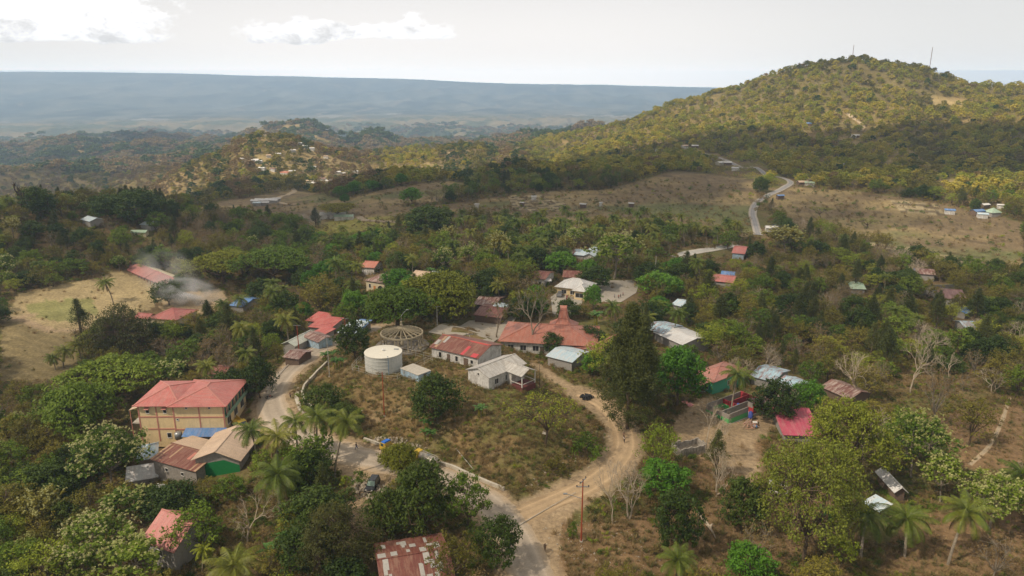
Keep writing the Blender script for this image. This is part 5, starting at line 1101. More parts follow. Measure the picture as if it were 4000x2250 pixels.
mb = MB(); zz_ = 6.6; mb.hexa([(lx-3.6, my-4, zz_), (lx-.02, my-4, zz_+1.2), (lx-.02, my+4, zz_+1.2), (lx-3.6, my+4, zz_)], [(lx-3.6, my-4, zz_+.08), (lx-.02, my-4, zz_+1.28), (lx-.02, my+4, zz_+1.28), (lx-3.6, my+4, zz_+.08)]); ps = mb.build('side_roof', rmat('tan', 0), h1)
mb = MB(); [mb.bar((lx-3.4, my+y_, -2), (lx-3.4, my+y_, zz_), .14) for y_ in (-3.8, 0, 3.8)]; mb.build('post', TRIM, ps)
mb = MB(); mb.box(lx-3.4, lx, my-3.6, my+3.8, 3.0, 3.2); mb.build('side_floor', CONC, h1)
t_ = G(462, 1112); mb = MB(); mb.lathe([(0.0, 1.75), (.35, 1.72), (.85, 1.5), (.85, .05), (0, 0)], 20); tag(mb.build('water_tank', STEEL, None, True, c+Matrix.Rotation(rz, 3, 'Z')@Vector((ax-1.3, fy-1.5, 1.6))), 'small steel water drum beside the blue awning of the two storey house', 'water tank')
# ---- workshop with green gable
house((376, 1155), (492, 1187), (549, 1112), 4.2, 'gx', 1.0, 'rust', 'block', 'long rusty roofed shed joined to the green walled gable', 'shed', 'shed', zb=-6.3, wins=(('f', -.4, 2.0, .8, .7), ('f', .35, 2.0, .8, .7)))
_r, L, W, eh = house((479, 1158), (606, 1160), (655, 1090), 5.2, 'gy', 2.1, 'tan', 'block', 'tan roofed shed with a bright green gable wall', 'shed', 'shed', zb=-5.9, cap=True, ov=.7)
mb = MB(); l = L/2-.7; yb = -W/2+.7; mb.add([(-l, yb-.03, -1.5), (l, yb-.03, -1.5), (l, yb-.03, 3.9), (l*.3, yb-.03, 5.0), (-l, yb-.03, 3.7)], [(0, 1, 2, 3, 4)]); mb.add([(-l, yb-.01, -1.5), (l, yb-.01, -1.5), (l, yb-.01, 3.9), (l*.3, yb-.01, 5.0), (-l, yb-.01, 3.7)], [(4, 3, 2, 1, 0)]); mb.build('green_cladding', WC['green'], _r)
house((343, 1160), (398, 1150), (393, 1113), 3.0, 'pyr', 1.6, 'paleblue', 'bamboo', 'blue hipped hut below the corner of the two storey house', 'hut', 'hut', zb=-7)
hut(362, 1212, 6.5, 4, 20, 'tin', 'block', 'grey tin lean-to under the blossoming tree', 1.6, 1.6, 'shed', 'shed', 'shed')
# ---- pink roof bottom left, patched roof bottom centre
house((352, 1360), (437, 1391), (478, 1288), 3.2, 'gx', 3.4, 'dusty', 'grey', 'low house with faded pink gable roof behind thin trees', wins=(('f', 0, 1.0, 1.1, 1.1),), capm=CAP, zb=-6)
house((960, 1500), (1150, 1466), (1046, 1350), 3.0, 'gx', 1.6, 'rust', 'wood', 'rusty sheet roof patched with pale sheets at the bottom edge', 'shed', 'shed')
# ---- knoll buildings
house((1079, 873), (1203, 902), (1247, 862), 3.0, 'gx', 1.7, 'rust', 'white', 'derelict white house with rusty red roof beside the ring pavilion', wins=(('f', -.62, .6, .9, 1.5), ('f', .1, .6, .8, 1.4), ('f', .75, .9, .8, 1.0)), doors=(('f', -.25, 1.0), ('f', .5, 1.4)), capm=paint((.5, .14, .1), .1))
def patches(root, L, W, eh, rh, items, t='gx'):
    """odd sheets on the near slope: a0..a1 along the ridge, b0..b1 up the slope, all 0..1"""
    for a0, a1, b0, b1, m_ in items:
        x0, x1 = -L/2+L*a0, -L/2+L*a1; y0_, y1_ = -W/2+W/2*b0, -W/2+W/2*b1; z0_, z1_ = eh+rh*b0+.025, eh+rh*b1+.025
        MB().hexa([(x0, y0_, z0_-.02), (x1, y0_, z0_-.02), (x1, y1_, z1_-.02), (x0, y1_, z1_-.02)], [(x0, y0_, z0_), (x1, y0_, z0_), (x1, y1_, z1_), (x0, y1_, z1_)]).build('roof_sheet', m_, root)
PG = paint((.42, .40, .37), .15, .6); PR = paint((.52, .07, .08), .1, .6); PT = paint((.42, .27, .17), .2, .7)
_r = [o for o in bpy.data.objects if o.get('label', '').startswith('derelict white')][0]; c, rz, L, W = frame3((1079, 873), (1203, 902), (1247, 862), 3.0)
patches(_r, L, W, 3.0, 1.7, ((.02, .12, .28, .62, PG), (.08, .13, .1, .95, PT), (.14, .19, .5, .98, PG), (.64, .70, .0, .62, PR), (.84, .95, .0, .26, PR), (.60, .95, .93, .995, PR)))
_r = [o for o in bpy.data.objects if o.get('label', '').startswith('long rusty roofed shed joined')][0]; c, rz, L, W = frame3((376, 1155), (492, 1187), (549, 1112), 4.2, -6.3)
patches(_r, L, W, 4.2, 1.0, ((.0, .045, .0, .98, PT), (.09, .12, .0, .9, PT), (.28, .31, .3, .98, PT), (.60, .66, .45, .85, paint((.5, .2, .15), .1)), (.86, .89, .0, .9, PT), (.95, .995, .0, .8, PT), (.0, .99, .96, 1.0, PT)))
mb = MB(); mb.hexa([(-L/2, .02, 5.19), (L/2, .02, 5.19), (L/2, W/2, 4.2), (-L/2, W/2, 4.2)], [(-L/2, .02, 5.23), (L/2, .02, 5.23), (L/2, W/2, 4.24), (-L/2, W/2, 4.24)]); mb.build('rear_roof_sheets', rmat('tan', 1), _r)
_r = [o for o in bpy.data.objects if o.get('label', '').startswith('rusty sheet roof patched')][0]; c, rz, L, W = frame3((960, 1500), (1150, 1466), (1046, 1350), 3.0)
_q = np.random.default_rng(12)
for sgn in (1, -1):
    for n_ in range(15):
        a0 = _q.random()*.9; b0 = _q.random()*.75; w_ = .035+.06*_q.random(); hgt = .12+.25*_q.random(); x0, x1 = -L/2+L*a0, -L/2+L*min(a0+w_, .99); ya, yb = sgn*W/2*(1-b0), sgn*W/2*(1-min(b0+hgt, .98)); za, zb_ = 3.0+1.6*b0+.02+.004*n_, 3.0+1.6*min(b0+hgt, .98)+.02+.004*n_
        mb = MB(); mb.hexa([(x0, ya, za-.015), (x1, ya, za-.015), (x1, yb, zb_-.015), (x0, yb, zb_-.015)], [(x0, ya, za), (x1, ya, za), (x1, yb, zb_), (x0, yb, zb_)]); mb.build('roof_sheet', PG, _r)
_r, L, W, eh = house((1171, 929), (1230, 952), (1300, 905), 3.4, 'gy', 1.5, 'grey', 'white', 'stained white house with grey roof and porch on the knoll', wins=(), ov=.45)
for t_ in (-.55, .0): window(_r, 'r', L-.9, W-.9, t_*W/2, 1.0, 1.2, 1.3)
window(_r, 'f', L-.9, W-.9, 0, 2.9, .5, .6)
wx0 = L/2-.5; wyc = W*.16; ww = W*.42; wl = 5.5; roof(_r, 'gx', wl+L*.45, ww, 3.45, 1.25, 'grey', x0=wx0+wl/2-L*.22, y0=wyc, name='porch_roof'); 
mb = MB(); mb.box(wx0, wx0+wl*.3, wyc-ww/2+.5, wyc+ww/2-.5, -1, 3.4); mb.build('wall', WC['white'], _r)
mb = MB(); mb.box(wx0+wl*.3, wx0+wl-.1, wyc-ww/2+.4, wyc+ww/2-.4, -1, .35); mb.build('porch_floor', paint((.16, .05, .045), .15, .8), _r)
for yy in (-ww/2+.5, ww/2-.5):
    MB().box(wx0+wl-.4, wx0+wl-.2, wyc+yy-.1, wyc+yy+.1, .35, 3.4).build('porch_post', WHT, _r)
mb = MB(); [mb.box(wx0+wl*.3, wx0+wl-.3, wyc+yy-.05, wyc+yy+.05, 1.05, 1.17) for yy in (-ww/2+.5, ww/2-.5)]; mb.box(wx0+wl-.35, wx0+wl-.25, wyc-ww/2+.6, wyc+ww/2-.6, 1.05, 1.17); mb.build('porch_rail', WHT, _r)
_r, L, W, eh = house((1006, 926), (1052, 944), (1076, 928), 1.9, 'flat', 0, CONC, 'bluew', 'small pale blue pump house with flat roof by the white tank', 'pump_house', 'pump house', ov=.1, cap=False); door(_r, 'r', L-.2, W-.2, 0, .8, 1.6)
# ---- orange roofed office
c, rz, L, W = frame3((1252, 858), (1502, 872), (1532, 822), 3.6)
of = empty('office_building', c, rz, 'long office with orange red tiled hipped roof and a tall pointed tower', 'office'); ov = .9
walls(of, 'hx', L, W, 3.6, 2.8, WC['white'], ov=ov); roof(of, 'hx', L, W, 3.6, 2.9, 'orange')
xs = np.linspace(-.8, .85, 7)
for k, t_ in enumerate(xs): window(of, 'f', L-1.8, W-1.8, t_*(L/2-1), .9, 1.7, 1.5)
door(of, 'f', L-1.8, W-1.8, -.05*L, 1.3, 2.2)
iv = Matrix.Rotation(-rz, 3, 'Z'); q_ = iv@(P(1417, 806, c.z+6.5)-c); tx, ty = q_.x, q_.y
mb = MB()
def ring4(s, z_): return [(tx-s, ty-s, z_), (tx+s, ty-s, z_), (tx+s, ty+s, z_), (tx-s, ty+s, z_)]
for (s0, z0_), (s1, z1_) in zip([(4.4, 4.6), (1.9, 6.4), (1.5, 7.3)], [(1.9, 6.4), (1.5, 7.3), (.9, 10.6)]): mb.hexa(ring4(s0, z0_), ring4(s1, z1_))
mb.hexa(ring4(.9, 10.6), [(tx-1.1, ty-.15, 11.2), (tx+1.1, ty-.15, 11.2), (tx+1.1, ty+.15, 11.2), (tx-1.1, ty+.15, 11.2)]); mb.build('tower_roof', rmat('orange', 1), of)
MB().box(tx-3.6, tx+3.6, ty-3.6, ty+3.6, 0, 4.4).build('wall', WC['white'], of)
# wing at the right end, low skirt at the left
house((1460, 880), (1502, 892), (1530, 835), 3.0, 'gy', 1.4, 'orange', 'white', 'low orange roofed wing at the right end of the office', 'office_wing', 'office')
house((1372, 895), (1440, 912), (1462, 878), 2.9, 'gx', .9, 'paleblue', 'grey', 'pale tin roofed shed in front of the orange office', 'shed', 'shed')
house((1418, 868), (1476, 886), (1490, 866), 2.9, 'gx', .9, 'rust', 'grey', 'dull rust roofed shed behind the pale tin shed', 'shed', 'shed')
# ---- cream bungalow and its neighbours
c, rz, L, W = frame3((1395, 721), (1480, 731), (1492, 712), 3.4)
bg_ = empty('bungalow', c, rz, 'cream bungalow with pale grey hipped roof and wide porch windows', 'house')
walls(bg_, 'hx', L, W, 3.4, 2.2, WC['cream'], ov=.8); roof(bg_, 'hx', L, W, 3.4, 2.6, 'tin', capm=WHT)
for t_ in (-.55, .05): window(bg_, 'f', L-1.6, W-1.6, t_*(L/2-.8), 1.0, 1.8, 1.3)
door(bg_, 'f', L-1.6, W-1.6, L*.12, 1.1, 2.2, DK)
wl_ = 5.2; xc_ = L/2-wl_/2-.2; roof(bg_, 'hy', wl_, 7.5, 3.45, 1.7, 'tin', x0=xc_, y0=-W/2+1.4, name='porch_roof', capm=WHT); pw = MB().box(xc_-wl_/2+.6, xc_+wl_/2-.6, -W/2-1.6, -W/2+2, -.5, 3.4).build('porch_wall', WC['cream'], bg_)
window(bg_, 'f', 0, W+3.2, xc_, .9, 2.9, 1.5)
house((1332, 699), (1372, 703), (1388, 683), 3.2, 'gx', 1.2, 'rust', 'white', 'old white house with rusty roof left of the cream bungalow', wins=(('f', .3, .9, .9, 1.1),))
house((1414, 697), (1462, 699), (1468, 682), 3.0, 'gx', 1.4, 'rust', 'grey', 'rust red gable roof behind the cream bungalow')
hut(1372, 719, 4.5, 3, 0, 'white', None, 'small white canopy on posts beside the cream bungalow', 2.3, .2, 'shed', 'canopy', 'canopy')
# ---- right side
c, rz, L, W = frame3((1752, 962), (1822, 975), (1850, 915), 3.4)
_r, L, W, eh = house((1735, 940), (1795, 963), (1850, 918), 3.6, 'hx', 1.6, 'tile', 'teal', 'tiled pink brown bungalow with teal green walls', 'tiled_house', 'house', wins=(('f', -.4, 1, 1.1, 1.1), ('f', .4, 1, 1.1, 1.1), ('r', 0, 1, 1.2, 1.2)))
roof(_r, 'hy', 7, 6.5, 3.3, 1.2, 'tile', x0=-L*.12, y0=-W/2-1.2, name='porch_roof', capm=WC['teal']); [MB().box(-L*.12+s*3.1-.15, -L*.12+s*3.1+.15, -W/2-4.2, -W/2-3.9, -1, 3.3).build('porch_post', WC['ochre'], _r) for s in (-1, 1)]
house((1620, 826), (1672, 840), (1690, 812), 3.0, 'gx', .9, 'bluemix', 'wood', 'blue and rust sheet roof next to the white shed', 'shed', 'shed')
house((1642, 835), (1716, 868), (1758, 838), 3.0, 'gx', 1.1, 'white', 'grey', 'long shed with bright white roof', 'shed', 'shed')
house((1688, 765), (1718, 772), (1726, 754), 2.6, 'gx', 1.0, 'paleblue', 'grey', 'small pale blue roof among the trees behind the office', 'hut', 'hut')
house((1788, 706), (1846, 712), (1856, 694), 2.8, 'gx', 1.2, 'pink', 'grey', 'pink roofed house with blue rear roof in the woods'); house((1812, 694), (1848, 697), (1858, 684), 2.8, 'gx', 1.0, 'blue', 'grey', 'blue roof directly behind the pink roof in the woods')
house((1885, 945), (1948, 962), (1975, 928), 2.8, 'gx', 1.1, 'bluemix', 'grey', 'pale blue and rust striped long roof')
house((1943, 965), (1990, 985), (2014, 952), 2.8, 'gx', 1.4, 'bluemix', 'grey', 'rust striped gable roof with pale blue edge'); house((1940, 990), (1985, 1008), (2003, 985), 2.4, 'shed', .8, 'rusty', 'grey', 'low rusty lean-to below the striped gable roof', 'shed', 'shed')
house((2062, 972), (2138, 1005), (2160, 975), 2.7, 'gx', 1.3, 'rusty', 'wood', 'rust and white streaked gable roof in the right woods')
house((1970, 1094), (2070, 1098), (2056, 1044), 3.0, 'shed', 1.8, 'magenta', 'grey', 'shed with bright magenta sheet roof', 'shed', 'shed', zb=-5.5)
house((2305, 688), (2355, 692), (2372, 680), 3.0, 'gx', 1.3, 'rusty', 'grey', 'streaked rusty roof at the far right village'); hut(2312, 694, 6, 5, 0, 'blue', 'grey', 'bright blue roof beside the streaked rusty roof')
house((2340, 725), (2366, 750), (2396, 722), 3.6, 'gy', 2.0, 'brown', 'white', 'tall dark brown gable roof with white wall'); 
house((2322, 718), (2345, 728), (2362, 706), 3.4, 'shedl', 1.8, 'green', 'grey', 'pale green roof slope beside the dark brown gable roof'); house((2140, 726), (2180, 728), (2186, 710), 2.8, 'gx', .9, 'green', 'grey', 'pale green roof half hidden in the woods')
house((2398, 806), (2426, 824), (2446, 800), 2.6, 'gy', 1.1, 'bluemix', 'grey', 'blue and brown striped roof in the right woods'); hut(2425, 798, 6, 4, 30, 'blue', 'grey', 'bright blue tarpaulin roof behind the striped roof', t='shed')
# ---- left and centre
c0 = P(308, 668, -6.5); c1 = P(420, 716, -6.5)
dvec = (c1-c0); rzs = math.atan2(dvec.y, dvec.x); Ls = dvec.length
sc_ = empty('school_building', (c0+c1)/2-Vector((0, 0, 3.2)), rzs, 'long red roofed school wing along the sports field', 'school')
for k, (t0, t1, zr) in enumerate(((0, .20, -.5), (.19, .62, 0), (.61, 1, -.1))):
    xa, xb = -Ls/2+Ls*t0, -Ls/2+Ls*t1; roof(sc_, 'gx', xb-xa, 10.5, 3.2+zr, 2.1, 'pink', x0=(xa+xb)/2, y0=3.0+.3*k); walls(sc_, 'gx', xb-xa, 8.5, 3.2+zr+.35, 1.7, WC['ochre'], x0=(xa+xb)/2, y0=4.0+.3*k, ov=.4)
for k in range(16): MB().box(-Ls/2+Ls*k/15-.12, -Ls/2+Ls*k/15+.12, -1.9, -1.66, -1, 3.0).build('veranda_post', REDP, sc_)
for k in range(8):
    mb = MB().box(-Ls/2+Ls*(k+.5)/8-1.2, -Ls/2+Ls*(k+.5)/8+1.2, -.08+.0, .12, .9, 2.3); o = mb.build('window', DK, sc_)
house((372, 800), (442, 806), (450, 775), 3.4, 'hx', 2.0, 'pink', 'ochre', 'red roofed school wing hidden behind the trees', 'school_building', 'school', zb=-10)
house((335, 800), (372, 803), (380, 790), 3.0, 'gx', 1.2, 'pink', 'ochre', 'small red school roof left of the hidden wing', 'school_building', 'school', zb=-10)
house((575, 768), (612, 772), (634, 746), 3.0, 'gx', 1.4, 'blue', 'grey', 'bright blue tarpaulin roof at the right of the school yard', 'shed', 'shed'); 
house((906, 672), (942, 674), (950, 658), 3.4, 'gx', 1.5, 'orange', 'white', 'small orange roofed white house in the woods'); 
_r, L, W, eh = house((916, 705), (968, 713), (984, 690), 4.0, 'hx', 1.9, 'rusty', 'ochre', 'old house with arched doorway and faded rusty hipped roof', wins=(('f', -.6, 1.2, .9, 1.5),), doors=(('f', -.1, 1.0, 2.2, paint((.5, .2, .06), .1)),))
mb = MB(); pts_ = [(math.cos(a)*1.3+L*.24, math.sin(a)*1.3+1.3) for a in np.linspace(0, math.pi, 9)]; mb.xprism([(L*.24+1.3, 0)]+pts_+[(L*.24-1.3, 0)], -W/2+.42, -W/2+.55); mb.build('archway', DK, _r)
house((1028, 697), (1066, 702), (1078, 684), 3.6, 'gx', 1.6, 'tan', 'ochre', 'tan roofed house right of the arched house'); house((1075, 694), (1108, 698), (1118, 684), 3.0, 'gx', 1.0, 'paleblue', 'grey', 'pale blue roof right of the tan roof')
house((768, 806), (808, 812), (815, 792), 3.6, 'shed', 1.0, 'red', 'grey', 'bright red mono pitch roof, the upper of three'); house((774, 822), (830, 828), (840, 803), 3.0, 'shed', .9, 'red', 'grey', 'bright red mono pitch roof, the widest of three'); house((772, 842), (800, 850), (818, 826), 2.6, 'shed', .9, 'red', 'grey', 'bright red mono pitch roof nearest the road')
house((705, 866), (742, 872), (772, 838), 3.0, 'gy', 1.2, 'greenw', 'grey', 'pale green roof left of the road'); house((710, 898), (752, 904), (770, 880), 2.4, 'gx', .8, 'rusty', 'wood', 'low rusty shack at the left roadside', 'shack', 'shack')
house((760, 846), (800, 862), (822, 842), 3.0, 'gx', .9, 'rusty', 'bluew', 'rusty roofed shop with pale blue wall at the roadside', 'shop', 'shop')
house((848, 836), (892, 840), (920, 812), 2.8, 'shed', .7, 'paleblue', 'grey', 'long market stall roof, blue and white, beyond the dark tree', 'market_stall', 'stall'); house((880, 824), (912, 827), (925, 808), 2.9, 'shed', .6, 'blue', 'grey', 'blue sheet roof at the end of the long stall', 'market_stall', 'stall')
house((1190, 792), (1262, 800), (1285, 770), 2.6, 'gx', 1.2, 'rust', 'wood', 'wide rusty market roof behind the plaza', 'market_hall', 'market'); house((1190, 765), (1245, 770), (1265, 745), 2.6, 'gx', 1.0, 'rusty', 'wood', 'rusty market roof with pale patches, farther back', 'market_hall', 'market'); house((1232, 778), (1268, 783), (1280, 764), 2.8, 'gx', 1.0, 'paleblue', 'wood', 'pale blue roof between the rusty market roofs', 'market_hall', 'market')
house((1437, 640), (1470, 643), (1478, 628), 2.8, 'gx', 1.2, 'paleblue', 'grey', 'pale blue roof below the palm grove'); house((1466, 644), (1496, 646), (1503, 626), 2.8, 'gy', 1.3, 'paleblue', 'white', 'pale blue gable roof right beside its twin below the palm grove'); house((1420, 640), (1440, 642), (1448, 630), 2.6, 'gx', 1.0, 'rusty', 'grey', 'small rusty roof left of the pale blue roofs')
house((1840, 636), (1874, 639), (1882, 620), 3.0, 'gx', 1.4, 'pink', 'bluew', 'red roofed blue walled house beside the concrete road'); 
house((1936, 1238), (1984, 1244), (1992, 1212), 2.4, 'gx', .9, 'tin', 'wood', 'grey tin roof under the largest olive tree', 'hut', 'hut'); _r = house((2250, 1240), (2286, 1240), (2262, 1186), 2.6, 'gy', 1.2, 'tin', 'wood', 'grey gabled tin hut at the lower right', 'hut', 'hut')[0]; house((2168, 1262), (2212, 1288), (2232, 1268), 1.8, 'shed', .7, 'paleblue', 'wood', 'low blue grey lean-to beside the gabled tin hut', 'hut', 'hut')
house((522, 940), (565, 942), (566, 918), 2.8, 'gx', .9, 'rust', 'wood', 'small rusty roof behind the two storey house', 'shed', 'shed'); hut(1905, 1030, 5, 4, 20, 'rusty', 'wood', 'rusty shack right of the half built walls', name='shack', cat='shack')
house((203, 560), (226, 566), (232, 552), 1.5, 'gx', 1.3, 'paleblue', 'grey', 'pale blue roof in the upper left woods'); house((352, 578), (380, 580), (388, 570), 1.5, 'gx', 1.1, 'paleblue', 'grey', 'pale blue roof between the upper left trees', ); hut(352, 590, 8, 4, 0, 'green', 'ochre', 'long pale green roof in front of the pale blue one', 1.4)
hut(838, 548, 16, 6, 3, 'tin', 'white', 'long grey shed under the flat tree clump in the fields', 2.6, 1.2); hut(866, 553, 12, 5, 0, 'green', 'white', 'green roofed end of the long shed in the fields')
# ---- small roofs on the hills and in the fields
i = 0
for (u_, v_, k_, s_) in [(1200, 523, 'tin', 5), (1314, 519, 'tin', 5), (1343, 503, 'tin', 6), (1467, 523, 'tin', 7), (1511, 519, 'tin', 4), (1588, 521, 'white', 6), (2148, 347, 'tin', 9), (2154, 346, 'white', 7), (2207, 343, 'white', 12), (2032, 316, 'blue', 9),
        (1657, 380, 'rusty', 9), (1672, 392, 'white', 8), (1722, 372, 'tan', 9), (1748, 372, 'white', 9), (1660, 391, 'bluemix', 8), (1573, 357, 'tan', 8), (1812, 415, 'tin', 11), (1830, 415, 'white', 9), (1850, 430, 'tin', 7), (2046, 390, 'tin', 7), (2115, 420, 'white', 6), (2018, 466, 'tan', 9), (2036, 468, 'green', 8),
        (1962, 501, 'blue', 6), (2388, 538, 'blue', 7), (2458, 540, 'blue', 9), (2470, 548, 'paleblue', 7), (2476, 524, 'tin', 7), (2515, 525, 'tin', 5), (1955, 578, 'blue', 8), (1940, 583, 'tin', 8), (1655, 586, 'paleblue', 9), (1690, 600, 'blue', 5)]:
    i += 1; d_ = G(u_, v_).length; s_ *= .62 if (v_ > 500 and u_ < 1640) else .85; hut(u_, v_, s_, s_*.62, (i*37) % 70-35, k_, 'white' if i % 2 else 'wood', dict(tin='grey', white='white', blue='bright blue', rusty='rust streaked', tan='tan', bluemix='blue and rust', green='pale green', paleblue='pale blue')[k_]+' roofed hut '+('in the brown fields' if v_ > 500 and u_ < 1640 else 'on the slope of the big hill' if v_ < 360 and u_ > 1900 else 'beside the winding far road' if v_ < 505 else 'at the right of the far fields'), 2.4, s_*.13, name='hut', cat='hut', group='small roofs scattered over fields and hill')
_r = hut(2496, 543, 7, 6.5, 10, 'green', 'grey', 'vivid green pointed roof at the edge of the right fields', 2.4, 2.6, 'pyr'); 
for (u_, v_, k_, s_) in [(958-200, 365, 'white', 8), (737, 383, 'white', 8), (700, 392, 'tin', 8), (640, 408, 'white', 12), (652, 411, 'tin', 9), (612, 405, 'white', 9), (660, 428, 'white', 9), (687, 430, 'rusty', 8), (720, 440, 'orange', 14), (735, 436, 'tin', 9), (790, 425, 'tin', 8), (848, 438, 'white', 10), (862, 441, 'tin', 8), (780, 461, 'tan', 11), (810, 455, 'rusty', 11), (828, 460, 'tin', 9), (792, 466, 'white', 9), (846, 458, 'orange', 9), (700, 407, 'tin', 7), (676, 396, 'tan', 7), (768, 372, 'white', 8), (785, 378, 'tin', 8), (820, 398, 'tan', 7), (895, 436, 'tin', 8)]:
    i += 1; s_ *= .85; hut(u_, v_, s_, s_*.6, (i*53) % 60-30, k_, 'white', dict(tin='grey', white='white', rusty='rust streaked', tan='tan', orange='orange red')[k_]+' roofed house in the hillside village on the middle knoll', 2.6, s_*.12, group='houses of the hillside village')
for j, (u_, v_, k_, s_) in enumerate([(643, 512, 'white', 7), (655, 509, 'tin', 8), (668, 511, 'white', 8), (680, 508, 'tin', 7), (690, 511, 'white', 7), (648, 518, 'paleblue', 6), (664, 517, 'tin', 8), (697, 507, 'tin', 6)]): hut(u_, v_, s_, s_*.55, -12+9*(j % 4), k_, 'grey', dict(white='white', tin='grey', paleblue='pale blue')[k_]+' roofed shack in the tight row on the field edge', 2.3, .8, name='shack', cat='shack', group='row of shacks on the field edge')
# ---------------------------------------------------------------- tank, pavilion and the rest of the knoll
p = G(966, 927); d = float(proj(*p)[2]); r_ = 46*d/F; hh_ = 42*d/F/math.cos(PITCH+math.atan((905-CY)/F))
tk = empty('water_tank', p, 0, 'large round white water tank on the knoll', 'water tank')
TW = paint((.60, .60, .56), .06, .6, dirt=(.34, .36, .33, .35)); mb = MB(); pr = [(r_, -1.5)]
for k in range(5): z0 = hh_*k/5; z1 = hh_*(k+1)/5; pr += [(r_, z0+.02), (r_, z1-.12), (r_+.05, z1-.1), (r_+.05, z1-.02)]
mb.lathe(pr, 56); mb.build('shell', TW, tk)
MB().lathe([(r_+.12, hh_-.08), (r_+.12, hh_+.05), (r_*.6, hh_+.22), (0.01, hh_+.32)], 56).build('lid', paint((.74, .70, .60), .05, .6), tk)
MB().lathe([(.3, hh_+.25), (.3, hh_+.6), (.45, hh_+.65), (.01, hh_+.85)], 12).build('vent', WHT, tk); MB().box(r_*.55, r_*.8, .9, 1.5, hh_+.05, hh_+.3).build('hatch', STEEL, tk)
mb = MB(); a_ = -1.15; mb.tube([(math.cos(a_)*(r_+.12), math.sin(a_)*(r_+.12), -1), (math.cos(a_)*(r_+.12), math.sin(a_)*(r_+.12), hh_-.5), (math.cos(a_)*(r_-.3), math.sin(a_)*(r_-.3), hh_+.3)], .09, 6); mb.build('pipe', paint((.2, .3, .4), .1), tk)
# fence round the tank
fp = [G(*q_) for q_ in ((886, 934), (938, 950), (1000, 958), (1046, 930), (1088, 908), (1045, 898), (985, 884), (920, 898))]; fo = empty('tank_fence', fp[0], 0, 'thin post and rail fence around the white tank', 'fence'); pm = MB(); rm = MB(); pts_ = []
for a, b in zip(fp, fp[1:]+fp[:1]):
    n_ = max(2, int((b-a).length/2.6)); pts_ += [a.lerp(b, k/n_) for k in range(n_)]
pts_ = [Vector((q_.x, q_.y, gz(q_.x, q_.y)))-fp[0] for q_ in pts_]
for k, a in enumerate(pts_): MB().bar(a-Vector((0, 0, .3)), a+Vector((0, 0, 1.9)), .08).build('post', GREYW, fo)
for k, a in enumerate(pts_):
    b = pts_[(k+1) % len(pts_)]
    for z_ in (.5, 1.15, 1.85): rm.bar(a+Vector((0, 0, z_)), b+Vector((0, 0, z_)), .035)
rm.build('rail', GREYW, fo)
# ring pavilion
p = G(1012, 872); d = float(proj(*p)[2]); R0 = 53*d/F; pv = empty('ring_pavilion', p+Vector((0, 0, .35)), 0, 'round open concrete pavilion with radiating roof beams beside the white tank', 'pavilion'); YC = paint((.44, .37, .25), .14, .85, dirt=(.20, .17, .12, .5)); PH = 3.9
MB().lathe([(R0+1.5, -1.5), (R0+1.5, .1), (R0+1.3, .12), (0.01, .14)], 48).build('platform', paint((.26, .23, .20), .2, .9, sc=5), pv)
MB().lathe([(R0-.32, PH-.42), (R0+.06, PH-.42), (R0+.06, PH), (R0-.32, PH), (R0-.32, PH-.42)], 48).build('ring_beam', YC, pv)
MB().lathe([(R0*.62, PH-.22), (R0*.62+.2, PH-.22), (R0*.62+.2, PH+.1), (R0*.62, PH+.1), (R0*.62, PH-.22)], 40).build('inner_ring', YC, pv)
for k in range(20):
    a_ = k*math.pi/10+.08; ca, sa = math.cos(a_), math.sin(a_); MB().bar((ca*(R0-.1), sa*(R0-.1), PH-.12), (ca*.35, sa*.35, PH+1.25), .17, .34).build('roof_beam', YC, pv)
for k in range(10):
    for dd in (-.085, .085):
        a_ = k*math.pi/5+.2+dd; ca, sa = math.cos(a_), math.sin(a_); c_ = MB().bar((ca*(R0-.15), sa*(R0-.15), 0), (ca*(R0-.15), sa*(R0-.15), PH-.4), .3).build('column', YC, pv); MB().bar((ca*(R0-.1), sa*(R0-.1), .25), (ca*(R0+.75), sa*(R0+.75), .25), .34, .5).build('foot', YC, c_)
MB().lathe([(.5, 0), (.5, .9), (.35, 1.0), (.3, PH+1.0), (.5, PH+1.2), (.5, PH+1.5), (.22, PH+1.6), (.22, PH+1.9), (.42, PH+2.1), (.42, PH+2.3), (.2, PH+2.45), (.2, PH+2.7), (.35, PH+2.85), (.3, PH+3.1), (.05, PH+3.3)], 16).build('centre_column', YC, pv, True)
for k in range(6): a_ = k*math.pi/3; ca, sa = math.cos(a_), math.sin(a_); MB().bar((ca*(R0*.62)-sa*1.0, sa*(R0*.62)+ca*1.0, .45), (ca*(R0*.62)+sa*1.0, sa*(R0*.62)-ca*1.0, .45), .45, .12).build('bench', YC, pv)
mb = MB(); mb.tube([(0, 0, PH+3.2), (0, 0, PH+4.6), (.7, 0, PH+5.6), (1.7, .1, PH+6.5)], .07, 6); mb.box(1.5, 2.2, 0, .25, PH+6.4, PH+6.55); mb.build('lamp_arm', STEEL, pv)
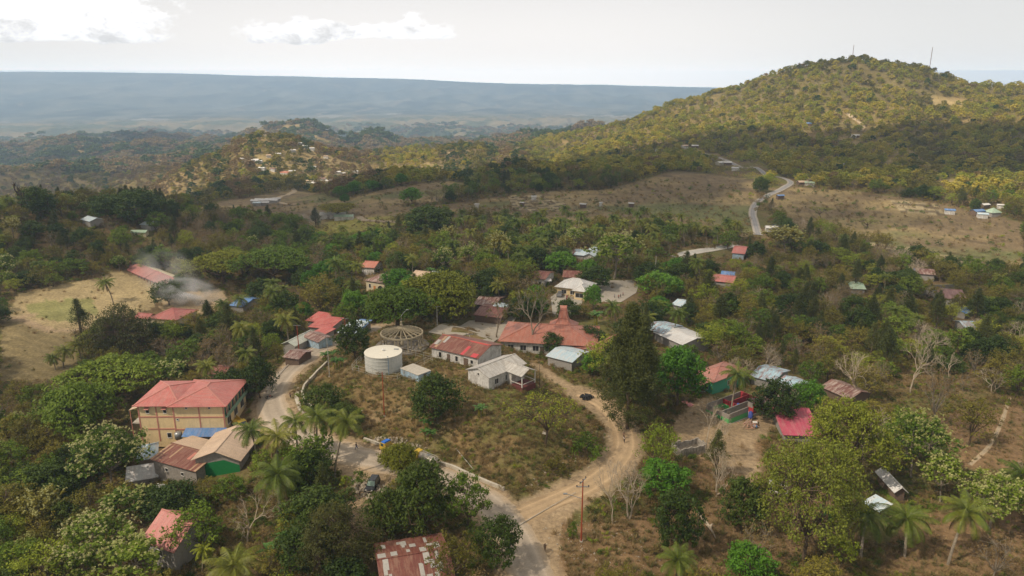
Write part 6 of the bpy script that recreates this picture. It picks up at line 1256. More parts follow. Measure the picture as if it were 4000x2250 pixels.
# low walls by the road
def lowwall(px, hgt, th, lab, mat, cap_=None):
    pts = [Vector(G(*q_)) for q_ in px]; ln = []
    for a, b in zip(pts, pts[1:]):
        n_ = max(2, int((b-a).length/1.5)); ln += [a.lerp(b, k/n_) for k in range(n_)]
    ln.append(pts[-1]); o = pts[0]; ln = [Vector((q_.x, q_.y, gz(q_.x, q_.y)))-o for q_ in ln]; mb = MB(); vs = []; n_ = len(ln)
    for i_, q_ in enumerate(ln):
        t_ = (ln[min(i_+1, n_-1)]-ln[max(i_-1, 0)]); nn = Vector((t_.y, -t_.x, 0)).normalized()*th/2; hv = hgt*(1+.06*math.sin(i_*1.7)); vs += [q_-nn-Vector((0, 0, .8)), q_+nn-Vector((0, 0, .8)), q_+nn+Vector((0, 0, hv)), q_-nn+Vector((0, 0, hv))]
    fs = [(0, 1, 2, 3), (4*n_-1, 4*n_-2, 4*n_-3, 4*n_-4)]
    for i_ in range(n_-1):
        for k in range(4): fs.append((4*i_+k, 4*i_+(k+1) % 4, 4*i_+4+(k+1) % 4, 4*i_+4+k))
    mb.add(vs, fs); return tag(mb.build('low_wall', mat, None, False, o), lab, 'wall')
LW = paint((.58, .53, .44), .15, .85, dirt=(.30, .25, .19, .5))
lowwall([(826, 915), (803, 936), (783, 957), (766, 976), (760, 992), (764, 1010), (779, 1025), (801, 1043), (850, 1064), (905, 1080)], 1.0, .45, 'whitewashed curved retaining wall at the foot of the knoll', LW)
lowwall([(916, 1107), (955, 1120), (1000, 1133)], .6, .4, 'short pale wall behind the dump truck', LW); lowwall([(1085, 1161), (1094, 1164), (1136, 1177), (1196, 1204), (1268, 1234)], .7, .45, 'long pale low wall behind the tanker truck', LW)
lowwall([(752, 975), (745, 1000), (755, 1030), (790, 1060)], .18, .9, 'broken concrete gutter inside the road bend', LW)
lowwall([(670, 985), (690, 958), (720, 925), (752, 898)], .35, .5, 'low stone edge at the left side of the road', paint((.38, .33, .27), .2, .9))
# ---------------------------------------------------------------- poles and wires
def pole(ub, vb, vt, label, mat=REDP, arms=1, lamp=False, rz=0., r0=.13, wood=False):
    p = G(ub, vb); a, c, e = map(float, ray(ub, vt)); Hh = HC+e/math.hypot(a, c)*math.hypot(p.x, p.y)-p.z
    o = empty('utility_pole', p, rz, label, 'pole'); mb = MB(); mb.tube([(0, 0, -.5), (0, 0, Hh*.5), (0, 0, Hh)], [r0*1.2, r0, r0*.75], 8); mb.build('mast', mat, o); MB().lathe([(.3, -.4), (.3, .2), (.01, .22)], 10).build('footing', CONC, o)
    for k in range(arms):
        z_ = Hh-.15-k*1.15; a_ = MB(); dx_, dy_ = (1, 0) if k == 0 else (.62, .78)
        if k == 1: dx_, dy_ = 1, 0
        if k == 0 and arms > 1: dx_, dy_ = .55, .84
        a_.bar((-1.1*dx_, -1.1*dy_, z_), (1.1*dx_, 1.1*dy_, z_), .12); ar = a_.build('crossarm', STEEL, o)
        for s in (-1, 0, 1): MB().lathe([(.05, 0), (.11, .05), (.06, .12), (.12, .18), (.06, .26), (.01, .3)], 8, (s*1.0*dx_, s*1.0*dy_, z_+.06)).build('insulator', BLK, ar)
    if lamp: mb = MB(); mb.tube([(0, 0, Hh-3.6), (-1.6, -.2, Hh-2.9), (-2.7, -.3, Hh-2.5)], .05, 6); mb.build('lamp_arm', STEEL, o); MB().box(-3.3, -2.6, -.42, -.15, Hh-2.55, Hh-2.38).build('lamp_head', STEEL, o)
    return p, Hh
pA = pole(1462, 1363, 1207, 'red brown utility pole with two crossarms above the junction', arms=2, lamp=True); pB = pole(967, 1047, 935, 'red pole without crossarm standing on the knoll before the tank', arms=0, r0=.11)
pC = pole(829, 948, 843, 'thin grey pole at the knoll edge by the road', GREYW, arms=0, r0=.08); pD = pole(753, 893, 817, 'red pole with a crossarm at the left roadside', arms=1)
pE = pole(800, 1015, 940, 'slim pole inside the road bend', GREYW, 0, r0=.07) if False else None
pole(1647, 712, 643, 'tall pale pole above the gravel yard trees', GREYW, 0, r0=.12); pole(514, 790, 762, 'pole with a crossarm in the smoke of the school yard', DK, 1, r0=.1); pole(1100, 818, 770, 'pole at the far edge of the concrete plaza', GREYW, 1, r0=.1); pole(872, 880, 800, 'pole with a crossarm beside the dark leaning tree', REDP, 1, r0=.1)
pF = pole(1182, 866, 840, 'short pole standing on the concrete plaza', GREYW, 1, r0=.09); pG = pole(1553, 700, 690, 'pole in the gravel yard', GREYW, 0) if False else None
pole(1357, 990, 915, 'thin dark pole beside the porch of the grey roofed house', DK, 0, r0=.05)
def wire(a, b, sag, label):
    n_ = 14; pts = [Vector(a).lerp(Vector(b), k/n_)-Vector((0, 0, sag*4*(k/n_)*(1-k/n_))) for k in range(n_+1)]; o = pts[0].copy(); mb = MB(); mb.tube([q_-o for q_ in pts], .022, 4); tag(mb.build('wire', BLK, None, False, o), label, 'wire')
tA = pA[0]+Vector((0, 0, pA[1]-.6)); tD = pD[0]+Vector((0, 0, pD[1]-.1)); tC = pC[0]+Vector((0, 0, pC[1]-.1)); tB = pB[0]+Vector((0, 0, pB[1]-.2))
wire(tA, P(1180, 1095, 5), 1.0, 'black wire running from the crossarm pole towards the roadside trees'); wire(tD, tC, .6, 'black wire between the left roadside poles'); wire(tC, h1.location+Vector((6, 2, 8)), 1.2, 'black wire from the thin knoll pole to the two storey house')
tP = P(872, 803, pD[0].z+9); wire(tD, tP, .8, 'black wire from the left roadside pole to the pole by the leaning tree'); wire(tB, tC, .9, 'black wire between the red knoll pole and the thin pole'); wire(tB, tA, 1.6, 'long black wire over the knoll to the crossarm pole')
def logbar(px0, px1, w, label, mat, name='timber', h0=.15, h1_=.15):
    a = Vector(G(*px0)); b = Vector(G(*px1)); a.z = gz(a.x, a.y)+h0; b.z = gz(b.x, b.y)+h1_; mb = MB(); mb.tube([(0, 0, 0), (b-a)*.5+Vector((0, 0, .05)), b-a], [w, w*.85, w*.6], 6); return tag(mb.build(name, mat, None, False, a), label, 'pipe' if 'pipe' in name else 'timber')
logbar((1307, 1323), (1448, 1242), .09, 'long pale pipe lying beside the dirt track at the junction', LW, 'pipe', .2, .3); logbar((1147, 1130), (1192, 1184), .09, 'pale pipe lying down the knoll slope', GREYW, 'pipe'); logbar((1098, 1062), (1112, 1080), .06, 'short pale stick lying under the dense knoll tree', GREYW, 'pipe')
logbar((790, 965), (832, 935), .06, 'reddish pipe lying along the knoll edge', REDP, 'pipe', .3, .3)
a = Vector(G(1752, 1288)); b = Vector(G(1786, 1332)); c_ = Vector(G(1792, 1345)); mb = MB(); o = a.copy(); up = Vector((0, 0, .35)); mb.tube([(0, 0, .3), (b-a)*.55+up, b-a+up], [.26, .3, .34], 7); mb.tube([b-a+up, b-a+Vector((.4, .6, .6)), b-a+Vector((1.0, .9, .5))], [.3, .2, .08], 6); mb.tube([b-a+up, c_-a+Vector((.2, 0, .2)), c_-a+Vector((.3, -1.6, .1))], [.25, .16, .08], 6); tag(mb.build('fallen_trunk', BK['pale'], None, True, o), 'pale fallen tree trunk with forked end on the dry slope', 'log')
# ---------------------------------------------------------------- loose heaps
def rock(r, s, sub=1):
    import bmesh; bm = bmesh.new(); bmesh.ops.create_icosphere(bm, subdivisions=sub, radius=1)
    for v_ in bm.verts: v_.co *= 1+.25*r.normal()*.6; v_.co.z *= .65
    me = bpy.data.meshes.new('stone'); bm.to_mesh(me); bm.free(); me.materials.append(paint((.42, .36, .28), .2, .95, sc=1.5)); return me
RK = [rock(np.random.default_rng(k), 1) for k in range(4)]
cr_ = bpy.data.collections.new('stone_kinds'); [cr_.objects.link(bpy.data.objects.new('s%d' % k, m_)) for k, m_ in enumerate(RK)]
def heap(name, px, n_, s0, s1, label, cat, hgt=.0):
    poly = gpts(px); xs = [q_[0] for q_ in poly]; ys = [q_[1] for q_ in poly]; X_ = rng.uniform(min(xs), max(xs), n_*4); Y_ = rng.uniform(min(ys), max(ys), n_*4); m_ = inpoly(poly, X_, Y_); X_, Y_ = X_[m_][:n_], Y_[m_][:n_]; k = len(X_); dd = np.minimum(dpoly(poly, X_, Y_)/1.5, 1); s = rng.uniform(s0, s1, k)
    scatter(name, np.stack([X_, Y_, h(X_, Y_)+hgt*dd*rng.random(k)], -1), rng.integers(0, 4, k), rng.random((k, 3))*3, np.stack([s, s, s], -1), cr_, label, cat)
heap('rubble', [(885, 1205), (950, 1210), (985, 1240), (930, 1262), (880, 1240)], 260, .12, .42, 'pale stones tipped beside the lower road', 'rubble', .5); heap('rubble', [(918, 1098), (1010, 1100), (1080, 1130), (1060, 1140), (960, 1118)], 200, .12, .4, 'stones heaped behind the dump truck', 'rubble', .4)
heap('rubble', [(680, 960), (725, 905), (745, 905), (700, 955), (690, 985)], 90, .1, .3, 'rubble along the left road edge', 'rubble'); heap('rubble', [(1300, 1240), (1480, 1180), (1540, 1100), (1500, 1080), (1330, 1210)], 110, .1, .32, 'scattered stones on the knoll slope', 'rubble')
heap('rubble', [(1350, 1330), (1560, 1280), (1700, 1449), (1400, 1449)], 170, .07, .22, 'scattered stones on the dry slope', 'rubble'); heap('rubble', [(960, 1300), (1100, 1330), (1060, 1400), (960, 1400)], 120, .12, .4, 'stones below the roadside trees', 'rubble'); heap('rubble', [(1720, 1010), (1780, 985), (1900, 1050), (1800, 1080), (1740, 1060)], 140, .08, .25, 'broken masonry around the half built walls', 'rubble')
# tyre heap
p = G(1476, 1002); root = empty('tyre_heap', p, 0, 'round heap of black tyres beside the end of the dirt track', 'tyre heap'); r_ = np.random.default_rng(5)
for k in range(34):
    a_ = r_.random()*6.28; q_ = 1.5*math.sqrt(r_.random()); z_ = .15+1.0*(1-q_/1.7)*r_.random(); mb = MB(); mb.lathe([(.2, -.1), (.36, -.11), (.42, 0), (.36, .11), (.2, .1), (.2, -.1)], 12); o = mb.build('tyre', BLK, root, True); o.location = (math.cos(a_)*q_, math.sin(a_)*q_*.9, z_+.15); o.rotation_euler = (r_.normal()*.5, r_.normal()*.5, r_.random()*3)
# plank heap and sheets by the half built house
p = G(1888, 1070); root = empty('plank_heap', p, 0, 'heap of broken pinkish planks with a white board on the bare ground', 'timber heap'); r_ = np.random.default_rng(6)
for k in range(46):
    a_ = r_.normal()*.5+1.2; L_ = 1.2+r_.random()*1.8; x_, y_ = r_.normal()*1.1, r_.normal()*.9; z_ = .12+.7*math.exp(-(x_*x_+y_*y_)/2)*r_.random(); dx_, dy_ = math.cos(a_)*L_/2, math.sin(a_)*L_/2; mb = MB(); mb.bar((x_-dx_, y_-dy_, z_), (x_+dx_, y_+dy_, z_+.25*r_.normal()), .16, .05); mb.build('plank', [paint((.46, .24, .17), .15), paint((.40, .27, .18), .15), paint((.52, .33, .27), .1)][k % 3], root)
MB().box(.5, 1.5, -.4, .5, .8, .86).build('board', WHT, root); MB().box(.3, 1.1, -1.5, -.8, .2, .5).build('blue_sheet', paint((.06, .22, .45), .1), root)
for k, (u_, v_, m_, lb) in enumerate([(1722, 1015, paint((.60, .22, .22), .1), 'pink sheet lying flat beside the bright green tree'), (1735, 1020, paint((.60, .24, .24), .1), 'second pink sheet nearer the half built walls'), (1372, 1090, LW, 'pale slab leaning on the spreading tree'), (1765, 985, WHT, 'white sheet on the ground left of the half built walls'), (1820, 1045, WHT, 'white board below the half built walls'), (905, 1040-5, LW, 'pale slab on the knoll foot behind the leaning palm')]):
    p = Vector(G(u_, v_)); p.z = gz(p.x, p.y); o = tag(MB().hexa([(-.9, -.6, .05), (.9, -.6, .05), (.9, .6, .3), (-.9, .6, .3)], [(-.9, -.6, .12), (.9, -.6, .12), (.9, .6, .37), (-.9, .6, .37)]).build('sheet', m_, None, False, p), lb, 'sheet'); o.rotation_euler = (0, 0, k*.7)
# half built house: bare walls
c, rz, L, W = frame3((1778, 1015), (1835, 1040), (1905, 1000), 2.8); hb_ = empty('half_built_house', c, rz, 'roofless half built house with green and red painted walls', 'building site'); Bk, Gr, Rd = WC['block'], WC['lgreen'], WC['red']
def wl(x0, y0, x1, y1, hgt, lower, upper):
    dx_, dy_ = x1-x0, y1-y0; ln = math.hypot(dx_, dy_); nx, ny = -dy_/ln*.1, dx_/ln*.1
    def slab(z0, z1, m_, e=1.): MB().hexa([(x0-nx*e, y0-ny*e, z0), (x1-nx*e, y1-ny*e, z0), (x1+nx*e, y1+ny*e, z0), (x0+nx*e, y0+ny*e, z0)], [(x0-nx*e, y0-ny*e, z1), (x1-nx*e, y1-ny*e, z1), (x1+nx*e, y1+ny*e, z1), (x0+nx*e, y0+ny*e, z1)]).build('wall', m_, hb_)
    slab(-.8, 1.3, lower, 1.1); slab(1.3, hgt, upper)
l, w_ = L/2, W/2
MB().box(-l-.3, l+.3, -w_-.3, w_+.3, -.9, .05).build('floor_slab', paint((.5, .47, .42), .1, .9), hb_)
wl(-l, -w_, -l*.35, -w_, 2.6, Gr, Bk); wl(-l*.1, -w_, l, -w_, 2.4, Gr, Bk); wl(-l, -w_, -l, w_, 2.7, Gr, Bk); wl(-l, w_, l, w_, 2.8, Rd, Rd); wl(l, -w_, l, w_*.1, 2.6, Gr, Bk); wl(l, w_*.4, l, w_, 2.8, Rd, Rd); wl(-l*.3, -w_*.1, -l*.3, w_, 2.7, Rd, Rd); wl(-l, -w_*.05, l*.2, -w_*.05, 2.5, Gr, Rd); wl(l*.35, -w_, l*.35, w_*.5, 2.6, Bk, Bk); wl(l*.35, w_*.5, l, w_*.5, 2.5, Rd, Bk)
for k, (x_, y_, m_, lb) in enumerate([(l*.05, w_*.45, paint((.05, .16, .42), .1), 'blue drum inside the roofless house'), (-l*.15, w_*.3, paint((.08, .14, .45), .1), 'second blue drum inside the roofless house nearer the middle'), (l*1.25, w_*.1, paint((.06, .09, .35), .1), 'dark blue water drum outside the right wall of the roofless house')]):
    q_ = hb_.matrix_world if False else Matrix.Translation(c)@Matrix.Rotation(rz, 4, 'Z')@Vector((x_, y_, .05)); tag(MB().lathe([(.55, 0), (.55, 1.3), (.3, 1.45), (.3, 1.6), (.01, 1.62)], 14).build('water_drum', m_, None, True, q_), lb, 'water drum')
# ruin
c, rz, L, W = frame3((1690, 1112), (1712, 1128), (1757, 1098), 2.2); ru = empty('ruin', c, rz, 'roofless stained concrete ruin beside the yellow green tree', 'ruin'); RW = paint((.42, .38, .33), .15, .9, dirt=(.14, .12, .1, .8)); l, w_ = L/2, W/2; r_ = np.random.default_rng(8)
for (x0, y0, x1, y1) in ((-l, -w_, l, -w_), (-l, w_, l, w_), (-l, -w_, -l, w_), (l, -w_, l, w_)):
    mb = MB(); n_ = 9; 
    for k in range(n_):
        a0, a1 = k/n_, (k+1)/n_; hh_ = 1.5+.7*r_.random(); xa, ya, xb, yb = x0+(x1-x0)*a0, y0+(y1-y0)*a0, x0+(x1-x0)*a1, y0+(y1-y0)*a1; e = .12
        if abs(x1-x0) > abs(y1-y0): mb.box(xa, xb, ya-e, ya+e, -1.2, hh_)
        else: mb.box(xa-e, xa+e, ya, yb, -1.2, hh_)
    mb.build('wall', RW, ru)
MB().box(-l, l, -w_, w_, -.5, .35).build('rubble_floor', paint((.13, .11, .085), .3, .95, sc=2), ru)
# satellite dish
p = G(404, 1262); p.z += 0; sd = empty('satellite_dish', p, .3, 'large mesh satellite dish on a pole among the bushes', 'satellite dish'); MB().tube([(0, 0, -.5), (0, 0, 2.6)], .07, 8).build('pole', STEEL, sd); prf = [(1.75*t_, 2.65+.42*t_*t_) for t_ in np.linspace(0.03, 1, 8)]; MB().lathe(prf+[(1.7, 3.02)]+[(1.72*t_, 2.61+.42*t_*t_) for t_ in np.linspace(1, .03, 6)], 28).build('dish', paint((.36, .35, .33), .1, .6), sd, True); mb = MB(); [mb.bar((math.cos(a_)*1.3, math.sin(a_)*1.3, 2.85), (0, 0, 4.0), .035) for a_ in (0, 2.1, 4.2)]; mb.build('feed_strut', STEEL, sd); MB().lathe([(.12, 3.9), (.12, 4.2), (.01, 4.22)], 8).build('feed_horn', WHT, sd)
# flag, masts
p = G(1423, 800); fo = empty('flagpole', p, 0, 'flagpole with a red flag behind the pointed tower roof', 'flagpole'); MB().tube([(0, 0, -.3), (0, 0, 8.2)], .06, 6).build('pole', WHT, fo); MB().hexa([(0, 0, 6.3), (.25, .3, 6.1), (.27, .32, 6.1), (.02, .02, 6.3)], [(0, 0, 8.0), (.55, .6, 7.6), (.57, .62, 7.6), (.02, .02, 8.0)]).build('flag', paint((.6, .05, .04), .05), fo)
for (u_, v_, vt, lb) in ((2339, 168, 128, 'thin lattice mast on the right shoulder of the big hill'), (2145, 140, 118, 'short mast on the summit of the big hill')):
    a_, c2_, e_ = map(float, ray(u_, v_)); n2_ = math.hypot(a_, c2_); rr2 = np.linspace(850, 1500, 120); hh2 = h(rr2*a_/n2_, rr2*c2_/n2_); kk = int(np.argmax((hh2-HC)/rr2)); p = Vector((rr2[kk]*a_/n2_, rr2[kk]*c2_/n2_, float(hh2[kk])))
    d_ = float(proj(*p)[2]); Hh = (v_-vt)*d_/F+9; o = empty('radio_mast', p, 0, lb, 'mast'); mb = MB(); w_ = .55
    for k in range(3): a_ = k*2.094; mb.bar((math.cos(a_)*w_, math.sin(a_)*w_, -2), (math.cos(a_)*.2, math.sin(a_)*.2, Hh), .16)
    mb.build('leg', paint((.4, .2, .18), .1), o); mb = MB(); n_ = int(Hh/1.5)
    for k in range(n_):
        z_ = Hh*k/n_; ww = w_+(.2-w_)*k/n_; q_ = [(math.cos(j*2.094)*ww, math.sin(j*2.094)*ww, z_+(Hh/n_ if j == 1 else 0)) for j in range(3)]; mb.bar(q_[0], q_[1], .08); mb.bar(q_[1], q_[2], .08)
    mb.build('bracing', paint((.4, .2, .18), .1), o)
# ---------------------------------------------------------------- vehicles
GL = paint((.05, .075, .08), .1, .12, spec=.8); TYR = paint((.025, .025, .027), .1, .8); YEL = paint((.62, .42, .05), .08, .35, spec=.5); CHR = paint((.55, .55, .55), .1, .3, .8)
def vehicle(name, u0, v0, u1, v1, label, cat):
    """from the rear point to the front point on the ground; local +x is forward"""
    a = Vector(G(u0, v0)); b = Vector(G(u1, v1)); m_ = (a+b)/2; m_.z = gz(m_.x, m_.y)+.1; return empty(name, m_, math.atan2(b.y-a.y, b.x-a.x), label, cat)
def wheels(o, xs, y, r, w=.28, rimm=CHR):
    for x_ in xs:
        for s in (-1, 1):
            mb = MB(); n = 18; pr = [(r*.55, -w/2), (r*.95, -w/2), (r, -w*.35), (r, w*.35), (r*.95, w/2), (r*.55, w/2)]; b = 0
            for rr_, yy in pr:
                for k in range(n): a_ = 2*math.pi*k/n; mb.v.append((rr_*math.cos(a_), yy, rr_*math.sin(a_)))
            for i_ in range(len(pr)-1):
                for k in range(n): mb.f.append((i_*n+k, i_*n+(k+1) % n, (i_+1)*n+(k+1) % n, (i_+1)*n+k)); mb.m.append(0)
            wh = mb.build('tyre', TYR, None, True); root = bpy.data.objects.new('wheel', None); COL.objects.link(root); root.parent = o; root.location = (x_, s*y, r); wh.parent = root
            m2 = MB(); 
            for rr_, yy in ((r*.56, -w*.3), (r*.56, w*.3)):
                for k in range(n): a_ = 2*math.pi*k/n; m2.v.append((rr_*math.cos(a_), yy, rr_*math.sin(a_)))
            m2.f += [tuple(range(n)), tuple(range(2*n-1, n-1, -1))]; m2.m += [0, 0]; m2.build('rim', rimm, root)
def cab(o, x, col, W_=1.9, H0=.75, H1=2.45, L_=1.6):
    mb = MB(); pr = [(x, H0), (x+L_, H0), (x+L_, H0+.75), (x+L_-.28, H1-.06), (x+L_-.45, H1), (x, H1)]; mb.xprism(pr, -W_/2, W_/2); b = mb.build('cab', col, o); bv = b.modifiers.new('b', 'BEVEL'); bv.width = .06; bv.segments = 2
    MB().hexa([(x+L_+.015, -W_/2+.12, H0+.82), (x+L_-.01, -W_/2+.12, H0+.82), (x+L_-.01, W_/2-.12, H0+.82), (x+L_+.015, W_/2-.12, H0+.82)], [(x+L_-.235, -W_/2+.15, H1-.14), (x+L_-.27, -W_/2+.15, H1-.14), (x+L_-.27, W_/2-.15, H1-.14), (x+L_-.235, W_/2-.15, H1-.14)]).build('windscreen', GL, o)
    for s in (-1, 1): MB().box(x+.35, x+L_-.4, min(s*W_/2, s*(W_/2+.02)), max(s*W_/2, s*(W_/2+.02)), H0+.85, H1-.2).build('side_window', GL, o); MB().box(x+L_, x+L_+.05, s*W_/2-s*.5 if s > 0 else -W_/2+.12, s*W_/2-s*.12 if s > 0 else -W_/2+.5, H0+.15, H0+.38).build('headlight', WHT, o)
    MB().box(x+L_-.02, x+L_+.14, -W_/2, W_/2, H0-.25, H0+.05).build('bumper', BLK, o)
tr = vehicle('dump_truck', 1024, 1158, 956, 1131, 'yellow dump truck with blue tarpaulin over the cab at the roadside', 'truck'); cab(tr, 1.5, YEL); wheels(tr, (2.2, -1.6), .85, .42, rimm=YEL); MB().box(-3.1, 3.0, -.4, .4, .5, .75).build('chassis', BLK, tr)
bd = MB(); bd.box(-3.2, 1.35, -1.0, 1.0, .85, .98); [bd.box(-3.2, 1.35, s-.05, s+.05, .98, 1.85) for s in (-.98, .98)]; bd.box(1.3, 1.38, -.93, .93, .98, 2.1); bd.box(-3.2, -3.12, -.93, .93, .98, 1.85); bd.build('cargo_bed', paint((.50, .36, .10), .2, .7), tr); MB().box(-3.05, 1.2, -.9, .9, .98, 1.6).build('cargo', paint((.22, .19, .15), .3, .95, sc=2), tr)
tp = MB(); tp.hexa([(1.5, -.95, 2.46), (2.7, -.95, 2.46), (2.7, .95, 2.46), (1.5, .95, 2.46)], [(1.55, -.8, 2.72), (2.6, -.85, 2.58), (2.5, .8, 2.66), (1.6, .85, 2.74)]); tp.build('tarpaulin', paint((.03, .16, .62), .15, .5), tr)
tr = vehicle('tanker_truck', 1104, 1183, 1038, 1155, 'yellow cabbed truck with a weathered metal water tank behind the dump truck', 'truck'); cab(tr, 1.5, YEL); wheels(tr, (2.2, -1.6), .85, .42, rimm=YEL); MB().box(-3.1, 3.0, -.4, .4, .5, .8).build('chassis', BLK, tr)
mb = MB(); n = 20
for k, (x_, s) in enumerate(((-3.2, .82), (-3.1, 1.0), (1.15, 1.0), (1.25, .82))):
    for j in range(n): a_ = 2*math.pi*j/n; mb.v.append((x_, .95*s*math.cos(a_), 1.62+.75*s*math.sin(a_)))
for i_ in range(3):
    for k in range(n): mb.f.append((i_*n+k, i_*n+(k+1) % n, (i_+1)*n+(k+1) % n, (i_+1)*n+k)); mb.m.append(0)
mb.f += [tuple(range(n-1, -1, -1)), tuple(range(3*n, 4*n))]; mb.m += [0, 0]; mb.build('tank', paint((.42, .38, .32), .15, .5, .3), tr, True); MB().lathe([(.38, 0), (.38, .2), (.01, .24)], 14, (-1, 0, 2.35)).build('hatch', STEEL, tr)
rl = MB(); [rl.bar((-3.0, s*.5, 2.55), (1.1, s*.5, 2.55), .05) for s in (-1, 1)]; [rl.bar((x_, -.5, 2.55), (x_, .5, 2.55), .05) for x_ in (-3, -1.6, -.3, 1.1)]; [rl.bar((x_, s*.5, 2.2), (x_, s*.5, 2.55), .05) for x_ in (-3, 1.1) for s in (-1, 1)]; rl.build('top_rail', GREYW, tr)
tr = vehicle('parked_truck', 575, 1062, 625, 1088, 'yellow truck parked at the right corner of the two storey house', 'truck'); cab(tr, 1.5, YEL); wheels(tr, (2.2, -1.6), .85, .42, rimm=YEL); MB().box(-3.1, 3.0, -.4, .4, .5, .75).build('chassis', BLK, tr); bd = MB(); bd.box(-3.2, 1.35, -1.0, 1.0, .85, .98); [bd.box(-3.2, 1.35, s-.05, s+.05, .98, 1.75) for s in (-.98, .98)]; bd.build('cargo_bed', YEL, tr)
def car(o, L_, W_, H_, col, glass=GL, pick=False, roofm=None):
    l = L_/2; mb = MB(); mb.xprism([(-l, .35), (l, .35), (l+.02, .75), (l-.15, .98), (l-1.15, 1.05), (-l+.1, 1.05), (-l-.02, .8)], -W_/2, W_/2); b = mb.build('body', col, o); bv = b.modifiers.new('b', 'BEVEL'); bv.width = .07; bv.segments = 3
    x0, x1 = (-.4 if pick else -l+.12), l-1.1; mb = MB(); w1, w2 = W_/2-.04, W_/2-.2; mb.hexa([(x0, -w1, 1.04), (x1, -w1, 1.04), (x1, w1, 1.04), (x0, w1, 1.04)], [(x0+.2, -w2, H_), (x1-.75, -w2, H_), (x1-.75, w2, H_), (x0+.2, w2, H_)]); c_ = mb.build('cabin', roofm or col, o); bv = c_.modifiers.new('b', 'BEVEL'); bv.width = .06; bv.segments = 2
    MB().hexa([(x1-.03, -w1+.1, 1.09), (x1+.02, -w1+.1, 1.09), (x1+.02, w1-.1, 1.09), (x1-.03, w1-.1, 1.09)], [(x1-.72, -w2+.06, H_-.06), (x1-.66, -w2+.06, H_-.06), (x1-.66, w2-.06, H_-.06), (x1-.72, w2-.06, H_-.06)]).build('windscreen', glass, o)
    for s in (-1, 1):
        MB().hexa([(x0+.25, s*w1-.01, 1.12), (x1-.25, s*w1-.01, 1.12), (x1-.25, s*w1+.02, 1.12), (x0+.25, s*w1+.02, 1.12)], [(x0+.35, s*w2-.01, H_-.1), (x1-.8, s*w2-.01, H_-.1), (x1-.8, s*w2+.02, H_-.1), (x0+.35, s*w2+.02, H_-.1)]).build('side_window', GL, o); MB().box(l-.06, l+.05, s*(W_/2-.32)-.15, s*(W_/2-.32)+.15, .68, .85).build('headlight', WHT, o)
        MB().box(x1-.3, x1-.12, s*(W_/2+.08)-.09, s*(W_/2+.08)+.09, 1.1, 1.24).build('wing_mirror', col, o)
    MB().box(l-.02, l+.06, -.55, .55, .5, .66).build('grille', CHR, o); wheels(o, (l-.85, -l+.85), W_/2-.1, .36, .22)
    if pick: mb = MB(); [mb.box(-l+.05, -.45, s*(W_/2-.06)-.05, s*(W_/2-.06)+.05, 1.0, 1.2) for s in (-1, 1)]; mb.build('bed_side', col, o)
car(vehicle('parked_car', 950, 1207, 925, 1251, 'black off road car with pale green windscreen at the lower roadside', 'car'), 4.5, 1.85, 1.85, paint((.022, .022, .025), .1, .25, spec=.6), paint((.30, .42, .36), .1, .15, spec=.7))
car(vehicle('pickup_truck', 1405, 752, 1412, 738, 'silver grey pickup in front of the cream bungalow', 'pickup'), 5.0, 1.85, 1.75, paint((.20, .20, .20), .1, .3, .3), pick=True)
# motorcycles
def moto(u_, v_, rz, label):
    p = Vector(G(u_, v_)); p.z = gz(p.x, p.y)+.08; o = empty('motorcycle', p, rz, label, 'motorcycle')
    for x_ in (-.62, .62):
        mb = MB(); n = 16
        for rr_, yy in ((.2, -.04), (.3, -.05), (.3, .05), (.2, .04)):
            for k in range(n): a_ = 2*math.pi*k/n; mb.v.append((rr_*math.cos(a_), yy, rr_*math.sin(a_)))
        for i_ in range(3):
            for k in range(n): mb.f.append((i_*n+k, i_*n+(k+1) % n, (i_+1)*n+(k+1) % n, (i_+1)*n+k)); mb.m.append(0)
        w_ = mb.build('wheel', TYR, o); w_.location = (x_, 0, .3)
    mb = MB(); mb.tube([(.62, 0, .3), (.42, 0, .95)], .04, 6); mb.tube([(-.62, 0, .3), (0, 0, .45), (.4, 0, .75)], .06, 6); mb.build('frame', BLK, o); mb = MB(); mb.hexa([(-.5, -.12, .62), (.1, -.12, .62), (.1, .12, .62), (-.5, .12, .62)], [(-.6, -.13, .76), (.1, -.13, .72), (.1, .13, .72), (-.6, .13, .76)]); mb.build('seat', BLK, o); MB().hexa([(.08, -.13, .6), (.4, -.1, .6), (.4, .1, .6), (.08, .13, .6)], [(.1, -.12, .82), (.38, -.08, .88), (.38, .08, .88), (.1, .12, .82)]).build('fuel_tank', REDP, o); MB().bar((.4, -.33, .98), (.4, .33, .98), .04).build('handlebar', STEEL, o)
moto(817, 902, 1.0, 'motorcycle parked at the right edge of the upper road'); moto(678, 1003, .3, 'motorcycle parked under the tree at the left of the road bend')
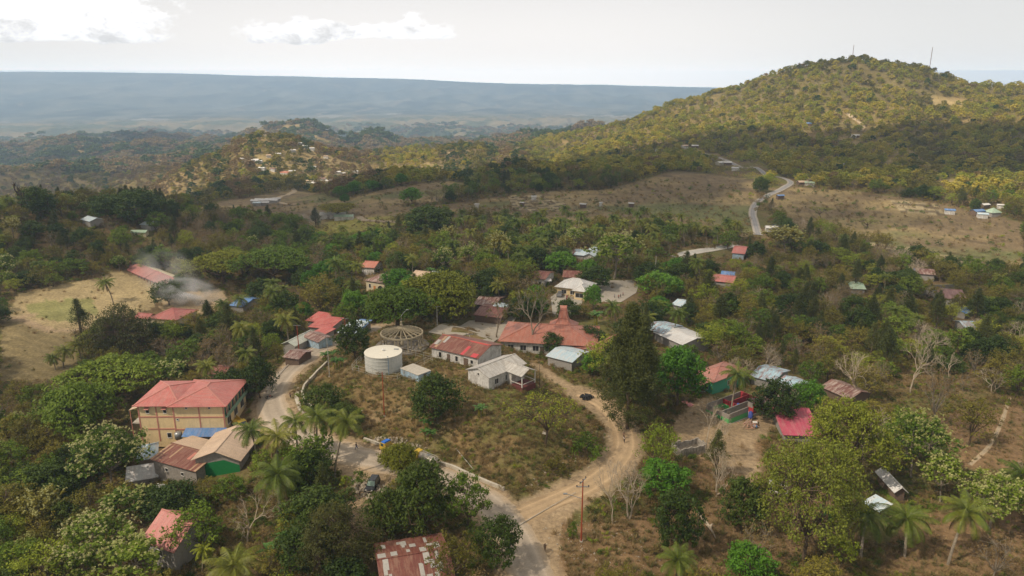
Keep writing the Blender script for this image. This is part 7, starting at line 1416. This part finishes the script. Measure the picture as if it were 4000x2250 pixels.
# ---------------------------------------------------------------- people
SKIN = paint((.22, .12, .075), .05, .6); HAIR = paint((.012, .01, .01), .05, .5)
def skin(name, V_, E_, R_, mat, parent, sub=1, rootv=0):
    me = bpy.data.meshes.new(name); me.from_pydata(V_, E_, []); me.materials.append(mat); o = link(name, me, parent); sk = o.modifiers.new('s', 'SKIN'); me.skin_vertices.new() if not me.skin_vertices else None
    for i_, r_ in enumerate(R_): me.skin_vertices[0].data[i_].radius = (r_, r_) if not hasattr(r_, '__len__') else r_
    me.skin_vertices[0].data[rootv].use_root = True; sb = o.modifiers.new('u', 'SUBSURF'); sb.levels = sb.render_levels = sub; return o
def person(u_, v_, rz, label, shirt, pants, H_=1.65, walk=.0, arm=.12, group=None):
    p = Vector(G(u_, v_)); p.z = gz(p.x, p.y)+.06; o = empty('person', p, rz, label, 'person', group); k = H_/1.7; o.scale = (k, k, k); w = walk
    V_ = [(0, 0, .92), (0, 0, 1.12), (0, 0, 1.36), (0, 0, 1.46), (.01, 0, 1.54), (.015, 0, 1.66)]; R_ = [(.15, .11), (.135, .10), (.16, .1), .05, (.075, .085), (.07, .08)]; E_ = [(0, 1), (1, 2), (2, 3), (3, 4), (4, 5)]
    for s in (-1, 1):
        sw = w*s; b = len(V_); V_ += [(0, s*.09, .86), (sw*.22+.02, s*.10, .48), (sw*.38-max(-sw, 0)*.1, s*.10, .08+(.05 if sw < 0 else 0)), (sw*.38+.14, s*.11, .04)]; R_ += [.09, .06, .04, .035]; E_ += [(0, b), (b, b+1), (b+1, b+2), (b+2, b+3)]
        b = len(V_); V_ += [(0, s*.19, 1.38), (-sw*.12, s*(.22+arm), 1.12), (-sw*.2+.08, s*(.23+arm*1.2), .9), (-sw*.22+.11, s*(.23+arm*1.2), .83)]; R_ += [.055, .042, .03, (.018, .038)]; E_ += [(2, b), (b, b+1), (b+1, b+2), (b+2, b+3)]
        hx_, hy_, hz_ = V_[-1]
        for f_ in range(4): V_ += [(hx_-.03+.02*f_, hy_+s*.004, hz_-.05), (hx_-.02+.022*f_, hy_-s*.02, hz_-.085+(.008 if f_ in (0, 3) else 0))]; R_ += [.009, .008]; c_ = len(V_); E_ += [(b+3, c_-2), (c_-2, c_-1)]
        V_ += [(hx_+.04, hy_-s*.01, hz_-.01), (hx_+.06, hy_-s*.02, hz_-.04)]; R_ += [.01, .009]; c_ = len(V_); E_ += [(b+3, c_-2), (c_-2, c_-1)]
    V_ += [(.095, 0, 1.59)]; R_ += [.018]; E_ += [(4, len(V_)-1)]
    skin('body', V_, E_, R_, SKIN, o)
    a = [V_[i_] for i_ in range(len(V_))]; skin('shirt', [(0, 0, .9), (0, 0, 1.12), (0, 0, 1.36), (0, 0, 1.42), a[10], tuple((a[10][i_]+a[11][i_])/2 for i_ in range(3)), a[28] if False else (0, .19, 1.38), (-w*.06, .22+arm*.5, 1.24)], [(0, 1), (1, 2), (2, 3), (2, 4), (4, 5), (2, 6), (6, 7)], [(.17, .13), (.155, .12), (.18, .12), .07, .075, .065, .075, .065], shirt, o)
    q_ = []; E2 = []; R2 = []; q_.append((0, 0, .93)); R2.append((.165, .125))
    for s in (-1, 1): sw = w*s; b = len(q_); q_ += [(0, s*.09, .84), (sw*.22+.02, s*.10, .48), (sw*.36, s*.10, .14)]; R2 += [.105, .08, .06]; E2 += [(0, b), (b, b+1), (b+1, b+2)]
    skin('trousers', q_, E2, R2, pants, o); mb = MB(); mb.lathe([(.001, 1.735), (.07, 1.715), (.098, 1.66), (.1, 1.6), (.085, 1.55)], 12, (-.012, 0, 0)); mb.build('hair', HAIR, o, True); mb = MB(); [mb.box(.085, .1, s*.03-.012, s*.03+.012, 1.61, 1.625) for s in (-1, 1)]; mb.box(.088, .1, -.022, .022, 1.545, 1.555); mb.build('face', HAIR, o)
    return o
TS = dict(black=paint((.03, .03, .035), .1), white=paint((.7, .68, .66), .05), red=paint((.4, .06, .05), .1), blue=paint((.08, .14, .3), .1), brown=paint((.16, .1, .07), .1), pink=paint((.55, .28, .3), .1))
person(1371, 1386, 1.2, 'person in dark clothes standing at the edge of the lower road', TS['black'], TS['brown'], 1.45); person(1570, 1114, -1.9, 'person in a white shirt walking on the dirt track by the tall casuarina', TS['white'], TS['black'], 1.6, .8); person(1569, 1103, -1.9, 'person in brown behind the one in white on the dirt track', TS['brown'], TS['brown'], 1.55, .5)
person(897, 1131, .4, 'person in dark shirt walking across the road below the palms', TS['black'], TS['blue'], 1.65, .9); person(731, 1002, 1.4, 'person in brown standing inside the road bend', TS['brown'], TS['black'], 1.6, .4)
for k, (u_, v_, s_, lb) in enumerate(((1546, 751, 'blue', 'blue shirt, leftmost of four on the gravel yard'), (1556, 752, 'red', 'red shirt, second from left of four on the gravel yard'), (1561, 750, 'black', 'black shirt, third from left of four on the gravel yard'), (1567, 745, 'pink', 'pink shirt, rightmost of four on the gravel yard'))): person(u_, v_, k*1.1, 'person in a '+lb, TS[s_], TS['black'], 1.55, .3*k, group='people standing on the gravel yard')
person(1495, 736, 2, 'person in red alone at the left side of the gravel yard', TS['red'], TS['black'], 1.5)
# ---------------------------------------------------------------- smoke
def smoke(c, rx, ry, rz_, dens, label, seed, tilt=0):
    m = NT('smoke'); m.n.remove(m.b); v = m.new('ShaderNodeVolumePrincipled'); v.inputs['Color'].default_value = (.96, .97, 1.0, 1); tc = m.new('ShaderNodeTexCoord'); n = m.new('ShaderNodeTexNoise', i_Scale=1.6, i_Detail=3.0, i_Roughness=.55, i_Distortion=.6); m.l(tc.outputs['Object'], n.inputs[0])
    ln = m.new('ShaderNodeVectorMath', operation='LENGTH'); m.l(tc.outputs['Object'], ln.inputs[0]); f = m.ramp(ln.outputs['Value'], [(.0, 1.), (.95, 0.)]); q_ = m.new('ShaderNodeMath', operation='MULTIPLY'); m.l(m.ramp(n.outputs[0], [(.45, 0.), (.7, 1.)]), q_.inputs[0]); m.l(f, q_.inputs[1]); d2 = m.new('ShaderNodeMath', operation='MULTIPLY'); m.l(q_.outputs[0], d2.inputs[0]); d2.inputs[1].default_value = dens; m.l(d2.outputs[0], v.inputs['Density']); m.l(v.outputs[0], m.out.inputs['Volume'])
    import bmesh; bm = bmesh.new(); bmesh.ops.create_icosphere(bm, subdivisions=3, radius=1); me = bpy.data.meshes.new('smoke'); bm.to_mesh(me); bm.free(); me.materials.append(m.mat); o = link('smoke', me, None, c); o.scale = (rx, ry, rz_); o.rotation_euler = (0, tilt, 0); tag(o, label, 'smoke', kind='stuff')
p = G(500, 775); smoke(p+Vector((-5, 2, 6)), 17, 10, 7, .55, 'white smoke drifting low over the school yard', 1, .2)
p = G(428, 760); smoke(p+Vector((0, 0, 12)), 17, 10, 13, .14, 'thin blue smoke around the round tree by the school', 2, .5)
p = G(783, 572); smoke(p+Vector((0, 0, 6)), 9, 7, 8, .10, 'thin smoke beside the lone conifer in the fields', 3)
